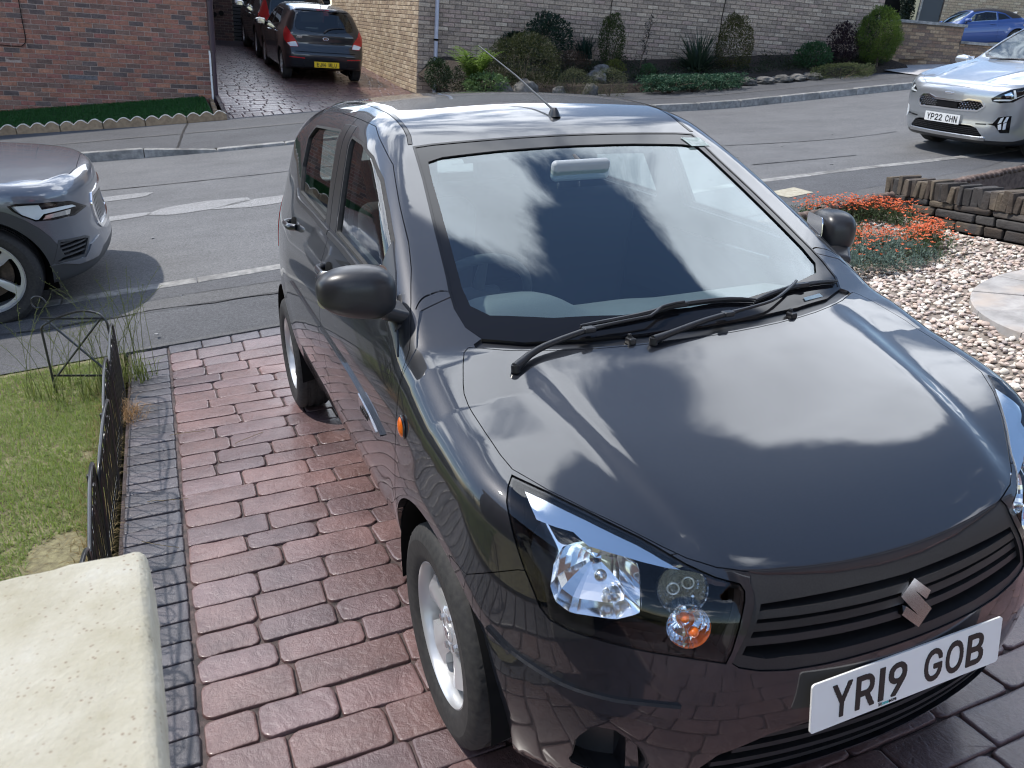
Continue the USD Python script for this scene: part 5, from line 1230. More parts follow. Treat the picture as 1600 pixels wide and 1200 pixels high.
        for pth, q in ((dn, [(-.30, 1.016), (-.40, 1.040), (-.75, 1.074), (-1.243, 1.100)]), (dr, [(-1.253, 1.1005), (-1.6, 1.118), (-1.92, 1.130), (-2.0, 1.16)])):
            q = smooth_line(q, 24)
            strip = [(x, z) for x, z in q] + [(x, z - .016) for x, z in q[::-1]]
            part(pth, 'belt_strip', panel(Slab(level, -.006, .004) ^ side(strip, s)), satin_plastic)
        sail = round_corners([(-.53, 1.166), (-.455, 1.112), (-.37, 1.048), (-.285, .985), (-.262, .968), (-.30, 1.0), (-.40, 1.036), (-.46, 1.048), (-.52, 1.10)], .004)
        part(dn, 'mirror_base_trim', panel(Slab(level, -.003, .010) ^ side([(-.545, 1.18), (-.45, 1.118), (-.36, 1.051), (-.27, .980), (-.242, .952), (-.30, .985), (-.38, 1.030), (-.50, 1.045)], s)), satin_plastic)
        # body side moulding with the name plate
        top = smooth_line([(-1.90, .783), (-1.5, .769), (-1.228, .762), (-.81, .751), (-.52, .728), (-.355, .697)], 40)
        wd = np.interp(top[:, 0], [-1.9, -1.85, -.62, -.46, -.355], [.004, .072, .080, .055, .004])
        poly = np.vstack([top, (top - np.stack([0 * wd, wd], 1))[::-1]])
        strip = Slab(level, -.010, .002) ^ side(poly, s)
        part(dn, 'side_moulding', panel(strip ^ side([(-1.229, .2), (-.2, .2), (-.2, 1), (-1.229, 1)], s)), paint_grey)
        part(dr, 'side_moulding', panel(strip ^ side([(-3, .2), (-1.233, .2), (-1.233, 1), (-3, 1)], s)), paint_grey)
        npl = [(-.60, .734), (-.47, .716), (-.385, .687), (-.43, .677), (-.585, .682)]
        part(dn, 'name_badge', panel(Slab(level, -.0125, -.009) ^ side(round_corners(npl, .004), s)), dull_chrome)
        t = letters('CELERIO', .016, .002, True); t.apply_translation((-t.centroid[0], 0, 0))
        At = np.stack([(s * -1., 0, 0), (0, 0, 1.), (0, s * 1., 0)], 1)
        part(dn, 'name_lettering', placed(t, (-.515, s * .8125, .693), At), plate_black)
        # handles
        for pth, hx, hz in ((dn, -1.13, .985), (dr, -1.93, 1.02)):
            cup = placed(trimesh.creation.icosphere(2, 1.), (0, 0, 0)); cup.vertices *= [.048, .012, .030]
            part(pth, 'handle_recess', placed(cup, (hx, s * float(B.W(np.array(hx), np.array(hz)) - .004), hz)), void_black)
            q = np.array([(hx - .075, 0, hz), (hx - .06, .022, hz), (hx - .03, .032, hz), (hx + .04, .032, hz), (hx + .07, .026, hz), (hx + .09, .004, hz)])
            q[:, 1] = s * (q[:, 1] + float(B.W(np.array(hx), np.array(hz))))
            h = tube(smooth_line(q, 16), .0125, 10); h.vertices[:, 2] = hz + (h.vertices[:, 2] - hz) * 1.15
            part(pth, 'door_handle', h, paint_grey, 60)
        # repeater
        e = trimesh.creation.icosphere(3, 1.); e.vertices *= [.021, .012, .029]
        part(car, 'side_repeater', placed(e, (-.143, s * .7975, .806)), amber, 60)
        part(car, 'repeater_rim', placed(y_disc(.031, 0, .005), (-.143, s * .797, .806)) if False else placed(trimesh.creation.torus(.0265, .004, 36, 8), (-.143, s * .7985, .806), np.array([[.8, 0, 0], [0, 0, 1], [0, 1.05, 0]])), paint_grey, 60)
        # door mirror
        build_mirror(car, s, paint_grey)
    # --- rear window, tail lamps, roof channels
    rw = round_corners([(-.50, 1.10), (.50, 1.10), (.47, 1.36), (.40, 1.40), (-.40, 1.40), (-.47, 1.36)], .04)
    Pr = prism(rw, 'x', -3, -2.5)
    part(car, 'rear_window', panel(Slab(level, .003, .007) ^ prism(rw, 'x', -3, -2.5, grow=.006)), side_glass)
    cut = cut - Pr
    for s in (-1, 1):
        tl = prism([(s * -y, z) for y, z in [(-.76, .80), (-.56, .80), (-.54, .93), (-.60, 1.08), (-.74, 1.08)]], 'x', -3.1, -2.62)
        part(car, 'tail_lamp', panel(Slab(level, -.003, .02) ^ tl), red_lens)
        ditch = smooth_line([(-.90, .520), (-.972, .508), (-1.09, .508), (-1.32, .510), (-1.7, .507), (-2.2, .49), (-2.6, .45)], 40)
        poly = np.vstack([ditch + [0, .006], (ditch - [0, .006])[::-1]]); poly[:, 1] *= -s
        part(car, 'roof_channel_strip', panel(Slab(level, -.001, .004) ^ prism(poly[:, :2], 'z', 1.2, 1.7)), gloss_black)
        cut = cut - (Slab(level, 0., .008) ^ prism(poly[:, :2], 'z', 1.2, 1.7, grow=.002))
    # A-pillar seam above the wing
    for s in (-1, 1):
        sm = smooth_line([(-.325, .598), (-.338, .63), (-.335, .665), (-.31, .70)], 12)
        poly = np.vstack([sm + [.0025, 0], (sm - [.0025, 0])[::-1]]); poly[:, 1] *= s
        cut = cut - (Slab(level, 0., .006) ^ prism(poly, 'z', .95, 1.3))
    part(car, 'body_shell', panel(cut), paint_grey)
    # --- dark inside: inner trim with the window openings
    opening = Manifold.batch_boolean([P_ws(-.02), prism(rw, 'x', -3, -2.4)] + [side(w_, s, .002) for s in (-1, 1) for w_ in (win_front, win_rear)], manifold3d.OpType.Add)
    v2, n2, f2 = B.mesh((-2.95, -.85, .15), (.75, .85, 1.6), .045, -.052)
    cabin = (cavity - quick_manifold(v2, n2, f2)) - opening - prism([(-.10, .0), (1, 0), (1, 1.3), (-.10, 1.3)], 'y', -1, 1) - wells
    part(car, 'cabin_lining', panel(cabin), grained_plastic)
    tub = prism([(-.13, .2), (-.13, .90), (-.05, .90), (.2, .80), (.40, .62), (.42, .25), (.1, .2)], 'y', -.62, .62) - wells
    part(car, 'engine_bay', tub.as_original(), void_black, False)
    part(car, 'floor_pan', box(2.6, 1.15, .03, (-1.3, 0, .25)), void_black)
    for xa in (.005, -2.425):
        for s in (-1, 1):
            pr = np.array([(.352, 0), (.352, .25), (0.05, .25), (.05, .247), (.349, .247), (.349, 0), (.352, 0)])
            ln = trimesh.creation.revolve(pr, sections=48); ln.vertices = np.stack([ln.vertices[:, 0], -ln.vertices[:, 2] * 1., ln.vertices[:, 1]], 1) * [1, 1, 1]
            ln.vertices = ln.vertices * [1, -s * 1., 1] + [xa, s * .775, .288] - [0, 0, 0]
            ln.vertices[:, 1] = s * .775 - s * np.abs(ln.vertices[:, 1] - s * .775)
            ln.update_faces(ln.triangles_center[:, 2] > .26); ln.remove_unreferenced_vertices()
            part(car, 'wheel_arch_liner', ln, void_black, 30)
    em2 = s_emblem(.034, .003)
    for xa in (0., -2.425):
        for s in (-1, 1):
            build_wheel(car, (xa, s * .705, .285), s, emblem=em2, spin=.5 if xa == 0 else .9, hub=.058, narrow=.80, wide=.98, dish=.016)
    build_wipers(car, B)
    build_cabin(car, B)
    # --- antenna
    b = lathe([(0, .03), (.008, .029), (.014, .018), (.019, .004), (.021, 0), (0, 0)], 24); b.vertices[:, 0] *= 1.6
    za = float(B.T(np.array(-1.04), np.array(.05)))
    an = part(car, 'antenna_base', placed(b, (-1.045, .045, za - .003)), satin_plastic, 40)
    part(an, 'antenna_mast', tube([(-1.055, .045, za + .02), (-1.36, .04, za + .13), (-1.72, .03, za + .245)], [.0042, .003, .0024], 8), satin_plastic, 60)
    return car
def loft_bowl(mouth, back, depth_dir, depth, rings=6, n=34, power=.5):
    """a faceted reflector: from the mouth outline back to a point round which it closes"""
    m = smooth_line(mouth, n, True); V = []
    c = np.asarray(back, float)
    for k in range(rings + 1):
        t = k / rings
        V.append(c + (m - m.mean(0)) * (1 - t * .86) + (m.mean(0) - c) * (1 - t ** power))
    V = np.vstack(V); F = []
    for k in range(rings):
        for j in range(n):
            a, b = k * n + j, k * n + (j + 1) % n
            F += [[a, b, b + n], [a, b + n, a + n]]
    V = np.vstack([V, c]); F += [[rings * n + j, rings * n + (j + 1) % n, len(V) - 1] for j in range(n)]
    return trimesh.Trimesh(V, F, process=False)
def build_headlamps(car, B, level, deep, P_lamp):
    b1 = B.mesh((.1, -.85, .3), (.8, .85, 1.0), .024, -.085)
    b2 = B.mesh((.1, -.85, .3), (.8, .85, 1.0), .024, -.095)
    back = quick_manifold(*b1) - quick_manifold(*b2)
    skin = level(.0025)
    for s in (-1, 1):
        mir = (lambda q: np.array(q, float)) if s < 0 else mirror_y
        P, Pin = P_lamp(s, -.003), P_lamp(s, -.007)
        lamp = part(car, 'headlamp', panel(Slab(level, .0005, .004) ^ P), clear_lens)
        part(lamp, 'lamp_rim', panel(Slab(level, .0045, .075) ^ (P - Pin)), gloss_black)
        part(lamp, 'lamp_housing', panel(back ^ Pin), satin_plastic)
        # bright trim along the upper edge
        top = [(.268, -.681, .848)] + [tuple(p) for p in LAMP[:-10:-1]] + [(.598, -.372, .712)]
        band = np.array(CHROME)
        up = np.array([(.268, -.681, .852), (.333, -.632, .838), (.403, -.576, .813), (.479, -.505, .781), (.545, -.442, .746), (.585, -.385, .722)])
        loop = mir(np.vstack([up, band[::-1]]))
        w = LAMP_AXIS * ([1, 1, 1] if s < 0 else [1, -1, 1]); w = w / np.linalg.norm(w); c0 = (loop @ w).mean()
        part(lamp, 'bright_trim', panel(Slab(level, .012, .016) ^ prism(loop, w, c0 - .2, c0 + .3) ^ Pin), chrome)
        # main reflector with its sleeve
        nrm = B.normals(np.array(REFL))
        mouth = np.array(REFL) - nrm * .010
        rb = loft_bowl(mouth, np.array([.415, -.565, .705]), None, .1)
        part(lamp, 'main_reflector', placed(rb, (0, 0, 0), np.diag([1., -s, 1])), chrome, False)
        sl = smooth_line(mouth, 44, True); back_ring = (sl - sl.mean(0)) * 1.03 + sl.mean(0) + np.array([-.085, -.004, .012])
        V = np.vstack([sl, back_ring]) * [1, -s, 1]; F = []
        for j in range(44):
            a, b = j, (j + 1) % 44
            F += [[a, b, b + 44], [a, b + 44, a + 44]]
        part(lamp, 'reflector_sleeve', trimesh.Trimesh(V, F, process=False), chrome, 50)
        # bright flange sweeping round the reflector's outer and upper side
        dv = sl - sl.mean(0); w_ = np.clip(-(dv / np.linalg.norm(dv, axis=1)[:, None]) @ (np.array([.52, .62, -.55]) / .98) * 1.1 + .25, 0, 1)[:, None]
        outer = sl + dv / np.linalg.norm(dv, axis=1)[:, None] * (.004 + .042 * w_) - B.normals(sl) * (.012 + .03 * w_)
        V = np.vstack([sl, (sl + outer) / 2 - B.normals(sl) * .004, outer]) * [1, -s, 1]; F = []
        for r_ in (0, 44):
            for j in range(44):
                a, b = r_ + j, r_ + (j + 1) % 44
                F += [[a, b, b + 44], [a, b + 44, a + 44]]
        part(lamp, 'reflector_flange', trimesh.Trimesh(V, F, process=False), chrome, True)
        bulb = cat_([lathe([(0, .055), (.006, .05), (.0085, .03), (.0085, 0), (0, 0)], 20)])
        part(lamp, 'bulb', placed(bulb, np.array([.425, -.572, .706]) * [1, -s, 1], frame(np.array([.93, -.30, .08]) * [1, -s, 1], (0, 0, 1))), clear_lens, 40)
        capb = trimesh.creation.icosphere(2, .0125)
        part(lamp, 'bulb_cap', placed(capb, np.array([.480, -.590, .711]) * [1, -s, 1]), dull_chrome, 60)
        fl = []
        cc = mouth.mean(0)
        for k in range(11):                          # upright flutes across the reflector
            t = (k + .5) / 11
            p = cc + np.array([.075, .085, 0]) * (t - .5) * 1.6
            fl.append(p)
        # inner, upper lamp
        d = np.array([.86, -.42, .28]) * [1, -s, 1]; d /= np.linalg.norm(d)
        for nm, c, r, dep in (('position_lamp', (.573, -.459, .709), .047, .05), ('indicator_lamp', (.606, -.467, .632), .040, .04)):
            nn = B.normals(np.array([c]))[0]
            c = (np.array(c) - nn * (.026 if nm == 'position_lamp' else .018)) * [1, -s, 1]
            fr = frame(d, (0, 0, 1))
            bowl = lathe([(r * 1.08, .003), (r * 1.04, .006), (r, .002), (r * .93, -.008), (r * .75, -.022), (r * .45, -.034), (.0, -.038)], 28)
            hp = part(lamp, nm, placed(bowl, c, fr), chrome, False)
            part(hp, 'sleeve', placed(lathe([(r * 1.08, .003), (r * 1.12, -.03), (r * 1.1, -.07), (r * .9, -.07)], 36), c, fr), chrome, 50)
            if nm == 'position_lamp':
                part(hp, 'lens_disc', placed(lathe([(0, .001), (r * .6, .001), (r * .99, -.001), (r * .99, -.003), (0, -.003)], 36), c, fr), clear_lens, 40)
                for off in ((-.013, .008), (.015, -.004)):
                    part(hp, 'projector_ring', placed(trimesh.creation.torus(.011, .002, 24, 8), c + fr[:, 0] * off[1] + fr[:, 1] * off[0] * -s + d * -.012, fr), dull_chrome, 60)
                part(hp, 'projector', placed(trimesh.creation.icosphere(2, .02), c - d * .030, fr), clear_lens, 60)
            else:
                for off in ((.013, .006), (-.015, -.012)):
                    a = trimesh.creation.icosphere(2, 1.); a.vertices *= [.0105, .0105, .014]
                    part(hp, 'amber_bulb', placed(a, c + fr[:, 0] * off[0] + fr[:, 1] * off[1] * -s - d * .010, fr), amber, 60)
LAMP_AXIS = np.array([.78, -.58, .24])

def build_mirror(car, s, paintm):
    c = np.array([-.345, .845, 1.098])
    u = trimesh.creation.icosphere(5, 1.).vertices; q = np.sign(u) * np.abs(u) ** .72                 # a soft box, then shaped
    lx = np.clip((q[:, 1] + 1) / 2, 0, 1)
    h = trimesh.creation.icosphere(5, 1.)
    x = np.where(q[:, 0] > 0, q[:, 0] * .075 * (1 - .25 * lx ** 2), q[:, 0] * .050)
    z = q[:, 2] * (.068 - .016 * lx ** 2) * np.where(q[:, 2] < 0, 1 + .10 * (1 - lx), 1) + .010 * lx
    h.vertices = np.stack([x - .012 * lx, q[:, 1] * .098 - .005, z], 1)
    fold = rotz(math.radians(62)) if s > 0 else np.eye(3); piv = np.array([-.05, -.13, 0.])      # the passenger's mirror is folded back
    put = lambda m: placed(placed(placed(m, -piv), piv + ([.0, -.0, 0] if s > 0 else [0, 0, 0]), fold), c * [1, s, 1], np.diag([1., s, 1]))
    mp = part(car, 'door_mirror', put(h), mirror_plastic, True)
    gl = round_corners([(-.105, -.05), (.085, -.045), (.085, .05), (-.10, .055)], .02)
    g = trimesh.creation.extrude_polygon(Polygon(gl), .003, engine='earcut'); g.vertices = np.stack([-g.vertices[:, 2] - .0545, g.vertices[:, 0], g.vertices[:, 1]], 1)
    part(mp, 'mirror_glass', put(g), chrome, 30)
    arm = Manifold.batch_hull([Manifold.sphere(.022, 24).translate((-.02, -.075, -.055)), Manifold.sphere(.020, 24).translate((.03, -.07, -.05)), Manifold.sphere(.018, 24).translate((.02, -.135, -.075)), Manifold.sphere(.02, 24).translate((-.045, -.135, -.06))])
    part(mp, 'mirror_arm', put(tm(arm)), mirror_plastic, 40)
mirror_plastic = noisy('mirror_plastic', (.016, .016, .017), (.022, .022, .024), 300, .34, .10, 1300, spec=.5, bdist=.0006)

def build_wipers(car, B):
    def on(xy, lift):
        p = np.array([(x, y, float(B.T(np.array(x), np.array(abs(y))))) for x, y in xy])
        return p + B.normals(p) * np.asarray(lift)[:, None] if len(p) else p
    for blade, arm in ((((-.114, -.33), (-.106, -.16), (-.116, -.025), (-.116, .088), (-.106, .205)), ((-.040, -.54), (-.075, -.44), (-.090, -.30), (-.086, -.150), (-.108, -.095), (-.114, -.026))),
                       (((-.104, .205), (-.150, .381), (-.184, .570)), ((-.024, -.17), (-.046, -.032), (-.063, .093), (-.086, .235), (-.124, .322), (-.160, .385)))):
        bl = smooth_line(blade, 14)
        P = on(bl, np.full(14, .011))
        w = part(car, 'wiper', cat_([tube(P, np.interp(np.linspace(0, 1, 14), [0, .08, .5, .92, 1], [.003, .0055, .0075, .0055, .003]), 6), tube(P - B.normals(P) * .008, .0026, 5)]), black_plastic, 50)
        ar = smooth_line(arm, 22)
        lift = np.interp(np.linspace(0, 1, 22), [0, .3, .6, .8, 1], [.012, .022, .024, .026, .022])
        A = on(ar, lift)
        t = tube(A, np.interp(np.linspace(0, 1, 22), [0, .1, .45, .5, 1], [.012, .009, .0075, .0048, .0042]), 8)
        part(w, 'wiper_arm', t, satin_plastic, 50)
        part(w, 'arm_joint', placed(rbox(.026, .032, .014, .005), A[9], np.eye(3)), satin_plastic, 40)
        part(w, 'blade_clip', placed(rbox(.016, .060, .014, .004), P[7], np.eye(3)), satin_plastic, 40)
        nut = trimesh.creation.cylinder(.011, .018, sections=16)
        part(w, 'pivot_cap', placed(nut, A[0] + [0, 0, -.003]), satin_plastic, 40)
    for xy in ((-.043, -.222), (-.052, .296)):
        p = on([xy], [-.004])[0]
        part(car, 'washer_jet', placed(cat_([rbox(.028, .020, .018, .005, (0, 0, .006)), rbox(.010, .010, .012, .003, (-.006, 0, .018))]), p), satin_plastic, 40)
    # stickers in the windscreen: tax-side corner and chassis number window
    for q, mt, nm in (([(-.862, .450), (-.862, .525), (-.815, .545), (-.812, .465)], sticker_white, 'windscreen_sticker'), ([(-.105, .388), (-.116, .390), (-.135, .465), (-.124, .470)], sticker_blue, 'chassis_number_window')):
        pts = [(x, y, float(B.T(np.array(x), np.array(abs(y)))) + .0022) for x, y in q]
        part(car, nm, trimesh.Trimesh(pts, [[0, 1, 2], [0, 2, 3], [2, 1, 0], [3, 2, 0]], process=False), mt, False)
sticker_white = noisy('sticker_white', (.45, .55, .52), (.75, .82, .80), 60, .4)
sticker_blue = plain('sticker_blue', (.30, .42, .52), .3)

def build_cabin(car, B):
    # dashboard: one moulded sheet with the hood over the dials and vents along the glass
    xs = np.linspace(-.17, -.72, 24); ys = np.linspace(-.66, .66, 45)
    X, Y = np.meshgrid(xs, ys, indexing='ij')
    Zd = np.interp(X, [-.72, -.66, -.60, -.45, -.17], [.74, .86, .905, .925, .915])
    hood = np.exp(-(((Y + .36) / .19) ** 4)) * np.exp(-(((X + .50) / .13) ** 4))
    Zd = Zd + .085 * hood + .015 * np.exp(-((Y / .16) ** 4)) * np.exp(-(((X + .52) / .12) ** 2))
    V = np.stack([X, Y, Zd], -1).reshape(-1, 3); F = []
    for i in range(23):
        for j in range(44):
            a = i * 45 + j
            F += [[a, a + 1, a + 46], [a, a + 46, a + 45]]
    d = part(car, 'dashboard', trimesh.Trimesh(V, F, process=False), dash_plastic, True)
    part(d, 'dashboard_front', box(.05, 1.3, .42, (-.70, 0, .56)), grained_plastic)
    for y0 in np.linspace(-.40, .48, 60):
        x0 = -.205 - .28 * y0 * y0
        part(d, 'demister_slot', box(.030, .006, .005, (x0, y0, .9225)), void_black) if -.55 < y0 < .52 else None
    part(d, 'demister_plate', tube([(-.205 - .28 * y * y, y, .9165) for y in np.linspace(-.42, .5, 30)], .0045, 6), satin_plastic, 50)
    # steering wheel on the driver's side
    c, ax = np.array([-.79, -.36, .915]), np.array([-.86, 0, .51])
    fr = frame(ax, (0, 1, 0))
    sw = part(car, 'steering_wheel', placed(trimesh.creation.torus(.182, .016, 48, 12), c, fr), grained_plastic, 60)
    part(sw, 'horn_pad', placed(rbox(.15, .13, .05, .024), c - ax * .012, fr), grained_plastic, 50)
    for a in (0, np.pi, -np.pi / 2):
        p = fr @ np.array([math.cos(a), math.sin(a), 0])
        part(sw, 'wheel_spoke', tube([c + p * .05, c + p * .18], [.022, .014], 8), grained_plastic, 50)
    part(sw, 'steering_column', tube([c, c - ax * .3], .035, 12), grained_plastic, 50)
    # seats
    for s in (-1, 1):
        st = part(car, 'front_seat', cat_([rbox(.50, .48, .16, .06, (-1.22, s * .36, .50)), rbox(.14, .46, .62, .06, (-1.46, s * .36, .86), np.array([[.97, 0, -.22], [0, 1, 0], [.22, 0, .97]]).T)]), seat_cloth, 60)
        part(st, 'headrest', rbox(.10, .26, .17, .045, (-1.55, s * .36, 1.255)), seat_cloth, 60)
        for q in (-.05, .05):
            part(st, 'headrest_post', tube([(-1.545, s * .36 + q, 1.12), (-1.55, s * .36 + q, 1.2)], .006, 6), dull_chrome, 50)
        part(car, 'rear_headrest', rbox(.08, .22, .13, .035, (-2.36, s * .34, 1.16)), seat_cloth, 60)
        part(car, 'door_card', rbox(1.3, .04, .30, .015, (-.95, s * .70, .84)), grained_plastic, 40)
        part(car, 'door_switch_panel', rbox(.26, .03, .012, .005, (-.72, s * .672, .995), np.eye(3)), dull_chrome, 40)
    part(car, 'rear_seat', cat_([rbox(.45, 1.15, .16, .06, (-2.02, 0, .52)), rbox(.14, 1.15, .55, .05, (-2.30, 0, .84), np.array([[.97, 0, -.22], [0, 1, 0], [.22, 0, .97]]).T)]), seat_cloth, 60)
    mr = part(car, 'interior_mirror', rbox(.035, .205, .066, .016, (-.735, -.01, 1.318), np.array([[.98, 0, .2], [0, 1, 0], [-.2, 0, .98]])), mirror_grey, 50)
    part(mr, 'mirror_stalk', tube([(-.745, 0, 1.335), (-.80, 0, 1.352)], .010, 8), satin_plastic, 50)
    for s in (-1, 1):
        part(car, 'sun_visor', rbox(.13, .36, .014, .006, (-.99, s * .30, 1.395), np.array([[.93, 0, -.37], [0, 1, 0], [.37, 0, .93]]).T), trim_grey, 40)
mirror_grey = plain('mirror_back_grey', (.28, .31, .33), .5)
dash_plastic = noisy('dash_plastic', (.105, .110, .115), (.13, .135, .14), 300, .65, .25, 900, bdist=.001)
# ------------------------------------------------------------------ other cars
def car_base(name, label, at, B, lo, hi, h, paintm, spec, group=None):
    """windows, doors, wheels, lining: what every car here has; returns (path, skin, remaining shell)"""
    car = thing(name, label, 'car', at[0], at[1], group)
    K = Skin(B, lo, hi, h)
    wells = wheel_wells(spec['axles'], spec['half'], spec['arch'], spec['tyre'])
    cut = K.level(0.) - K.cavity - wells
    P_ws = prism(spec['ws'], 'z', .7, 1.9)
    ws = part(car, 'windscreen', panel(K.slab(.003, .006) ^ prism(spec['ws'], 'z', .7, 1.9, grow=-.004)), spec.get('glass', screen_glass))
    inner = Polygon(spec['ws']).buffer(-.035)
    part(ws, 'black_border', panel(K.slab(.0005, .0025) ^ (prism(spec['ws'], 'z', .7, 1.9, grow=-.004) - prism(np.array(inner.exterior.coords)[:-1], 'z', .7, 1.9))), gloss_black)
    bon = spec['bonnet']
    part(car, 'bonnet', panel(cut ^ prism(bon, 'z', .5, 1.9, grow=-.003)), paintm)
    cut = cut - prism(bon, 'z', .5, 1.9) - P_ws
    if 'rear' in spec:
        Pr = prism(spec['rear'], 'x', -5, -2.2)
        part(car, 'rear_window', panel(K.slab(.002, .005) ^ prism(spec['rear'], 'x', -5, -2.2, grow=-.004)), dark_glass)
        cut = cut - Pr
    openings = [P_ws]
    for s in (-1, 1):
        for d in spec['doors']:
            dp = part(car, 'front_door' if d is spec['doors'][0] else 'rear_door', panel((cut ^ side_prism(d[0], s, -.003)) - side_prism(d[1], s)), paintm)
            cut = cut - side_prism(d[0], s) - side_prism(d[1], s)
            part(dp, 'window', panel(K.slab(.004, .007) ^ side_prism(d[1], s, .004)), spec.get('sglass', dark_glass))
            part(dp, 'window_trim', panel(K.slab(-.003, .004) ^ (side_prism(d[1], s, .012) - side_prism(d[1], s, -.003))), spec.get('trim', satin_plastic))
            openings.append(side_prism(d[1], s))
            if len(d) > 2:
                hx, hz = d[2]; yy = s * (float(B.W(np.array(hx), np.array(hz))) + .018)
                part(dp, 'door_handle', placed(rbox(.20, .03, .03, .012), (hx, yy, hz)), spec.get('handle', paintm), 40)
        for w_ in spec.get('side_windows', []):
            part(car, 'side_window', panel(K.slab(.002, .005) ^ side_prism(w_, s, -.003)), dark_glass); cut = cut - side_prism(w_, s); openings.append(side_prism(w_, s))
        if 'mirror' in spec:
            mx, mz, my = spec['mirror']
            hull = Manifold.batch_hull([Manifold.sphere(r, 20).translate(p) for p, r in (((.03, 0, .02), .05), ((.03, s * .15, .02), .045), ((-.03, 0, -.01), .05), ((-.03, s * .16, .0), .05), ((.02, s * .08, .05), .03))])
            mp = part(car, 'door_mirror', placed(tm(hull), (mx, s * my, mz)), spec.get('mirror_mat', paintm), 50)
            part(mp, 'mirror_glass', placed(rbox(.004, .15, .10, .0019), (mx - .082, s * (my + .07), mz + .005)), chrome, 40)
            part(mp, 'mirror_arm', tube([(mx + .02, s * (my - .09), mz - .07), (mx + .01, s * (my + .03), mz - .03)], [.03, .02], 8), satin_plastic, 50)
    part(car, 'body_shell', None or panel(cut - spec['cuts'] if 'cuts' in spec else cut), paintm)
    part(car, 'floor_pan', box(2.4, spec['half'] * 1.5, .04, (spec['axles'][1] / 2, 0, spec['tyre'] - .05)), void_black, False)
    for xa in spec['axles']:
        for s in (-1, 1):
            yb = s * (spec['half'] - spec['tw'] / 2 - .015)
            part(car, 'wheel_arch_liner', placed(box(spec['arch'] * 1.9, .02, spec['arch'] * 1.5, (0, 0, 0)), (xa, s * (spec['half'] - .33), spec['tyre'] + .08)), void_black, False)
            build_wheel(car, (xa, yb, spec['tyre']), s, spec['tyre'], spec['rim'], spec['tw'], spec.get('spokes', 5), None, spec.get('spoke_mat'), grooves=False, spin=spec.get('spin', .4), **spec.get('rimkw', {}))
    # seats and dash, dimly seen
    part(car, 'dashboard', placed(rbox(.35, spec['half'] * 1.45, .12, .05), (spec['dash'][0], 0, spec['dash'][1])), grained_plastic, 40)
    for s in (-1, 1):
        st = part(car, 'front_seat', cat_([rbox(.48, .48, .15, .06, (spec['dash'][0] - .85, s * .37, spec['dash'][1] - .42)), rbox(.14, .46, .58, .06, (spec['dash'][0] - 1.10, s * .37, spec['dash'][1] - .08))]), seat_cloth, 50)
        part(st, 'headrest', rbox(.09, .25, .17, .04, (spec['dash'][0] - 1.16, s * .37, spec['dash'][1] + .30)), seat_cloth, 50)
    return car, K, cut
def sym_top(half):
    """closed outline in (x,y) from the half with y>=0, front to back"""
    return [(x, y) for x, y in half] + [(x, -y) for x, y in half[::-1] if y > 1e-6]

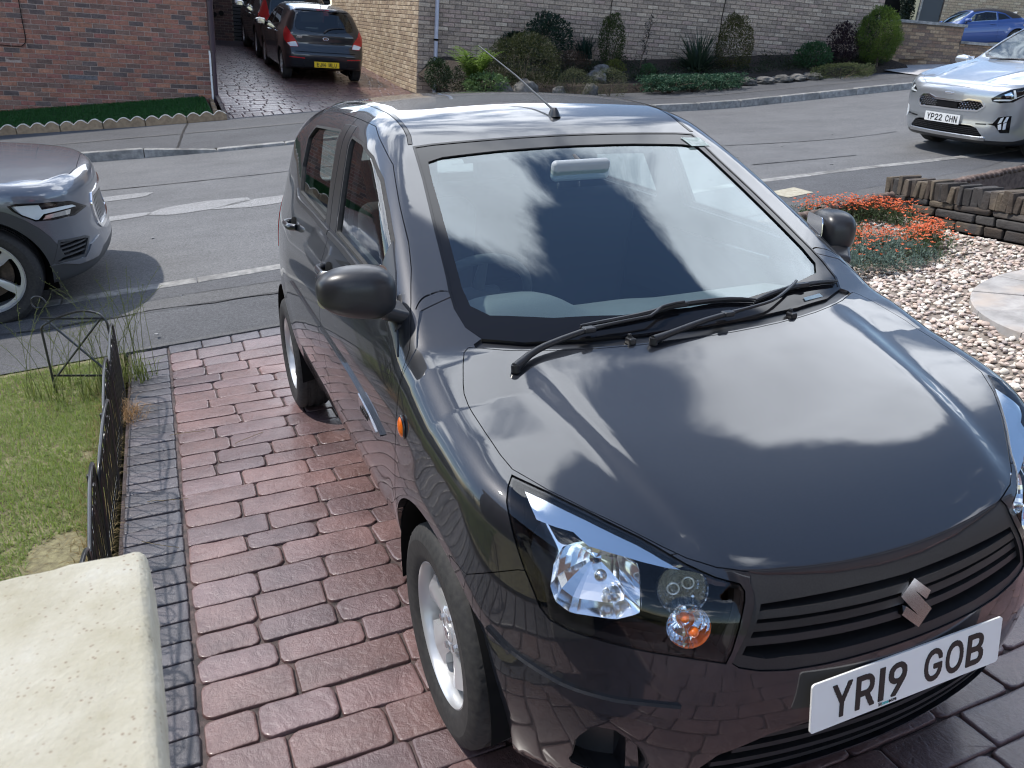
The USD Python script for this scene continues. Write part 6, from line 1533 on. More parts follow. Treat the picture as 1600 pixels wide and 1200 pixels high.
def build_grey_estate():
    B = suv_body(.90, .86); pm = paint('estate_grey_blue', (.115, .125, .145), .6, .36)
    spec = dict(axles=(0, -2.865), half=.935, arch=.40, tyre=.345, rim=.245, tw=.235, spokes=5, spin=.95, spoke_mat=alloy, rimkw=dict(hub=.06, wide=.30, narrow=.42, dish=.03),
        ws=sym_top([(-.40, 0), (-.42, .3), (-.50, .60), (-.58, .74), (-1.10, .62), (-1.14, 0)]), bonnet=sym_top([(.66, 0), (.655, .3), (.62, .50), (.53, .66), (.35, .79), (.1, .845), (-.3, .80), (-.50, .70), (-.40, .45), (-.36, 0)]),
        rear=[(-.5, 1.0), (.5, 1.0), (.46, 1.36), (-.46, 1.36)],
        doors=[([(-.45, .25), (-.45, .9), (-.62, 1.06), (-1.2, 1.40), (-1.45, 1.43), (-1.45, .25)], [(-.75, 1.0), (-1.22, 1.34), (-1.40, 1.365), (-1.40, 1.0)], (-1.3, .88)),
               ([(-1.455, 1.43), (-2.3, 1.42), (-2.5, 1.1), (-2.45, .75), (-2.3, .25), (-1.455, .25)], [(-1.49, 1.365), (-2.25, 1.34), (-2.38, 1.0), (-1.49, 1.0)], (-2.2, .88))],
        mirror=(-.62, 1.02, .95), dash=(-.75, .93), trim=satin_plastic)
    K0 = None
    lampR = [(.267, -.941, .792), (.316, -.932, .801), (.447, -.883, .779), (.604, -.733, .743), (.68, -.549, .659), (.63, -.685, .648), (.609, -.725, .642), (.487, -.856, .655), (.396, -.909, .671), (.332, -.931, .716), (.29, -.939, .756)]
    fogR = [(.486, -.849, .515), (.632, -.682, .486), (.652, -.645, .468), (.604, -.731, .363), (.434, -.863, .367), (.429, -.868, .387)]
    def pr(pts, s, w, g=0.):
        p = np.array(pts, float); w = np.array(w, float)
        if s > 0: p, w = mirror_y(p), w * [1, -1, 1]
        wn = w / np.linalg.norm(w); c0 = (p @ wn).mean(); return prism(p, w, c0 - .2, c0 + .35, grow=g)
    LA, FA = (.62, -.76, .2), (.70, -.70, .0)
    grille = round_corners([(-.43, .50), (-.36, .46), (.36, .46), (.43, .50), (.46, .66), (.40, .715), (-.40, .715), (-.46, .66)], .03)
    clad = [(-3.9, .12), (1.2, .12), (1.2, .345), (.52, .352), (.405, .36)] + [(.0 + .50 * math.cos(a), .345 + .475 * math.sin(a)) for a in np.linspace(.12, np.pi - .1, 18)] + [(-.52, .36), (-2.34, .36)] + [(-2.865 + .50 * math.cos(a), .345 + .475 * math.sin(a)) for a in np.linspace(.1, np.pi - .1, 14)] + [(-3.9, .40)]
    cuts = Manifold.batch_boolean([pr(lampR, s, LA) for s in (-1, 1)] + [pr(fogR, s, FA) for s in (-1, 1)] + [prism(grille, 'x', .4, 1.2)], manifold3d.OpType.Add)
    spec['cuts'] = cuts + prism(clad, 'y', -1.2, 1.2)
    car, K, cut = car_base('estate_car', 'grey-blue estate car with black wheel-arch trim, its nose entering at the left edge', SUV_AT, B, (-4.2, -1.1, .05), (1., 1.1, 1.7), .030, pm, spec)
    part(car, 'lower_cladding', panel((cut ^ prism(clad, 'y', -1.2, 1.2, grow=-.001))), grained_plastic)
    for s in (-1, 1):
        lp = part(car, 'headlamp', panel(K.slab(.000, .004) ^ pr(lampR, s, LA, -.003)), clear_lens)
        part(lp, 'lamp_frame', panel(K.slab(.001, .06) ^ (pr(lampR, s, LA, -.001) - pr(lampR, s, LA, -.010))), gloss_black)
        part(lp, 'lamp_bowl', panel(K.slab(.05, .06) ^ pr(lampR, s, LA, -.003)), gloss_black)
        part(lp, 'light_bar', panel(K.slab(.008, .04) ^ pr([(.30, -.93, .785), (.44, -.885, .770), (.45, -.88, .735), (.62, -.72, .715), (.64, -.69, .695), (.45, -.875, .705), (.41, -.90, .672), (.35, -.925, .70)], s, LA)), trim_pale)
        part(lp, 'projector', panel(K.slab(.010, .03) ^ pr([(.46, -.87, .695), (.60, -.735, .690), (.585, -.75, .660), (.44, -.885, .672)], s, LA)), chrome)
        part(lp, 'upper_reflector', panel(K.slab(.012, .035) ^ pr([(.36, -.925, .782), (.52, -.82, .762), (.51, -.83, .742), (.36, -.92, .75)], s, LA)), alloy_dark)
        fp_ = part(car, 'fog_grille', panel(K.slab(.03, .036) ^ pr(fogR, s, FA, -.002)), void_black)
        part(fp_, 'grille_frame', panel(K.slab(-.002, .035) ^ (pr(fogR, s, FA, .004) - pr(fogR, s, FA, -.012))), grained_plastic)
        for k in range(4):
            z = .395 + .028 * k
            part(fp_, 'fog_slat', panel(K.slab(.006, .03) ^ pr([(.45, -.86, z), (.64, -.67, z + .006), (.64, -.67, z + .016), (.45, -.86, z + .012)], s, FA) ^ pr(fogR, s, FA, -.01)), grained_plastic)
        part(fp_, 'fog_lamp', panel(K.slab(.008, .02) ^ pr([(.46, -.85, .43), (.53, -.80, .432), (.53, -.80, .395), (.46, -.85, .39)], s, FA)), gloss_black)
        part(car, 'skid_trim', panel(K.slab(-.012, .004) ^ pr([(.442, -.859, .366), (.60, -.734, .356), (.646, -.66, .42), (.69, -.50, .44), (.70, -.44, .38), (.66, -.60, .318), (.55, -.78, .322)], s, (.9, -.4, 0))), pm)
    gp = part(car, 'grille', panel(K.slab(.03, .036) ^ prism(grille, 'x', .4, 1.2)), void_black)
    part(gp, 'chrome_surround', panel(K.slab(-.008, .03) ^ (prism(grille, 'x', .4, 1.2, grow=.004) - prism(grille, 'x', .4, 1.2, grow=-.022))), chrome)
    for k in range(17):
        y = -.40 + .05 * k
        part(gp, 'grille_bar', panel(K.slab(.004, .028) ^ prism([(y - .009, .47), (y + .009, .47), (y + .009, .71), (y - .009, .71)], 'x', .4, 1.2) ^ prism(grille, 'x', .4, 1.2, grow=-.02)), dull_chrome)
    number_plate(car, 'YD21 KSE', (.735, 0, .40), (0, 1, 0), (0, 0, 1)) if False else None
trim_pale = plain('lamp_light_guide', (.70, .73, .75), .25)

def build_silver_crossover():
    B = crossover_body(); pm = paint('crossover_silver', (.40, .42, .44), .75, .30)
    grille = round_corners([(-.455, .60), (-.41, .565), (-.15, .578), (.15, .578), (.43, .592), (.51, .655), (.44, .715), (.29, .722), (.18, .690), (-.18, .690), (-.30, .722), (-.40, .712), (-.47, .66)], .018)
    lower = round_corners([(-.55, .30), (.55, .30), (.46, .40), (.38, .420), (-.38, .420), (-.46, .40)], .015)
    spec = dict(axles=(0, -2.70), half=.895, arch=.365, tyre=.325, rim=.215, tw=.215, spokes=5, spin=.2, spoke_mat=alloy,
        ws=sym_top([(-.29, 0), (-.31, .35), (-.42, .62), (-.52, .72), (-1.02, .60), (-1.07, 0)]), bonnet=sym_top([(.835, 0), (.825, .25), (.80, .43), (.72, .56), (.52, .72), (.2, .80), (-.2, .78), (-.44, .70), (-.32, .45), (-.26, 0)]),
        rear=[(-.5, 1.05), (.5, 1.05), (.44, 1.38), (-.44, 1.38)],
        doors=[([(-.42, .25), (-.42, .9), (-.6, 1.06), (-1.1, 1.40), (-1.4, 1.46), (-1.4, .25)], [(-.72, 1.02), (-1.14, 1.35), (-1.36, 1.39), (-1.36, 1.02)], (-1.25, .90)),
               ([(-1.405, 1.46), (-2.1, 1.46), (-2.35, 1.1), (-2.3, .7), (-2.15, .25), (-1.405, .25)], [(-1.44, 1.39), (-2.05, 1.38), (-2.22, 1.02), (-1.44, 1.02)], (-2.1, .90))],
        mirror=(-.50, 1.02, .93), dash=(-.68, .96), trim=satin_plastic)
    lampL = [(.80, .545, .747), (.766, .62, .806), (.70, .70, .858), (.60, .775, .885), (.52, .82, .87), (.60, .82, .79), (.69, .76, .72), (.769, .65, .703), (.798, .57, .715)]
    fogL = [(.805, .545, .458), (.775, .625, .470), (.757, .667, .545), (.672, .771, .567), (.642, .771, .365), (.72, .707, .362), (.767, .65, .443)]
    def pr(pts, s, w, g=0.):
        p = np.array(pts, float); w = np.array(w, float)
        if s < 0: p, w = mirror_y(p), w * [1, -1, 1]
        wn = w / np.linalg.norm(w); c0 = (p @ wn).mean(); return prism(p, w, c0 - .2, c0 + .35, grow=g)
    LA, FA = (.75, .60, .2), (.80, .60, 0)
    clad = [(-3.7, .1), (1.2, .1), (1.2, .262), (.55, .262)] + [(.0 + .43 * math.cos(a), .325 + .42 * math.sin(a)) for a in np.linspace(-.1, np.pi + .1, 16)] + [(-.5, .30), (-2.2, .30)] + [(-2.70 + .43 * math.cos(a), .325 + .42 * math.sin(a)) for a in np.linspace(-.1, np.pi, 14)] + [(-3.7, .35)]
    spec['cuts'] = Manifold.batch_boolean([pr(lampL, s, LA) for s in (-1, 1)] + [pr(fogL, s, FA) for s in (-1, 1)] + [prism(grille, 'x', .4, 1.2), prism(lower, 'x', .4, 1.2), prism(clad, 'y', -1.2, 1.2)], manifold3d.OpType.Add)
    car, K, cut = car_base('crossover', 'silver crossover facing down the hill at the right edge of the street', CROSS_AT, B, (-3.9, -1.1, .05), (1.1, 1.1, 1.7), .036, pm, spec)
    part(car, 'lower_cladding', panel(cut ^ prism(clad, 'y', -1.2, 1.2, grow=-.001)), satin_plastic)
    gp = part(car, 'grille', panel(K.slab(.03, .036) ^ prism(grille, 'x', .4, 1.2)), void_black)
    part(gp, 'chrome_surround', panel(K.slab(-.006, .03) ^ (prism(grille, 'x', .4, 1.2, grow=.006) - prism(grille, 'x', .4, 1.2, grow=-.014))), chrome)
    rngk = np.random.default_rng(2)
    for k in range(24):
        for j in range(6):
            y = -.45 + .040 * k + (.02 if j % 2 else 0); z = .585 + .022 * j
            if not Polygon(grille).buffer(-.016).contains(Point(y, z)): continue
            if abs(y) < .16: continue
            x = float(B.F(np.array(abs(y)), np.array(z)))
            d_ = trimesh.Trimesh([(0, -.017, 0), (0, 0, .0095), (0, .017, 0), (0, 0, -.0095), (.014, 0, 0)], [[0, 3, 4], [3, 2, 4], [2, 1, 4], [1, 0, 4]], process=False)
            part(gp, 'grille_facet', placed(d_, (x - .012, y, z)), chrome, False)
    part(gp, 'radar_panel', panel(K.slab(.004, .02) ^ prism([(-.15, .60), (.15, .60), (.15, .672), (-.15, .672)], 'x', .4, 1.2)), gloss_black)
    for s in (-1, 1):
        lp = part(car, 'headlamp', panel(K.slab(.0, .004) ^ pr(lampL, s, LA, -.002)), clear_lens)
        part(lp, 'lamp_bowl', panel(K.slab(.04, .05) ^ pr(lampL, s, LA, -.001)), gloss_black)
        part(lp, 'light_bar', panel(K.slab(.008, .03) ^ pr([(.79, .57, .722), (.72, .735, .735), (.62, .815, .80), (.56, .82, .862), (.60, .80, .80), (.70, .74, .75), (.785, .585, .738)], s, LA)), trim_pale)
        part(lp, 'projector', panel(K.slab(.010, .03) ^ pr([(.74, .66, .80), (.70, .71, .83), (.68, .74, .79), (.73, .69, .76)], s, LA)), chrome)
        part(lp, 'lamp_divider', panel(K.slab(.006, .03) ^ pr([(.68, .72, .85), (.665, .735, .85), (.655, .77, .76), (.67, .75, .755)], s, LA)), trim_pale)
        fp_ = part(car, 'fog_surround', panel(K.slab(.012, .03) ^ pr(fogL, s, FA, -.002)), gloss_black)
        part(fp_, 'fog_wing', panel(K.slab(-.002, .012) ^ pr([(.835, .44, .455), (.80, .56, .462), (.80, .56, .445), (.835, .44, .44)], s, FA)), satin_plastic)
        for q in ([(.742, .69, .535), (.725, .715, .548), (.735, .705, .485), (.755, .675, .470)], [(.71, .735, .548), (.69, .755, .556), (.70, .745, .495), (.722, .72, .482)], [(.752, .678, .455), (.733, .706, .470), (.722, .714, .405), (.742, .69, .398)], [(.718, .722, .475), (.698, .746, .487), (.688, .742, .41), (.708, .722, .402)]):
            part(fp_, 'fog_light', panel(K.slab(.002, .012) ^ pr(q, s, FA)), trim_pale)
    lg_ = part(car, 'lower_grille', panel(K.slab(.03, .036) ^ prism(lower, 'x', .4, 1.2)), void_black)
    for z in (.318, .340, .362, .384): part(lg_, 'grille_slat', panel(K.slab(.006, .03) ^ prism([(-.5, z), (.5, z), (.5, z + .011), (-.5, z + .011)], 'x', .4, 1.2) ^ prism(lower, 'x', .4, 1.2, grow=-.004)), satin_plastic)
    part(lg_, 'chrome_lip', panel(K.slab(-.004, .006) ^ prism([(-.45, .402), (-.38, .422), (.38, .422), (.45, .402), (.45, .410), (.38, .431), (-.38, .431), (-.45, .410)], 'x', .4, 1.2)), dull_chrome)
    part(car, 'skid_plate', panel(K.slab(-.012, .01) ^ prism([(-.56, .252), (.56, .252), (.57, .285), (.55, .292), (-.55, .292), (-.57, .285)], 'x', .4, 1.2)), dull_chrome)
    part(car, 'bonnet_emblem', placed(rbox(.012, .13, .026, .005), (.862, 0, .765)), chrome, 40)
    number_plate(car, 'YP22 CHN', (.888, -.01, .470), (0, 1, 0), (0, 0, 1))
    for s in (-1, 1):
        y0 = .58
        rail = smooth_line([(-1.02, s * .62, 1.47), (-1.2, s * .61, 1.535), (-1.8, s * .585, 1.585), (-2.5, s * .575, 1.555), (-2.9, s * .57, 1.49)], 24)
        part(car, 'roof_rail', tube(rail, .017, 8), dull_chrome, 50)
    for yy in (-.12, .35):
        q = smooth_line([(-.30, yy - .34, 1.085), (-.31, yy - .1, 1.098), (-.345, yy + .12, 1.108)], 8); part(car, 'wiper', tube(q, .009, 6), satin_plastic, 50)

def build_black_hatchback():
    B = supermini_body(); pm = paint('black_paint', (.008, .009, .011), .2, .4)
    spec = dict(axles=(0, -2.525), half=.845, arch=.345, tyre=.31, rim=.20, tw=.19, spokes=6, spin=.3,
        ws=sym_top([(-.16, 0), (-.2, .3), (-.32, .58), (-.40, .66), (-.90, .57), (-.95, 0)]), bonnet=sym_top([(.74, 0), (.72, .25), (.66, .42), (.5, .58), (.2, .70), (-.1, .70), (-.34, .64), (-.2, .4), (-.13, 0)]),
        rear=round_corners([(-.60, 1.02), (-.2, .985), (.2, .985), (.60, 1.02), (.58, 1.16), (.50, 1.33), (.40, 1.375), (-.40, 1.375), (-.50, 1.33), (-.58, 1.16)], .04),
        doors=[([(-.30, .22), (-.30, .85), (-.45, .98), (-1.0, 1.33), (-1.3, 1.40), (-1.3, .22)], [(-.52, .98), (-1.02, 1.29), (-1.26, 1.345), (-1.26, 1.0)], (-1.15, .88)),
               ([(-1.305, 1.40), (-2.0, 1.40), (-2.3, 1.1), (-2.2, .7), (-2.05, .22), (-1.305, .22)], [(-1.34, 1.345), (-1.95, 1.33), (-2.2, 1.08), (-1.34, 1.0)], (-2.0, .91))],
        mirror=(-.45, .98, .87), dash=(-.55, .86), handle=chrome)
    tail = [(-3.16, -.60, .70), (-3.12, -.76, .69), (-2.95, -.82, .80), (-2.80, -.80, 1.0), (-2.86, -.735, 1.06), (-2.98, -.69, .98), (-3.10, -.64, .84)]
    def pr(pts, s, w, g=0.):
        p = np.array(pts, float); w = np.array(w, float)
        if s > 0: p, w = mirror_y(p), w * [1, -1, 1]
        wn = w / np.linalg.norm(w); c0 = (p @ wn).mean(); return prism(p, w, c0 - .25, c0 + .35, grow=g)
    TA_ = (-.80, -.58, .12)
    spec['cuts'] = Manifold.batch_boolean([pr(tail, s, TA_) for s in (-1, 1)], manifold3d.OpType.Add)
    car, K, cut = car_base('black_hatchback', 'black hatchback seen from behind on the far driveway', MINI_AT, B, (-3.4, -1.1, .05), (1., 1.1, 1.65), .036, pm, spec)
    for s in (-1, 1):
        lp = part(car, 'tail_lamp', panel(K.slab(-.006, .012) ^ pr(tail, s, TA_, -.002)), red_lens)
        part(lp, 'clear_section', panel(K.slab(-.009, -.004) ^ pr([(-3.155, -.605, .705), (-3.12, -.755, .70), (-3.04, -.79, .755), (-3.12, -.65, .80)], s, TA_)), trim_pale)
        part(car, 'rear_reflector', panel(K.slab(-.004, .004) ^ prism([(s * .44, .475), (s * .74, .485), (s * .74, .505), (s * .44, .495)], 'x', -4, -2.8)), red_lens)
        part(car, 'bumper_vent', panel(K.slab(-.004, .006) ^ prism([(s * .40, .30), (s * .70, .30), (s * .72, .325), (s * .45, .325)], 'x', -4, -2.8)), satin_plastic)
    number_plate(car, 'EJ14 MLU', (-3.222, 0, .375), (0, -1, 0), (0, 0, 1), back=plate_yellow)
    part(car, 'plate_recess', panel(K.slab(-.003, .004) ^ prism(round_corners([(-.42, .30), (.42, .30), (.48, .44), (-.48, .44)], .03), 'x', -4, -2.8)), satin_plastic)
    part(car, 'tailgate_seam', panel(K.slab(-.001, .003) ^ prism([(-.62, .60), (.62, .60), (.62, .612), (-.62, .612)], 'x', -4, -2.8)), void_black)
    em = trimesh.creation.torus(.036, .006, 24, 8); em.vertices *= [1.5, .8, 1]
    ep = part(car, 'tailgate_emblem', placed(em, (-3.135, 0, .87), np.stack([(0, -1, 0), (.1, 0, .995), (-.995, 0, .1)], 1)), chrome, 50)
    Hm = cat_([placed(box(.012, .05, .006), (-.018, 0, 0), rotz(-.25)), placed(box(.012, .05, .006), (.018, 0, 0), rotz(-.25)), placed(box(.04, .010, .006), (0, 0, 0), rotz(.3))])
    part(ep, 'emblem_letter', placed(Hm, (-3.137, 0, .87), np.stack([(0, -1, 0), (.1, 0, .995), (-.995, 0, .1)], 1)), chrome, 30)
    for txt, y0 in (('i20', -.56), ('CRDi', .60)):
        t = letters(txt, .035, .003, True); part(car, 'badge_lettering', placed(t, (-3.135, y0 if y0 > 0 else y0 + .08, .86), np.stack([(0, -1, 0), (.06, 0, .998), (-.998, 0, .06)], 1)), dull_chrome, 30) if txt != 'i20' else part(car, 'badge_strip', placed(rbox(.006, .11, .014, .002), (-3.13, .53, .90)), dull_chrome, 40)
    w_ = smooth_line([(-3.13, .02, .99), (-3.08, -.10, 1.06), (-3.04, -.42, 1.09)], 10); part(car, 'rear_wiper', tube(w_, np.linspace(.016, .008, 10), 6), satin_plastic, 50)
    part(car, 'spoiler', panel(K.slab(-.012, .01) ^ prism([(-.55, 1.385), (.55, 1.385), (.50, 1.43), (-.50, 1.43)], 'x', -4, -2.6)), pm)
    part(car, 'brake_light', panel(K.slab(-.016, -.010) ^ prism([(-.14, 1.395), (.14, 1.395), (.14, 1.41), (-.14, 1.41)], 'x', -4, -2.6)), red_lens)
    part(car, 'roof_aerial', tube([(-2.62, 0, 1.44), (-2.74, 0, 1.58)], [.008, .004], 6), satin_plastic, 50)

def build_dark_suv():
    B = suv_body(1.0); pm = paint('dark_green_grey', (.018, .021, .022), .3, .4)
    spec = dict(axles=(0, -2.865), half=.935, arch=.41, tyre=.36, rim=.235, tw=.23, spokes=5,
        ws=sym_top([(-.40, 0), (-.42, .3), (-.50, .60), (-.58, .74), (-1.10, .62), (-1.14, 0)]), bonnet=sym_top([(.76, 0), (.75, .3), (.72, .50), (.6, .66), (.4, .79), (.1, .845), (-.3, .80), (-.50, .70), (-.40, .45), (-.36, 0)]),
        rear=round_corners([(-.62, 1.12), (.62, 1.12), (.54, 1.50), (-.54, 1.50)], .05),
        doors=[([(-.45, .28), (-.45, 1.0), (-.62, 1.18), (-1.2, 1.55), (-1.45, 1.58), (-1.45, .28)], [(-.75, 1.12), (-1.22, 1.47), (-1.40, 1.50), (-1.40, 1.12)], (-1.3, .98)),
               ([(-1.455, 1.58), (-2.3, 1.57), (-2.5, 1.2), (-2.45, .8), (-2.3, .28), (-1.455, .28)], [(-1.49, 1.50), (-2.25, 1.48), (-2.38, 1.12), (-1.49, 1.12)], (-2.2, .98))],
        mirror=(-.62, 1.14, .97), dash=(-.75, 1.03), mirror_mat=alloy)
    tl = lambda s: prism([(s * .62, .92), (s * .96, .92), (s * .96, 1.36), (s * .70, 1.38), (s * .66, 1.10)], 'x', -4.2, -3.4)
    spec['cuts'] = tl(1) + tl(-1)
    car, K, cut = car_base('dark_suv', 'dark taller car parked beyond the black hatchback, mostly hidden by it', MINI2_AT, B, (-4.2, -1.1, .05), (1.1, 1.1, 1.8), .06, pm, spec)
    for s in (-1, 1): part(car, 'tail_lamp', panel(K.slab(-.004, .012) ^ tl(s)), red_lens)
    part(car, 'roof_bars', cat_([tube([(-3.2, y, 1.66), (-2.0, y, 1.72), (-1.4, y, 1.68)], .02, 8) for y in (-.6, .6)]), satin_plastic, 50)

def build_convertible():
    B = convertible_body(); pm = paint('convertible_blue', (.020, .055, .20), .5, .36)
    D = np.array([-21.0, 28.1, 0]); f = np.array([-.40, -.917, 0]); o = D + f * 2.65; z0 = 1.80 + .034 * (o[1] - 15.2)
    at = ((o[0], o[1], z0 + .0), ground_frame(f, (0, -.034, 1)))
    spec = dict(axles=(0, -2.65), half=.875, arch=.345, tyre=.315, rim=.215, tw=.21, spokes=5, glass=screen_glass, sglass=side_glass,
        ws=sym_top([(-.46, 0), (-.5, .35), (-.6, .62), (-.68, .70), (-1.05, .58), (-1.10, 0)]), bonnet=sym_top([(.6, 0), (.58, .3), (.48, .5), (.3, .66), (0, .72), (-.4, .72), (-.62, .66), (-.47, .4), (-.43, 0)]),
        doors=[([(-.62, .25), (-.62, .85), (-.72, .955), (-1.1, 1.24), (-1.95, 1.25), (-1.95, .25)], [(-.85, .96), (-1.16, 1.20), (-1.55, 1.26), (-1.90, 1.22), (-1.90, .97)], (-1.75, .84))],
        side_windows=[[(-1.96, 1.20), (-2.2, 1.14), (-2.38, 1.0), (-1.96, .97)]], mirror=(-.80, .99, .90), dash=(-.85, .87), trim=chrome)
    hood = [(-1.12, 1.27), (-1.16, 1.6), (-2.75, 1.6), (-2.92, 1.03), (-2.7, 1.0), (-2.45, 1.0), (-2.2, 1.18), (-1.95, 1.26), (-1.55, 1.30)]
    spec['cuts'] = prism(hood, 'y', -1.2, 1.2) + Manifold.batch_boolean([prism([(s * .55, .70), (s * .9, .70), (s * .9, .86), (s * .55, .86)], 'x', -3.9, -3.3) for s in (-1, 1)], manifold3d.OpType.Add)
    car, K, cut = car_base('convertible', 'blue convertible with black fabric roof behind the retaining wall', at, B, (-4.0, -1.1, .05), (1.1, 1.1, 1.6), .045, pm, spec)
    part(car, 'fabric_roof', panel(Slab(K.level, -.004, .012) ^ prism(hood, 'y', -1.2, 1.2)), noisy('hood_cloth', (.010, .010, .012), (.022, .022, .026), 200, .95, .2, 600))
    for s in (-1, 1): part(car, 'tail_lamp', panel(K.slab(-.003, .012) ^ prism([(s * .55, .70), (s * .9, .70), (s * .9, .86), (s * .55, .86)], 'x', -3.9, -3.3)), red_lens)
    part(car, 'hood_window', placed(box(.01, .7, .16), (-2.80, 0, 1.16), np.array([[.8, 0, -.6], [0, 1, 0], [.6, 0, .8]])), dark_glass, False)
build_hatchback()
build_grey_estate()
build_silver_crossover()
build_black_hatchback()
build_dark_suv()
build_convertible()
# ------------------------------------------------------------------ low walls, fence, pillar
# concrete gate pillar with a pale cap right in front of the camera
m_cap = noisy('cap_stone', (.50, .46, .33), (.66, .62, .48), 26, .9, .45, 160, c3=(.62, .60, .52), scale3=4., bdist=.004)
m_cap = M('cap_stone_speckled', {'tc': ('texture_coordinate', {}), 'n': ('noise_texture', {'scale': 9., 'detail': 6., 'roughness': .65}), 'r': ('rgb_ramp', {'ramp': [(.32, (.30, .28, .21)), (.6, (.38, .362, .30)), (.75, (.42, .41, .365))]}),
    'v': ('voronoi_texture', {'scale': 105., 'randomness': 1.}), 'vm': ('map_range', {'from_min': .10, 'from_max': .24, 'to_min': .85, 'to_max': 0., 'clamp': True}), 'n2': ('noise_texture', {'scale': 34.}), 'g': ('map_range', {'from_min': .42, 'from_max': .56, 'clamp': True}), 'mm': ('math', {'math_type': 'multiply'}), 'mx': ('mix_color', {'b': (.20, .15, .11)}),
    'nb': ('noise_texture', {'scale': 130., 'detail': 5.}), 'b': ('bump', {'strength': .5, 'distance': .004}), 'p': ('principled_bsdf', {'roughness': .92, 'specular_ior_level': .2})},
    [('tc.object', 'n.vector'), ('n.fac', 'r.fac'), ('tc.object', 'v.vector'), ('v.distance', 'vm.value'), ('tc.object', 'n2.vector'), ('n2.fac', 'g.value'), ('vm.result', 'mm.value1'), ('g.result', 'mm.value2'), ('mm.value', 'mx.fac'), ('r.color', 'mx.a'), ('mx.result', 'p.base_color'), ('tc.object', 'nb.vector'), ('nb.fac', 'b.height'), ('b.normal', 'p.normal')])
pl_ = thing('gate_pillar', 'cream speckled stone pillar cap in the lower left foreground', 'pillar')
def weathered(mesh, amp, sc, seed=0):
    m = mesh.copy(); m.merge_vertices(); n = m.vertex_normals; m.vertices = m.vertices + n * ((meshkit.fbm(m.vertices * sc, 3, seed) - .5) * 2 * amp)[:, None]; return m
capm = tm(Manifold.batch_hull([Manifold.sphere(.016, 16).translate((sx * (.245), sy * (.245), z)) for sx in (-1, 1) for sy in (-1, 1) for z in (-.045, .012)]).refine_to_length(.02))
part(pl_, 'cap', placed(weathered(capm, .0045, 18), (.545 + .245, -1.333 - .262, .970), rotz(.035)), m_cap, 50)
part(pl_, 'shaft', placed(rbox(.44, .44, 1.0, .012), (.79, -1.60, .42), rotz(.035)), noisy('shaft_stone', (.34, .31, .25), (.48, .45, .37), 20, .9, .4, 120), 40)

# low wire border fence
m_fence = plain('black_fence_paint', (.012, .012, .013), .32, coat=.3)
def fence_panel(w=.585, h=.44):
    """hooped top, lattice below: all in the xz plane"""
    top = [(-w / 2, 0, 0), (-w / 2, 0, h * .86), (-w / 2 + .03, 0, h * .96), (-w * .2, 0, h * 1.0), (w * .2, 0, h * .93), (w / 2 - .04, 0, h * .86), (w / 2, 0, h * .80), (w / 2, 0, 0)]
    frame_ = tube(smooth_line(top, 40), .0062, 7)
    rails = [tube([(-w / 2, 0, z), (w / 2, 0, z)], .0035, 5) for z in (h * .18, h * .80)]
    bars = []
    for k in range(9):
        x = -w / 2 + (k + .5) * w / 9
        bars.append(tube([(x, .003, .01), (x + .01, .003, h * (.93 - .05 * k / 9))], .0026, 5))
    for k in range(5):
        x = -w / 2 + k * w / 5
        bars.append(tube([(x, -.003, h * .18), (x + w / 5, -.003, h * .80)], .0024, 5)); bars.append(tube([(x + w / 5, -.004, h * .18), (x, -.004, h * .80)], .0024, 5))
    hoops = [tube([(x0 + .055 * math.cos(a), .002, h * .62 + .12 * math.sin(a)) for a in np.linspace(np.pi, 0, 12)], .0028, 5) for x0 in (-.16, 0, .16)]
    return frame_, rails, bars, hoops
fe = thing('border_fence', 'low black hooped wire border fence between the lawn and the driveway', 'fence')
ends = [(-2.93 + .585 * k, -1.612 + RNG.normal() * .006) for k in range(6)]
for k in range(5):
    a, b = np.array(ends[k]), np.array(ends[k + 1]); c = (a + b) / 2
    an = math.atan2(b[1] - a[1], b[0] - a[0]); tilt = RNG.normal() * .03 - .05
    R_ = rotz(an) @ np.array([[1, 0, 0], [0, math.cos(tilt), -math.sin(tilt)], [0, math.sin(tilt), math.cos(tilt)]])
    f0, rails, bars, hoops = fence_panel()
    at = (c[0], c[1], float(near_z(c[0], c[1])) - .005 + RNG.normal() * .006)
    p = part(fe, 'panel_frame', placed(f0, at, R_), m_fence, 50)
    for r in rails: part(p, 'rail', placed(r, at, R_), m_fence, 50)
    for r in bars: part(p, 'bar', placed(r, at, R_), m_fence, 50)
    for r in hoops: part(p, 'hoop', placed(r, at, R_), m_fence, 50)
    part(p, 'joint_peg', placed(rbox(.022, .022, .05, .008), (b[0], b[1], at[2] + .34)), m_fence, 40)
f0, rails, bars, hoops = fence_panel(.36, .46)
R_ = rotz(-2.0); at = (-3.03, -1.79, float(near_z(-3.03, -1.79)) + .02)
p = part(fe, 'corner_panel', placed(f0, at, R_), m_fence, 50)
for q in ([(-.15, 0, .10), (.15, 0, .42)], [(.15, 0, .10), (-.15, 0, .42)], [(-.17, 0, .42), (.17, 0, .42)], [(-.17, 0, .10), (.17, 0, .10)]): part(p, 'lattice_bar', placed(tube(q, .006, 6), at, R_), m_fence, 50)
part(p, 'scroll', placed(tube([(.17 - .05 * math.cos(a) * (1 - a / 8), 0, .50 + .05 * math.sin(a) * (1 - a / 8)) for a in np.linspace(0, 5, 20)], .004, 5), at, R_), m_fence, 50)

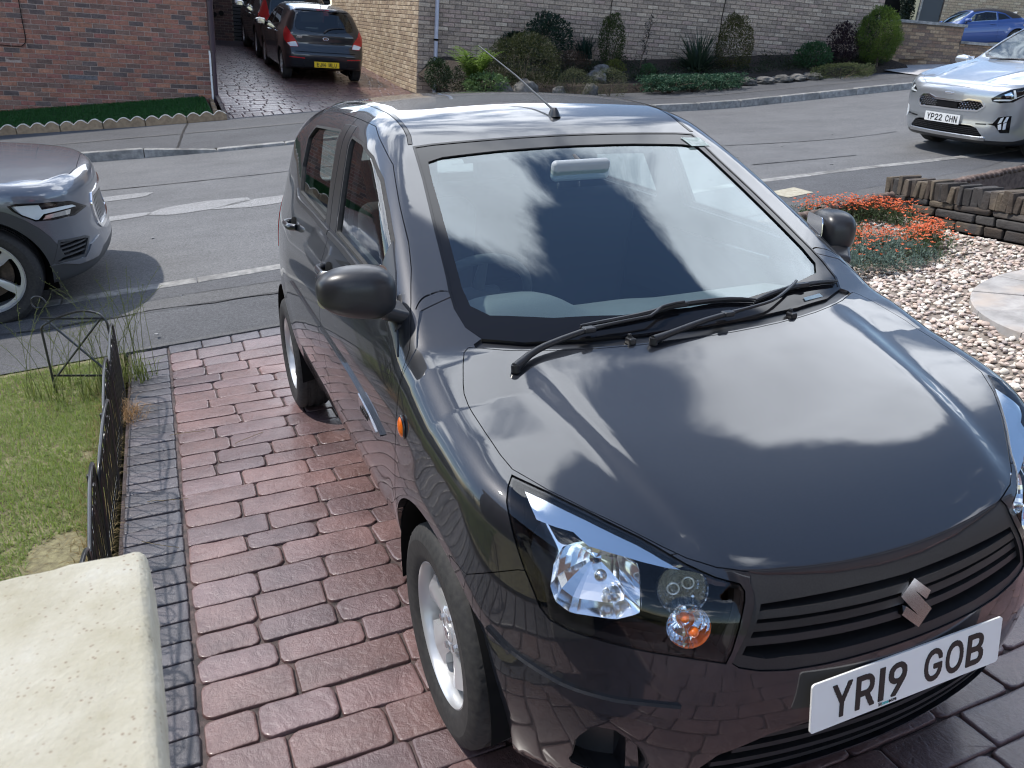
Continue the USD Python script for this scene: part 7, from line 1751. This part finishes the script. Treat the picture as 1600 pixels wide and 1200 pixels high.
# tall seeding grass at the corner of the fence
m_weed = leafy('seeding_grass', [(0, (.14, .17, .05)), (.6, (.25, .26, .10)), (1, (.42, .38, .20))], .3)
def seed_grass(n, spread, hmin, hmax, rng, lean=.35):
    ms = []
    for k in range(n):
        b = np.array([rng.normal(0, spread), rng.normal(0, spread), 0]); h = rng.uniform(hmin, hmax); a = rng.uniform(0, 6.28); l = rng.uniform(.05, lean) * h * 1.6
        q = np.linspace(0, 1, 8); P = b + np.stack([l * q ** 2 * math.cos(a), l * q ** 2 * math.sin(a), h * q - .15 * l * q ** 3], 1)
        ms.append(tube(P, np.linspace(.0016, .0008, 8), 4))
        for t in np.linspace(.62, 1, 16):
            c = np.array([np.interp(t, q, P[:, i]) for i in range(3)]); s = rng.normal(0, 1, 3); s /= np.linalg.norm(s)
            o = trimesh.creation.octahedron() if False else trimesh.Trimesh([(0, 0, 0), (.0025, .002, .006), (-.002, .0025, .006), (0, 0, .013)], [[0, 1, 2], [1, 3, 2], [0, 3, 1], [0, 2, 3]], process=False)
            ms.append(placed(o, c + s * .004, frame(s + [0, 0, .8], (1, 0, .1))))
        pts = b + rng.normal(0, .012, (5, 3)) * [1, 1, 0]
        ms.append(blades(pts, rng.uniform(.10, .28, 5), rng.uniform(.0018, .003, 5), rng.uniform(.1, .6, 5), rng, .9))
    return cat_(ms)
rs = np.random.default_rng(91)
for k, (xy, n, hh, lab) in enumerate((((-3.02, -1.72), 20, (.35, .66), 'tall seeding grass clump inside the corner of the low fence'), ((-3.20, -1.56), 20, (.38, .74), 'taller arching grass clump outside the fence corner beside the driveway'), ((-3.15, -2.00), 11, (.35, .62), 'thin seeding grass clump left of the fence corner'))):
    w_ = thing('seeding_grass', lab, 'grass', (xy[0], xy[1], float(near_z(*xy))))
    part(w_, 'stems', seed_grass(n, .07, hh[0], hh[1], rs, .42), m_weed, True)
w_ = thing('dead_grass_tuft', 'straw-brown tuft of dead grass spilling over the driveway edging', 'grass', (-2.62, -1.58, 0.0))
n = 170; pts = np.column_stack([rs.normal(0, .055, n), rs.normal(0, .03, n), 0 * np.zeros(n)])
part(w_, 'blades', blades(pts, rs.uniform(.06, .19, n), rs.uniform(.0009, .0016, n), rs.uniform(.4, 1.3, n), rs, .9), leafy('dead_grass', [(0, (.28, .17, .08)), (1, (.48, .36, .20))], .25), True)
for k, (x0, y0, an) in enumerate(((-2.28, -1.40, .3), (-1.62, -1.50, .1), (-1.30, -1.52, -.3), (-2.05, -1.12, .9))):
    L_ = np.linspace(0, .16, 5); q = np.column_stack([x0 + L_ * math.cos(an + 1.2) + .02 * np.sin(L_ * 20), y0 + L_ * math.sin(an + 1.2), .004 + near_z(x0, y0) + np.array([0, .008, .010, .006, 0])])
    single('straw', tube(smooth_line(q, 12), .0012, 4), m_straw, ['straw lying across the line between edging and red stones, nearest the dead grass', 'bent straw on the dark edging bricks beside the fence', 'straw on the edging bricks nearest the pillar', 'lone straw out on the red paving stones'][k], 'straw')
# leaves for plants
def leaf_cloud(n, rad, size, rng, shell=.5, aspect=.5, up=.3, fold=.25, flat=0., lobes=5, gap=.0):
    """n leaves over an uneven rounded crown; each leaf two triangles folded along the middle"""
    d = rng.normal(0, 1, (n, 3)); d /= np.linalg.norm(d, axis=1)[:, None]
    d[:, 2] = np.where(d[:, 2] < -.85, -d[:, 2], d[:, 2])
    bump = .72 + .5 * meshkit.fbm(d * lobes * .5 + 7, 3, int(rng.integers(1000)))
    r = bump * (1 - shell * rng.uniform(0, 1, n) ** 2)
    p = d * r[:, None] * np.asarray(rad)
    if gap: p = p[meshkit.noise(p / np.mean(rad) * 4.2, int(rng.integers(99))) > gap]; 
    n = len(p); d = p / np.maximum(np.linalg.norm(p, axis=1), 1e-6)[:, None]
    t = d + rng.normal(0, .75, (n, 3)) + [0, 0, up]; t /= np.linalg.norm(t, axis=1)[:, None]
    s = np.cross(t, rng.normal(0, 1, (n, 3))); s /= np.linalg.norm(s, axis=1)[:, None] + 1e-9; w = np.cross(t, s)
    L = size * rng.uniform(.6, 1.35, n)[:, None]; W = L * aspect
    V = np.stack([p, p + t * L * .5 + s * W * .5 + w * W * fold, p + t * L, p + t * L * .5 - s * W * .5 + w * W * fold], 1).reshape(-1, 3)
    b = np.arange(n)[:, None] * 4
    return trimesh.Trimesh(V, np.vstack([b + [0, 1, 2], b + [0, 2, 3]]), process=False)
m_twig = noisy('twig_bark', (.05, .035, .025), (.11, .08, .06), 30, .9)
def twigs(n, h, spread, rng, r=.006):
    return cat_([tube(smooth_line(np.array([(0, 0, 0), (math.cos(a) * spread * .35, math.sin(a) * spread * .35, h * .45), (math.cos(a) * spread * q, math.sin(a) * spread * q, h * rng.uniform(.7, 1))]), 6), np.linspace(r, r * .35, 6), 5) for a, q in zip(rng.uniform(0, 6.28, n), rng.uniform(.3, 1, n))])
def bush(name, label, cat, loc, w, h, ramp, n, size, seed, aspect=.5, up=.3, shell=.55, depth=None, trans=.25, gap=.25, zc=.5, lobes=5):
    rng = np.random.default_rng(seed); t = thing(name, label, cat, loc)
    m = leafy(name + '_leaf_%d' % seed, ramp, trans)
    c = leaf_cloud(n, ((depth or w) / 2, w / 2, h * .56), size, rng, shell, aspect, up, gap=gap, lobes=lobes); c.vertices += [0, 0, h * zc]
    part(t, 'foliage', c, m, True)
    part(t, 'stems', twigs(9, h * .8, w * .4, rng), m_twig, 50)
    return t
def Dk(*c): return [(k / (len(c) - 1), v) for k, v in enumerate(c)]
gc = []; rgc = np.random.default_rng(200)
for k in range(560):
    y = rgc.uniform(3.85, 14.2); x = float(x_back(y)) - .14 - abs(rgc.normal(0, .85 if y < 9.5 else .5))
    if x < -14.9 or rgc.uniform() < (.15 if y < 8.5 else .66): continue
    gc.append(placed(leaf_cloud(70, (.15, .18, rgc.uniform(.06, .16)), .04, rgc, .8, .4, .6), (x, y, float(bed_z(x, y)) + .03)))
single('ground_cover', cat_(gc), leafy('ground_cover_leaf', Dk((.02, .03, .012), (.055, .07, .025), (.10, .105, .04), (.13, .10, .05)), .2), 'low mixed ground cover filling the planted bank between the shrubs', 'plants', kind='stuff', smooth=True)
bush('shrub', 'dark green dwarf shrub at the foot of the grey downpipe', 'shrub', (-13.05, 3.57, 1.35), .46, .50, Dk((.018, .035, .012), (.05, .075, .022), (.09, .10, .035)), 2600, .035, 101)
def fern(label, loc, w, h, seed, ramp):
    rng = np.random.default_rng(seed); t = thing('fern', label, 'fern', loc); m = leafy('fern_leaf', ramp, .4)
    ms = []
    for k in range(30):
        a = rng.uniform(0, 6.28); L = h * rng.uniform(.85, 1.3); out = rng.uniform(.25, .75) * w * .6
        q = np.linspace(0, 1, 15); P = np.stack([out * q ** 1.5 * math.cos(a), out * q ** 1.5 * math.sin(a), L * (q - .30 * q ** 3)], 1)
        tg = np.gradient(P, axis=0); tg /= np.linalg.norm(tg, axis=1)[:, None]; sd = np.array([-math.sin(a), math.cos(a), 0])
        for i in range(2, 15):
            l = .15 * w * np.sin(np.pi * (q[i] * .86 + .14)) + .012
            for s in (-1, 1):
                d = sd * s + tg[i] * .45; d /= np.linalg.norm(d); e = np.cross(d, sd * .2 + [0, 0, 1.]); e /= np.linalg.norm(e)
                wd = .016
                v = P[i] + np.array([0 * d, d * l * .5 + e * wd + [0, 0, .004], d * l - [0, 0, .012], d * l * .5 - e * wd])
                ms.append(trimesh.Trimesh(v, [[0, 1, 2], [0, 2, 3]], process=False))
        ms.append(tube(P, np.linspace(.005, .002, 15), 4))
    part(t, 'fronds', cat_(ms), m, True)
fern('bright green fern with arching fronds beside the grey downpipe', (-12.95, 4.22, 1.28), 1.35, .90, 102, Dk((.13, .20, .045), (.21, .29, .075), (.28, .35, .12)))
bush('variegated_plant', 'low cream-edged leafy plant below the bright fern', 'plant', (-12.72, 4.36, 1.26), .80, .34, Dk((.10, .16, .06), (.26, .33, .16), (.45, .50, .32)), 1500, .055, 103, .45, .5, .4)
bush('heath_mound', 'large dark olive heather mound between fern and rocks', 'shrub', (-13.16, 5.27, 1.34), 1.45, .90, Dk((.035, .042, .012), (.080, .085, .026), (.14, .135, .04)), 9000, .04, 104, .3, .7, .35, lobes=7)
bush('holly', 'dark glossy holly bush against the tan wall', 'shrub', (-15.0, 5.86, 1.92), .62, .46, Dk((.012, .025, .012), (.03, .05, .02), (.06, .085, .04)), 1700, .06, 105)
bush('tall_shrub', 'tallest dark green shrub against the tan wall', 'shrub', (-14.5, 6.43, 1.78), 1.02, .92, Dk((.012, .030, .016), (.03, .06, .03), (.06, .10, .05)), 5200, .05, 106, .45, .5, .6, gap=.3)
def spiky(name, label, loc, n, L, w, seed, ramp, lean=(.1, .9), cat='plant', droop=.35):
    rng = np.random.default_rng(seed); t = thing(name, label, cat, loc)
    p = np.column_stack([rng.normal(0, .05, n), rng.normal(0, .07, n), 0 * np.zeros(n)])
    part(t, 'leaves', blades(p, rng.uniform(.6, 1.15, n) * L, rng.uniform(.7, 1.2, n) * w, rng.uniform(lean[0], lean[1], n), rng, droop), leafy(name + '_leaf', ramp, .2), True)
spiky('iris_clump', 'dark blue-green sword-leaved clump left of the small conifer', (-14.75, 7.40, 1.88), 120, .58, .013, 107, Dk((.02, .045, .032), (.045, .085, .062), (.08, .12, .09)), (.05, .75))
bush('column_conifer', 'small column conifer with browning base', 'conifer', (-14.30, 7.80, 1.72), .54, .96, Dk((.04, .055, .012), (.09, .105, .02), (.13, .12, .035)), 4200, .04, 108, .35, .9, .4, gap=.2)
def sapling():
    rng = np.random.default_rng(109); t = thing('sapling', 'thin dark twiggy sapling right of the small conifer', 'sapling', (-14.02, 8.31, 1.55))
    st_ = smooth_line([(0, 0, 0), (.02, .05, .35), (.03, .16, .70), (.02, .22, 1.02)], 14); part(t, 'stem', tube(st_, np.linspace(.014, .005, 14), 6), m_twig, 50)
    ms = [tube([st_[i], st_[i] + [rng.normal(0, .06), rng.normal(0, .12), .12]], [.006, .003], 5) for i in range(3, 13)]
    part(t, 'branches', cat_(ms), m_twig, 50)
    lf = cat_([placed(leaf_cloud(26, (.05, .06, .07), .035, rng, .8), st_[i] + [0, rng.normal(0, .05), .06]) for i in range(5, 14)])
    part(t, 'leaves', lf, leafy('sapling_leaf', Dk((.03, .03, .025), (.07, .065, .05)), .2), True)
sapling()
for k, (x, y, z, w, h, lab) in enumerate(((-12.35, 5.92, 1.15, .70, .50, 'grey-green cushion plant left, between rocks at the pavement edge'), (-12.45, 6.70, 1.16, .76, .50, 'rounder grey-green cushion plant right, nearest the juniper'))):
    bush('cushion_plant', lab, 'plant', (x, y, z), w, h, Dk((.07, .078, .035), (.14, .145, .07), (.22, .21, .12)), 4200, .022, 110 + k, .3, .6, .3, lobes=8)
bush('yellow_shrub', 'small yellow-green shrub in front of the small conifer', 'shrub', (-13.80, 7.58, 1.49), .50, .34, Dk((.10, .11, .02), (.20, .20, .04), (.28, .26, .06)), 1500, .03, 112)
bush('leafy_clump', 'low fresh green clump below the sapling', 'plant', (-13.5, 8.2, 1.50), .32, .24, Dk((.04, .09, .03), (.08, .15, .05)), 700, .035, 113)
bush('red_leaf_heath', 'reddish-brown heather between the big mound and the conifer', 'shrub', (-13.9, 6.65, 1.58), .8, .42, Dk((.06, .035, .022), (.12, .075, .03), (.12, .12, .04)), 2600, .03, 128, .3, .7)
m_rock = noisy('limestone_rock', (.06, .058, .055), (.20, .19, .175), 7, .9, .8, 40, c3=(.035, .035, .032), scale3=3., bdist=.02)
def rock(label, loc, w, h, seed):
    s = trimesh.creation.icosphere(3, 1.); v = s.vertices; r = np.random.default_rng(seed)
    k = .62 + .75 * meshkit.fbm(v * 1.7 + seed, 4, seed); s.vertices = v * k[:, None] * [w * .45, w * .55, h * .7]
    single('rock', s, m_rock, label, 'rock', loc, rotz(r.uniform(0, 6)), smooth=25)
rock('grey limestone rock right of the fern', (-12.72, 4.68, 1.30), .36, .28, 5)
rock('larger pitted limestone rock below the heather mound', (-12.62, 5.07, 1.29), .46, .30, 6)
rock('small pale rock left of the grey-green cushion', (-12.5, 5.70, 1.24), .28, .20, 7)
rock('pitted dark rock between the two cushion plants', (-12.45, 6.32, 1.22), .30, .30, 8)
rock('pale flat rock above the cushion plants', (-13.4, 6.95, 1.50), .40, .22, 9)
rock('grey rock behind the yellow shrub', (-13.8, 7.25, 1.62), .36, .2, 10)
for k, y in enumerate((10.2, 10.62, 11.05, 11.45, 11.8)): rock(['long flat stone edging the bank right of the juniper', 'brown flat edging stone, second from the juniper', 'broken dark edging stone, middle of the row', 'pale edging stone, fourth from the juniper', 'small edging stone against the olive mat'][k], (-12.85 + .02 * k, y, 1.38 + .02 * k), .40, .13, 20 + k)
def juniper():
    rng = np.random.default_rng(114); t = thing('juniper', 'wide prostrate blue-green juniper along the pavement edge', 'juniper', (-12.68, 8.72, 1.19))
    ms = []
    for k in range(430):
        a = rng.uniform(0, 6.28); b0 = np.array([rng.uniform(-.30, .30), rng.uniform(-1.05, 1.05), rng.uniform(.06, .34)])
        L = rng.uniform(.16, .34); dx = np.array([math.cos(a) * .9, math.sin(a), .25]); q = np.linspace(0, 1, 6)
        P = b0 + np.outer(q * L, dx) + np.outer(q ** 2, (0, 0, -.22 * L))
        for i in range(6):
            for j in range(6):
                d = dx + rng.normal(0, .9, 3); d /= np.linalg.norm(d); e = np.cross(d, rng.normal(0, 1, 3)); e /= np.linalg.norm(e)
                l = .05; ms.append(np.array([P[i], P[i] + d * l * .5 + e * .007, P[i] + d * l, P[i] + d * l * .5 - e * .007]))
    V = np.vstack(ms); b = np.arange(len(ms))[:, None] * 4
    part(t, 'foliage', trimesh.Trimesh(V, np.vstack([b + [0, 1, 2], b + [0, 2, 3]]), process=False), leafy('juniper_leaf', Dk((.035, .085, .045), (.075, .145, .08), (.12, .20, .12)), .15), True)
    part(t, 'stems', cat_([placed(twigs(12, .28, .6, rng, .009), (0, y, 0)) for y in (-.6, 0, .6)]), m_twig, 50)
juniper()
spiky('yucca', 'big spiky yucca with sword leaves fanning out above the juniper', (-13.80, 9.62, 1.55), 190, 1.0, .020, 115, Dk((.03, .05, .03), (.06, .09, .055), (.11, .14, .09)), (.15, 1.25), 'yucca', .25)
bush('golden_conifer', 'rounded golden-brown conifer right of the yucca', 'conifer', (-13.75, 10.50, 1.52), .80, 1.12, Dk((.06, .06, .014), (.12, .10, .022), (.17, .13, .03)), 6500, .04, 116, .35, .8, .35, gap=.15)
bush('euphorbia', 'fresh green leafy shrub left of the purple shrub', 'shrub', (-13.24, 12.22, 1.58), .80, .54, Dk((.03, .075, .028), (.06, .13, .045), (.10, .17, .07)), 2600, .06, 117, .35, .8)
bush('purple_shrub', 'upright dark purple shrub beside the bright conifer', 'shrub', (-13.41, 13.18, 1.64), .66, .88, Dk((.022, .010, .014), (.05, .018, .026), (.085, .035, .045)), 2800, .045, 118, .5, .9, .7, gap=.33)
bush('olive_mat', 'low olive ground-cover mat spilling towards the kerb', 'plant', (-12.54, 12.41, 1.39), 1.62, .32, Dk((.07, .085, .03), (.12, .135, .05), (.18, .18, .08)), 5200, .028, 119, .35, .6, .3, .8)
def big_conifer():
    rng = np.random.default_rng(120); t = thing('bright_conifer', 'largest bright yellow-green conifer at the corner of the bank', 'conifer', (-12.95, 13.76, 1.52))
    ms = []
    for k in range(520):                        # upright sprays, denser towards the top
        d = rng.normal(0, 1, 3); d /= np.linalg.norm(d); d[2] = d[2] if d[2] > -.8 else -d[2]
        r = .78 + .35 * meshkit.noise(d[None] * 2.6, 5)[0]
        c = d * r * np.array([.44, .46, .64]) * (1 - .25 * max(-d[2], 0)) + [0, 0, .66]
        ms.append(placed(leaf_cloud(34, (.06, .06, .10), .036, rng, .7, .3, 1.2), c))
    part(t, 'foliage', cat_(ms), leafy('bright_conifer_leaf', Dk((.075, .12, .018), (.15, .21, .028), (.24, .29, .05)), .3), True)
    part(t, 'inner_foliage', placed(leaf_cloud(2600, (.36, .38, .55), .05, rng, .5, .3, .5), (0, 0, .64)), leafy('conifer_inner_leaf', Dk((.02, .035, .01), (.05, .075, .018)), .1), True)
    part(t, 'trunk', tube([(0, 0, 0), (.01, .0, .5), (0, 0, .9)], [.045, .035, .02], 8), m_twig, 50)
big_conifer()
bush('white_flowers', 'small white-flowered plant at the foot of the bright conifer', 'plant', (-12.65, 13.2, 1.48), .4, .22, Dk((.08, .10, .04), (.14, .15, .07), (.55, .54, .50)), 600, .03, 121)

# dry-stone wall between the gardens
ds = thing('dry_stone_wall', 'low weathered stone wall with upright coping stones at the end of the gravel', 'wall')
m_ds = [noisy('field_stone_%d' % k, tuple(.6 * np.array(c)), c, 12, .92, .8, 60, c3=(.055, .05, .048), scale3=4., vary=.18, bdist=.012) for k, c in enumerate([(.095, .074, .058), (.12, .095, .072), (.075, .064, .055), (.135, .108, .078), (.065, .060, .056)])]
rw = np.random.default_rng(55)
def lump(sx, sy, sz, rng, r=.012, amp=.010):
    h = Manifold.batch_hull([Manifold.sphere(r, 8).translate((x * (sx / 2 - r) * rng.uniform(.86, 1.02), y * (sy / 2 - r) * rng.uniform(.86, 1.02), z * (sz / 2 - r) * rng.uniform(.9, 1.03))) for x in (-1, 1) for y in (-1, 1) for z in (-1, 1)])
    m = tm(h); return m
DW0 = np.array([-4.10, 4.97]); DWd = np.array([.999, -.045])
gz_ = lambda u: -.088 + .08 * 4.95
def wall_at(u, off, z): p = DW0 + DWd * u + np.array([.045, .999]) * off; return np.array([p[0], p[1], z])
for c_, (z0, hh) in enumerate(((.300, .090), (.392, .075), (.468, .058))):
    u = 0. - .0
    while u < 3.4:
        w = rw.uniform(.16, .42)
        part(ds, 'wall_stone', placed(lump(w - .008, .24, hh - .006, rw), wall_at(u + w / 2, .10 + rw.normal() * .006, z0 + hh / 2), rotz(-.045 + rw.normal() * .012)), m_ds[rw.integers(5)], 30)
        u += w
u = .01
while u < 3.4:
    w = rw.uniform(.035, .075); h = rw.uniform(.135, .175)
    tl = rw.normal() * .10
    part(ds, 'coping_stone', placed(lump(w, .25, h, rw, .008), wall_at(u + w / 2, .10 + rw.normal() * .01, .524 + h / 2 - .005), rotz(-.045) @ np.array([[math.cos(tl), 0, math.sin(tl)], [0, 1, 0], [-math.sin(tl), 0, math.cos(tl)]])), m_ds[rw.integers(5)], 30)
    u += w * .96
part(ds, 'core', placed(box(3.45, .17, .30), wall_at(1.72, .10, .37), rotz(-.045)), void_black, False)

# rope-topped edging along the pavement
m_rope = noisy('rope_tile', (.10, .07, .06), (.20, .15, .125), 20, .85, .4, 90, vary=.12)
rp = thing('rope_edging', 'dark rope-topped edging tiles between gravel garden and pavement', 'edging')
def rope_tile(L=.60):
    q = np.linspace(0, 1, 60); ms = []
    body = box(L - .006, .05, .18, (0, 0, -.09))
    n = 10; V = []; F = []
    for i, t in enumerate(q):
        for j in range(n):
            a = 2 * np.pi * j / n; r = .032 * (1 + .22 * math.cos(2 * a - t * L * 2 * np.pi / .075))
            V.append((-L / 2 + .003 + t * (L - .006), r * math.cos(a), .02 + r * math.sin(a)))
    for i in range(59):
        for j in range(n):
            a, b = i * n + j, i * n + (j + 1) % n; F += [[a, b, b + n], [a, b + n, a + n]]
    return cat_([body, trimesh.Trimesh(V, F, process=False)])
rt0 = rope_tile()
for k in range(9):
    y0 = 2.45 + .60 * k; x0 = -3.62 - .245 * max(0, y0 - 3.4)
    z0 = float(plane_z(x0, y0)) + .115
    part(rp, 'edging_tile', placed(rt0, (x0, y0, z0), np.stack([(-.02, .9982, .056), (-.9998, -.02, 0), (0, -.056, .9984)], 1)), m_rope, 40)
# neighbour's bed: slate chips, black plastic pond edging, a pale ornament
m_slate = [noisy('slate_%d' % k, tuple(.6 * np.array(c)), c, 20, .6) for k, c in enumerate([(.22, .23, .25), (.33, .34, .35), (.15, .16, .18), (.42, .42, .42)])]
def chip(seed):
    r = np.random.default_rng(seed); s = trimesh.creation.icosphere(1, 1.); s.vertices *= r.uniform(.8, 1.15, (len(s.vertices), 1)); s.vertices *= [1, .6, .2]; return s
single('slate_bed', sheet(-3.86, -.5, 5.15, 9.0, lambda x, y: near_z(x, y) + .02, 12, 16), m_soil, 'soil below the slate chips', 'bed', kind='structure', smooth=True)
n = 2600; x, y = rg.uniform(-3.84, -1.2, n), rg.uniform(5.2, 8.0, n)
scatter('slate_chips', [(chip(k), m_slate[k]) for k in range(4)], np.column_stack([x, y, near_z(x, y) + .03]), rand_quats(n, rg, .5), np.repeat(rg.uniform(.025, .055, n)[:, None], 3, 1), rg.integers(0, 4, n), 'grey slate chips behind the dry-stone wall', 'slate')
tr = thing('pond_edge', 'black curved plastic pond edging behind the stone wall', 'pond')
path = smooth_line([(-.6, 5.62), (-1.6, 5.60), (-2.3, 5.60), (-2.68, 5.68), (-2.80, 5.86), (-2.66, 6.06), (-2.2, 6.30), (-1.4, 6.55), (-.4, 6.8)], 60)
def rib(pts, z0, z1, t):
    tg = np.gradient(pts, axis=0); tg /= np.linalg.norm(tg, axis=1)[:, None]; nn = np.stack([-tg[:, 1], tg[:, 0]], 1); n = len(pts); V = []
    for s, z in ((t / 2, z0), (t / 2, z1), (-t / 2, z1), (-t / 2, z0)):
        q = pts + nn * s; V.append(np.column_stack([q, np.full(n, z)]))
    V = np.vstack(V); F = []
    for k in range(4):
        for i in range(n - 1):
            a, b = k * n + i, ((k + 1) % 4) * n + i; F += [[a, a + 1, b + 1], [a, b + 1, b]]
    return trimesh.Trimesh(V, F, process=False)
m_pond = plain('black_pond_plastic', (.012, .014, .018), .35)
part(tr, 'side', rib(path, .34, .600, .03), m_pond, 40)
part(tr, 'rim', rib(path, .600, .622, .060), m_pond, 40)
part(tr, 'band', rib(path, .545, .560, .042), m_pond, 40)
orn = thing('pale_ornament', 'cream and white stone ornament at the right edge behind the pond', 'ornament', (-2.50, 6.75, .60))
part(orn, 'post', weathered(rbox(.10, .10, .26, .03, (0, -.03, .10)), .01, 20), noisy('cream_stone', (.45, .38, .24), (.62, .55, .38), 20, .8), 40)
part(orn, 'shell', weathered(rbox(.26, .26, .14, .06, (.05, .14, .04)), .02, 12), plain('white_stone', (.75, .75, .74), .7), 40)

# orange-flowered clump in the gravel
def flowers():
    rng = np.random.default_rng(130)
    base = np.array([-3.2, 3.93]); 
    t = thing('silver_leaf_plant', 'silvery grey-green leafy cushion at the front of the orange flowers', 'plant', (-2.88, 3.63, float(near_z(-2.9, 3.6))))
    ms = []
    for k in range(150):
        a = rng.uniform(0, 6.28); r = rng.uniform(0, 1) ** .5; c = np.array([r * math.cos(a) * .30, r * math.sin(a) * .52 + .06, .06 + .11 * (1 - r * r) * rng.uniform(.6, 1.1)])
        ms.append(placed(leaf_cloud(34, (.045, .045, .05), .026, rng, .8, .42, .8), c))
    part(t, 'foliage', cat_(ms), leafy('silver_leaf', Dk((.12, .17, .14), (.22, .29, .25), (.34, .40, .36)), .2), True)
    t = thing('green_rush', 'upright dark green grassy tuft in the middle of the flowers', 'plant', (-3.42, 3.66, float(near_z(-3.42, 3.66))))
    n = 900; p = np.column_stack([rng.normal(0, .13, n), rng.normal(0, .14, n), 0 * np.zeros(n)])
    part(t, 'leaves', blades(p, rng.uniform(.12, .25, n), rng.uniform(.0016, .003, n), rng.uniform(.02, .35, n), rng, .2), leafy('rush_leaf', Dk((.05, .085, .02), (.10, .14, .04), (.17, .19, .07)), .3), True)
    m_or = leafy('orange_petal', Dk((.66, .17, .075), (.80, .27, .14), (.85, .42, .28)), .3); m_st = leafy('flower_leaf', Dk((.06, .09, .04), (.14, .18, .10)), .25)
    for lab, pts_ in (('orange flowers in a curved drift at the back of the clump', [(-3.92, 3.90), (-3.85, 4.18), (-3.78, 4.42), (-3.62, 4.58), (-3.40, 4.56)]), ('deeper orange flowers curving round the front of the green tuft', [(-3.20, 4.45), (-2.95, 4.25), (-3.02, 4.00), (-3.12, 3.80), (-3.16, 3.58)]), ('few orange-pink flowers scattered on the silvery leaves', [(-2.62, 4.18), (-2.75, 3.72), (-2.85, 3.45), (-2.70, 3.95)])):
        P = smooth_line(pts_, 60); t = thing('orange_flowers', lab, 'flowers', (0, 0, 0)); fl = []; lv = []
        few = 'few' in lab
        for k in range(90 if few else 560):
            b = P[rng.integers(60)] + rng.normal(0, .075, 2); z = float(near_z(b[0], b[1])); h = rng.uniform(.12, .21) + (.02 if few else 0)
            c = np.array([b[0], b[1], z + h])
            for q in range(5):
                a = q * 1.2566 + rng.uniform(0, 6.28); d = np.array([math.cos(a), math.sin(a), rng.uniform(.2, .9)]); d /= np.linalg.norm(d); e = np.cross(d, [0, 0, 1.]); L = rng.uniform(.014, .022)
                fl.append(np.array([c, c + d * L * .6 + e * L * .35, c + d * L, c + d * L * .6 - e * L * .35]))
            lv.append(np.array([c - [0, 0, h], c - [.0015, 0, h], c, c + [.0015, 0, 0]]))
            for q in range(4):
                d = rng.normal(0, 1, 3); d[2] = abs(d[2]); d /= np.linalg.norm(d); c2 = c - [0, 0, h * rng.uniform(.3, .9)]; e = np.cross(d, rng.normal(0, 1, 3)); e /= np.linalg.norm(e); lv.append(np.array([c2, c2 + d * .016 + e * .005, c2 + d * .032, c2 + d * .016 - e * .005]))
        for nm, L_, mt in (('petals', fl, m_or), ('leaves', lv, m_st)):   # far too many to pick apart
            V = np.vstack(L_); b = np.arange(len(L_))[:, None] * 4
            part(t, nm, trimesh.Trimesh(V, np.vstack([b + [0, 1, 2], b + [0, 2, 3]]), process=False), mt, True, kind='stuff')
flowers()
iv = thing('wall_ivy', 'dark ivy climbing in the gap left of the dark panel', 'ivy')
ri = np.random.default_rng(140)
lv_ = leaf_cloud(1500, (.16, .42, 1.7), .10, ri, .6, .7, -.2); lv_.vertices += BH0 + BA @ np.array([-1.45, .9, -.35])
part(iv, 'foliage', lv_, leafy('ivy_leaf', [(0, (.012, .022, .012)), (1, (.05, .07, .035))], .2), True)
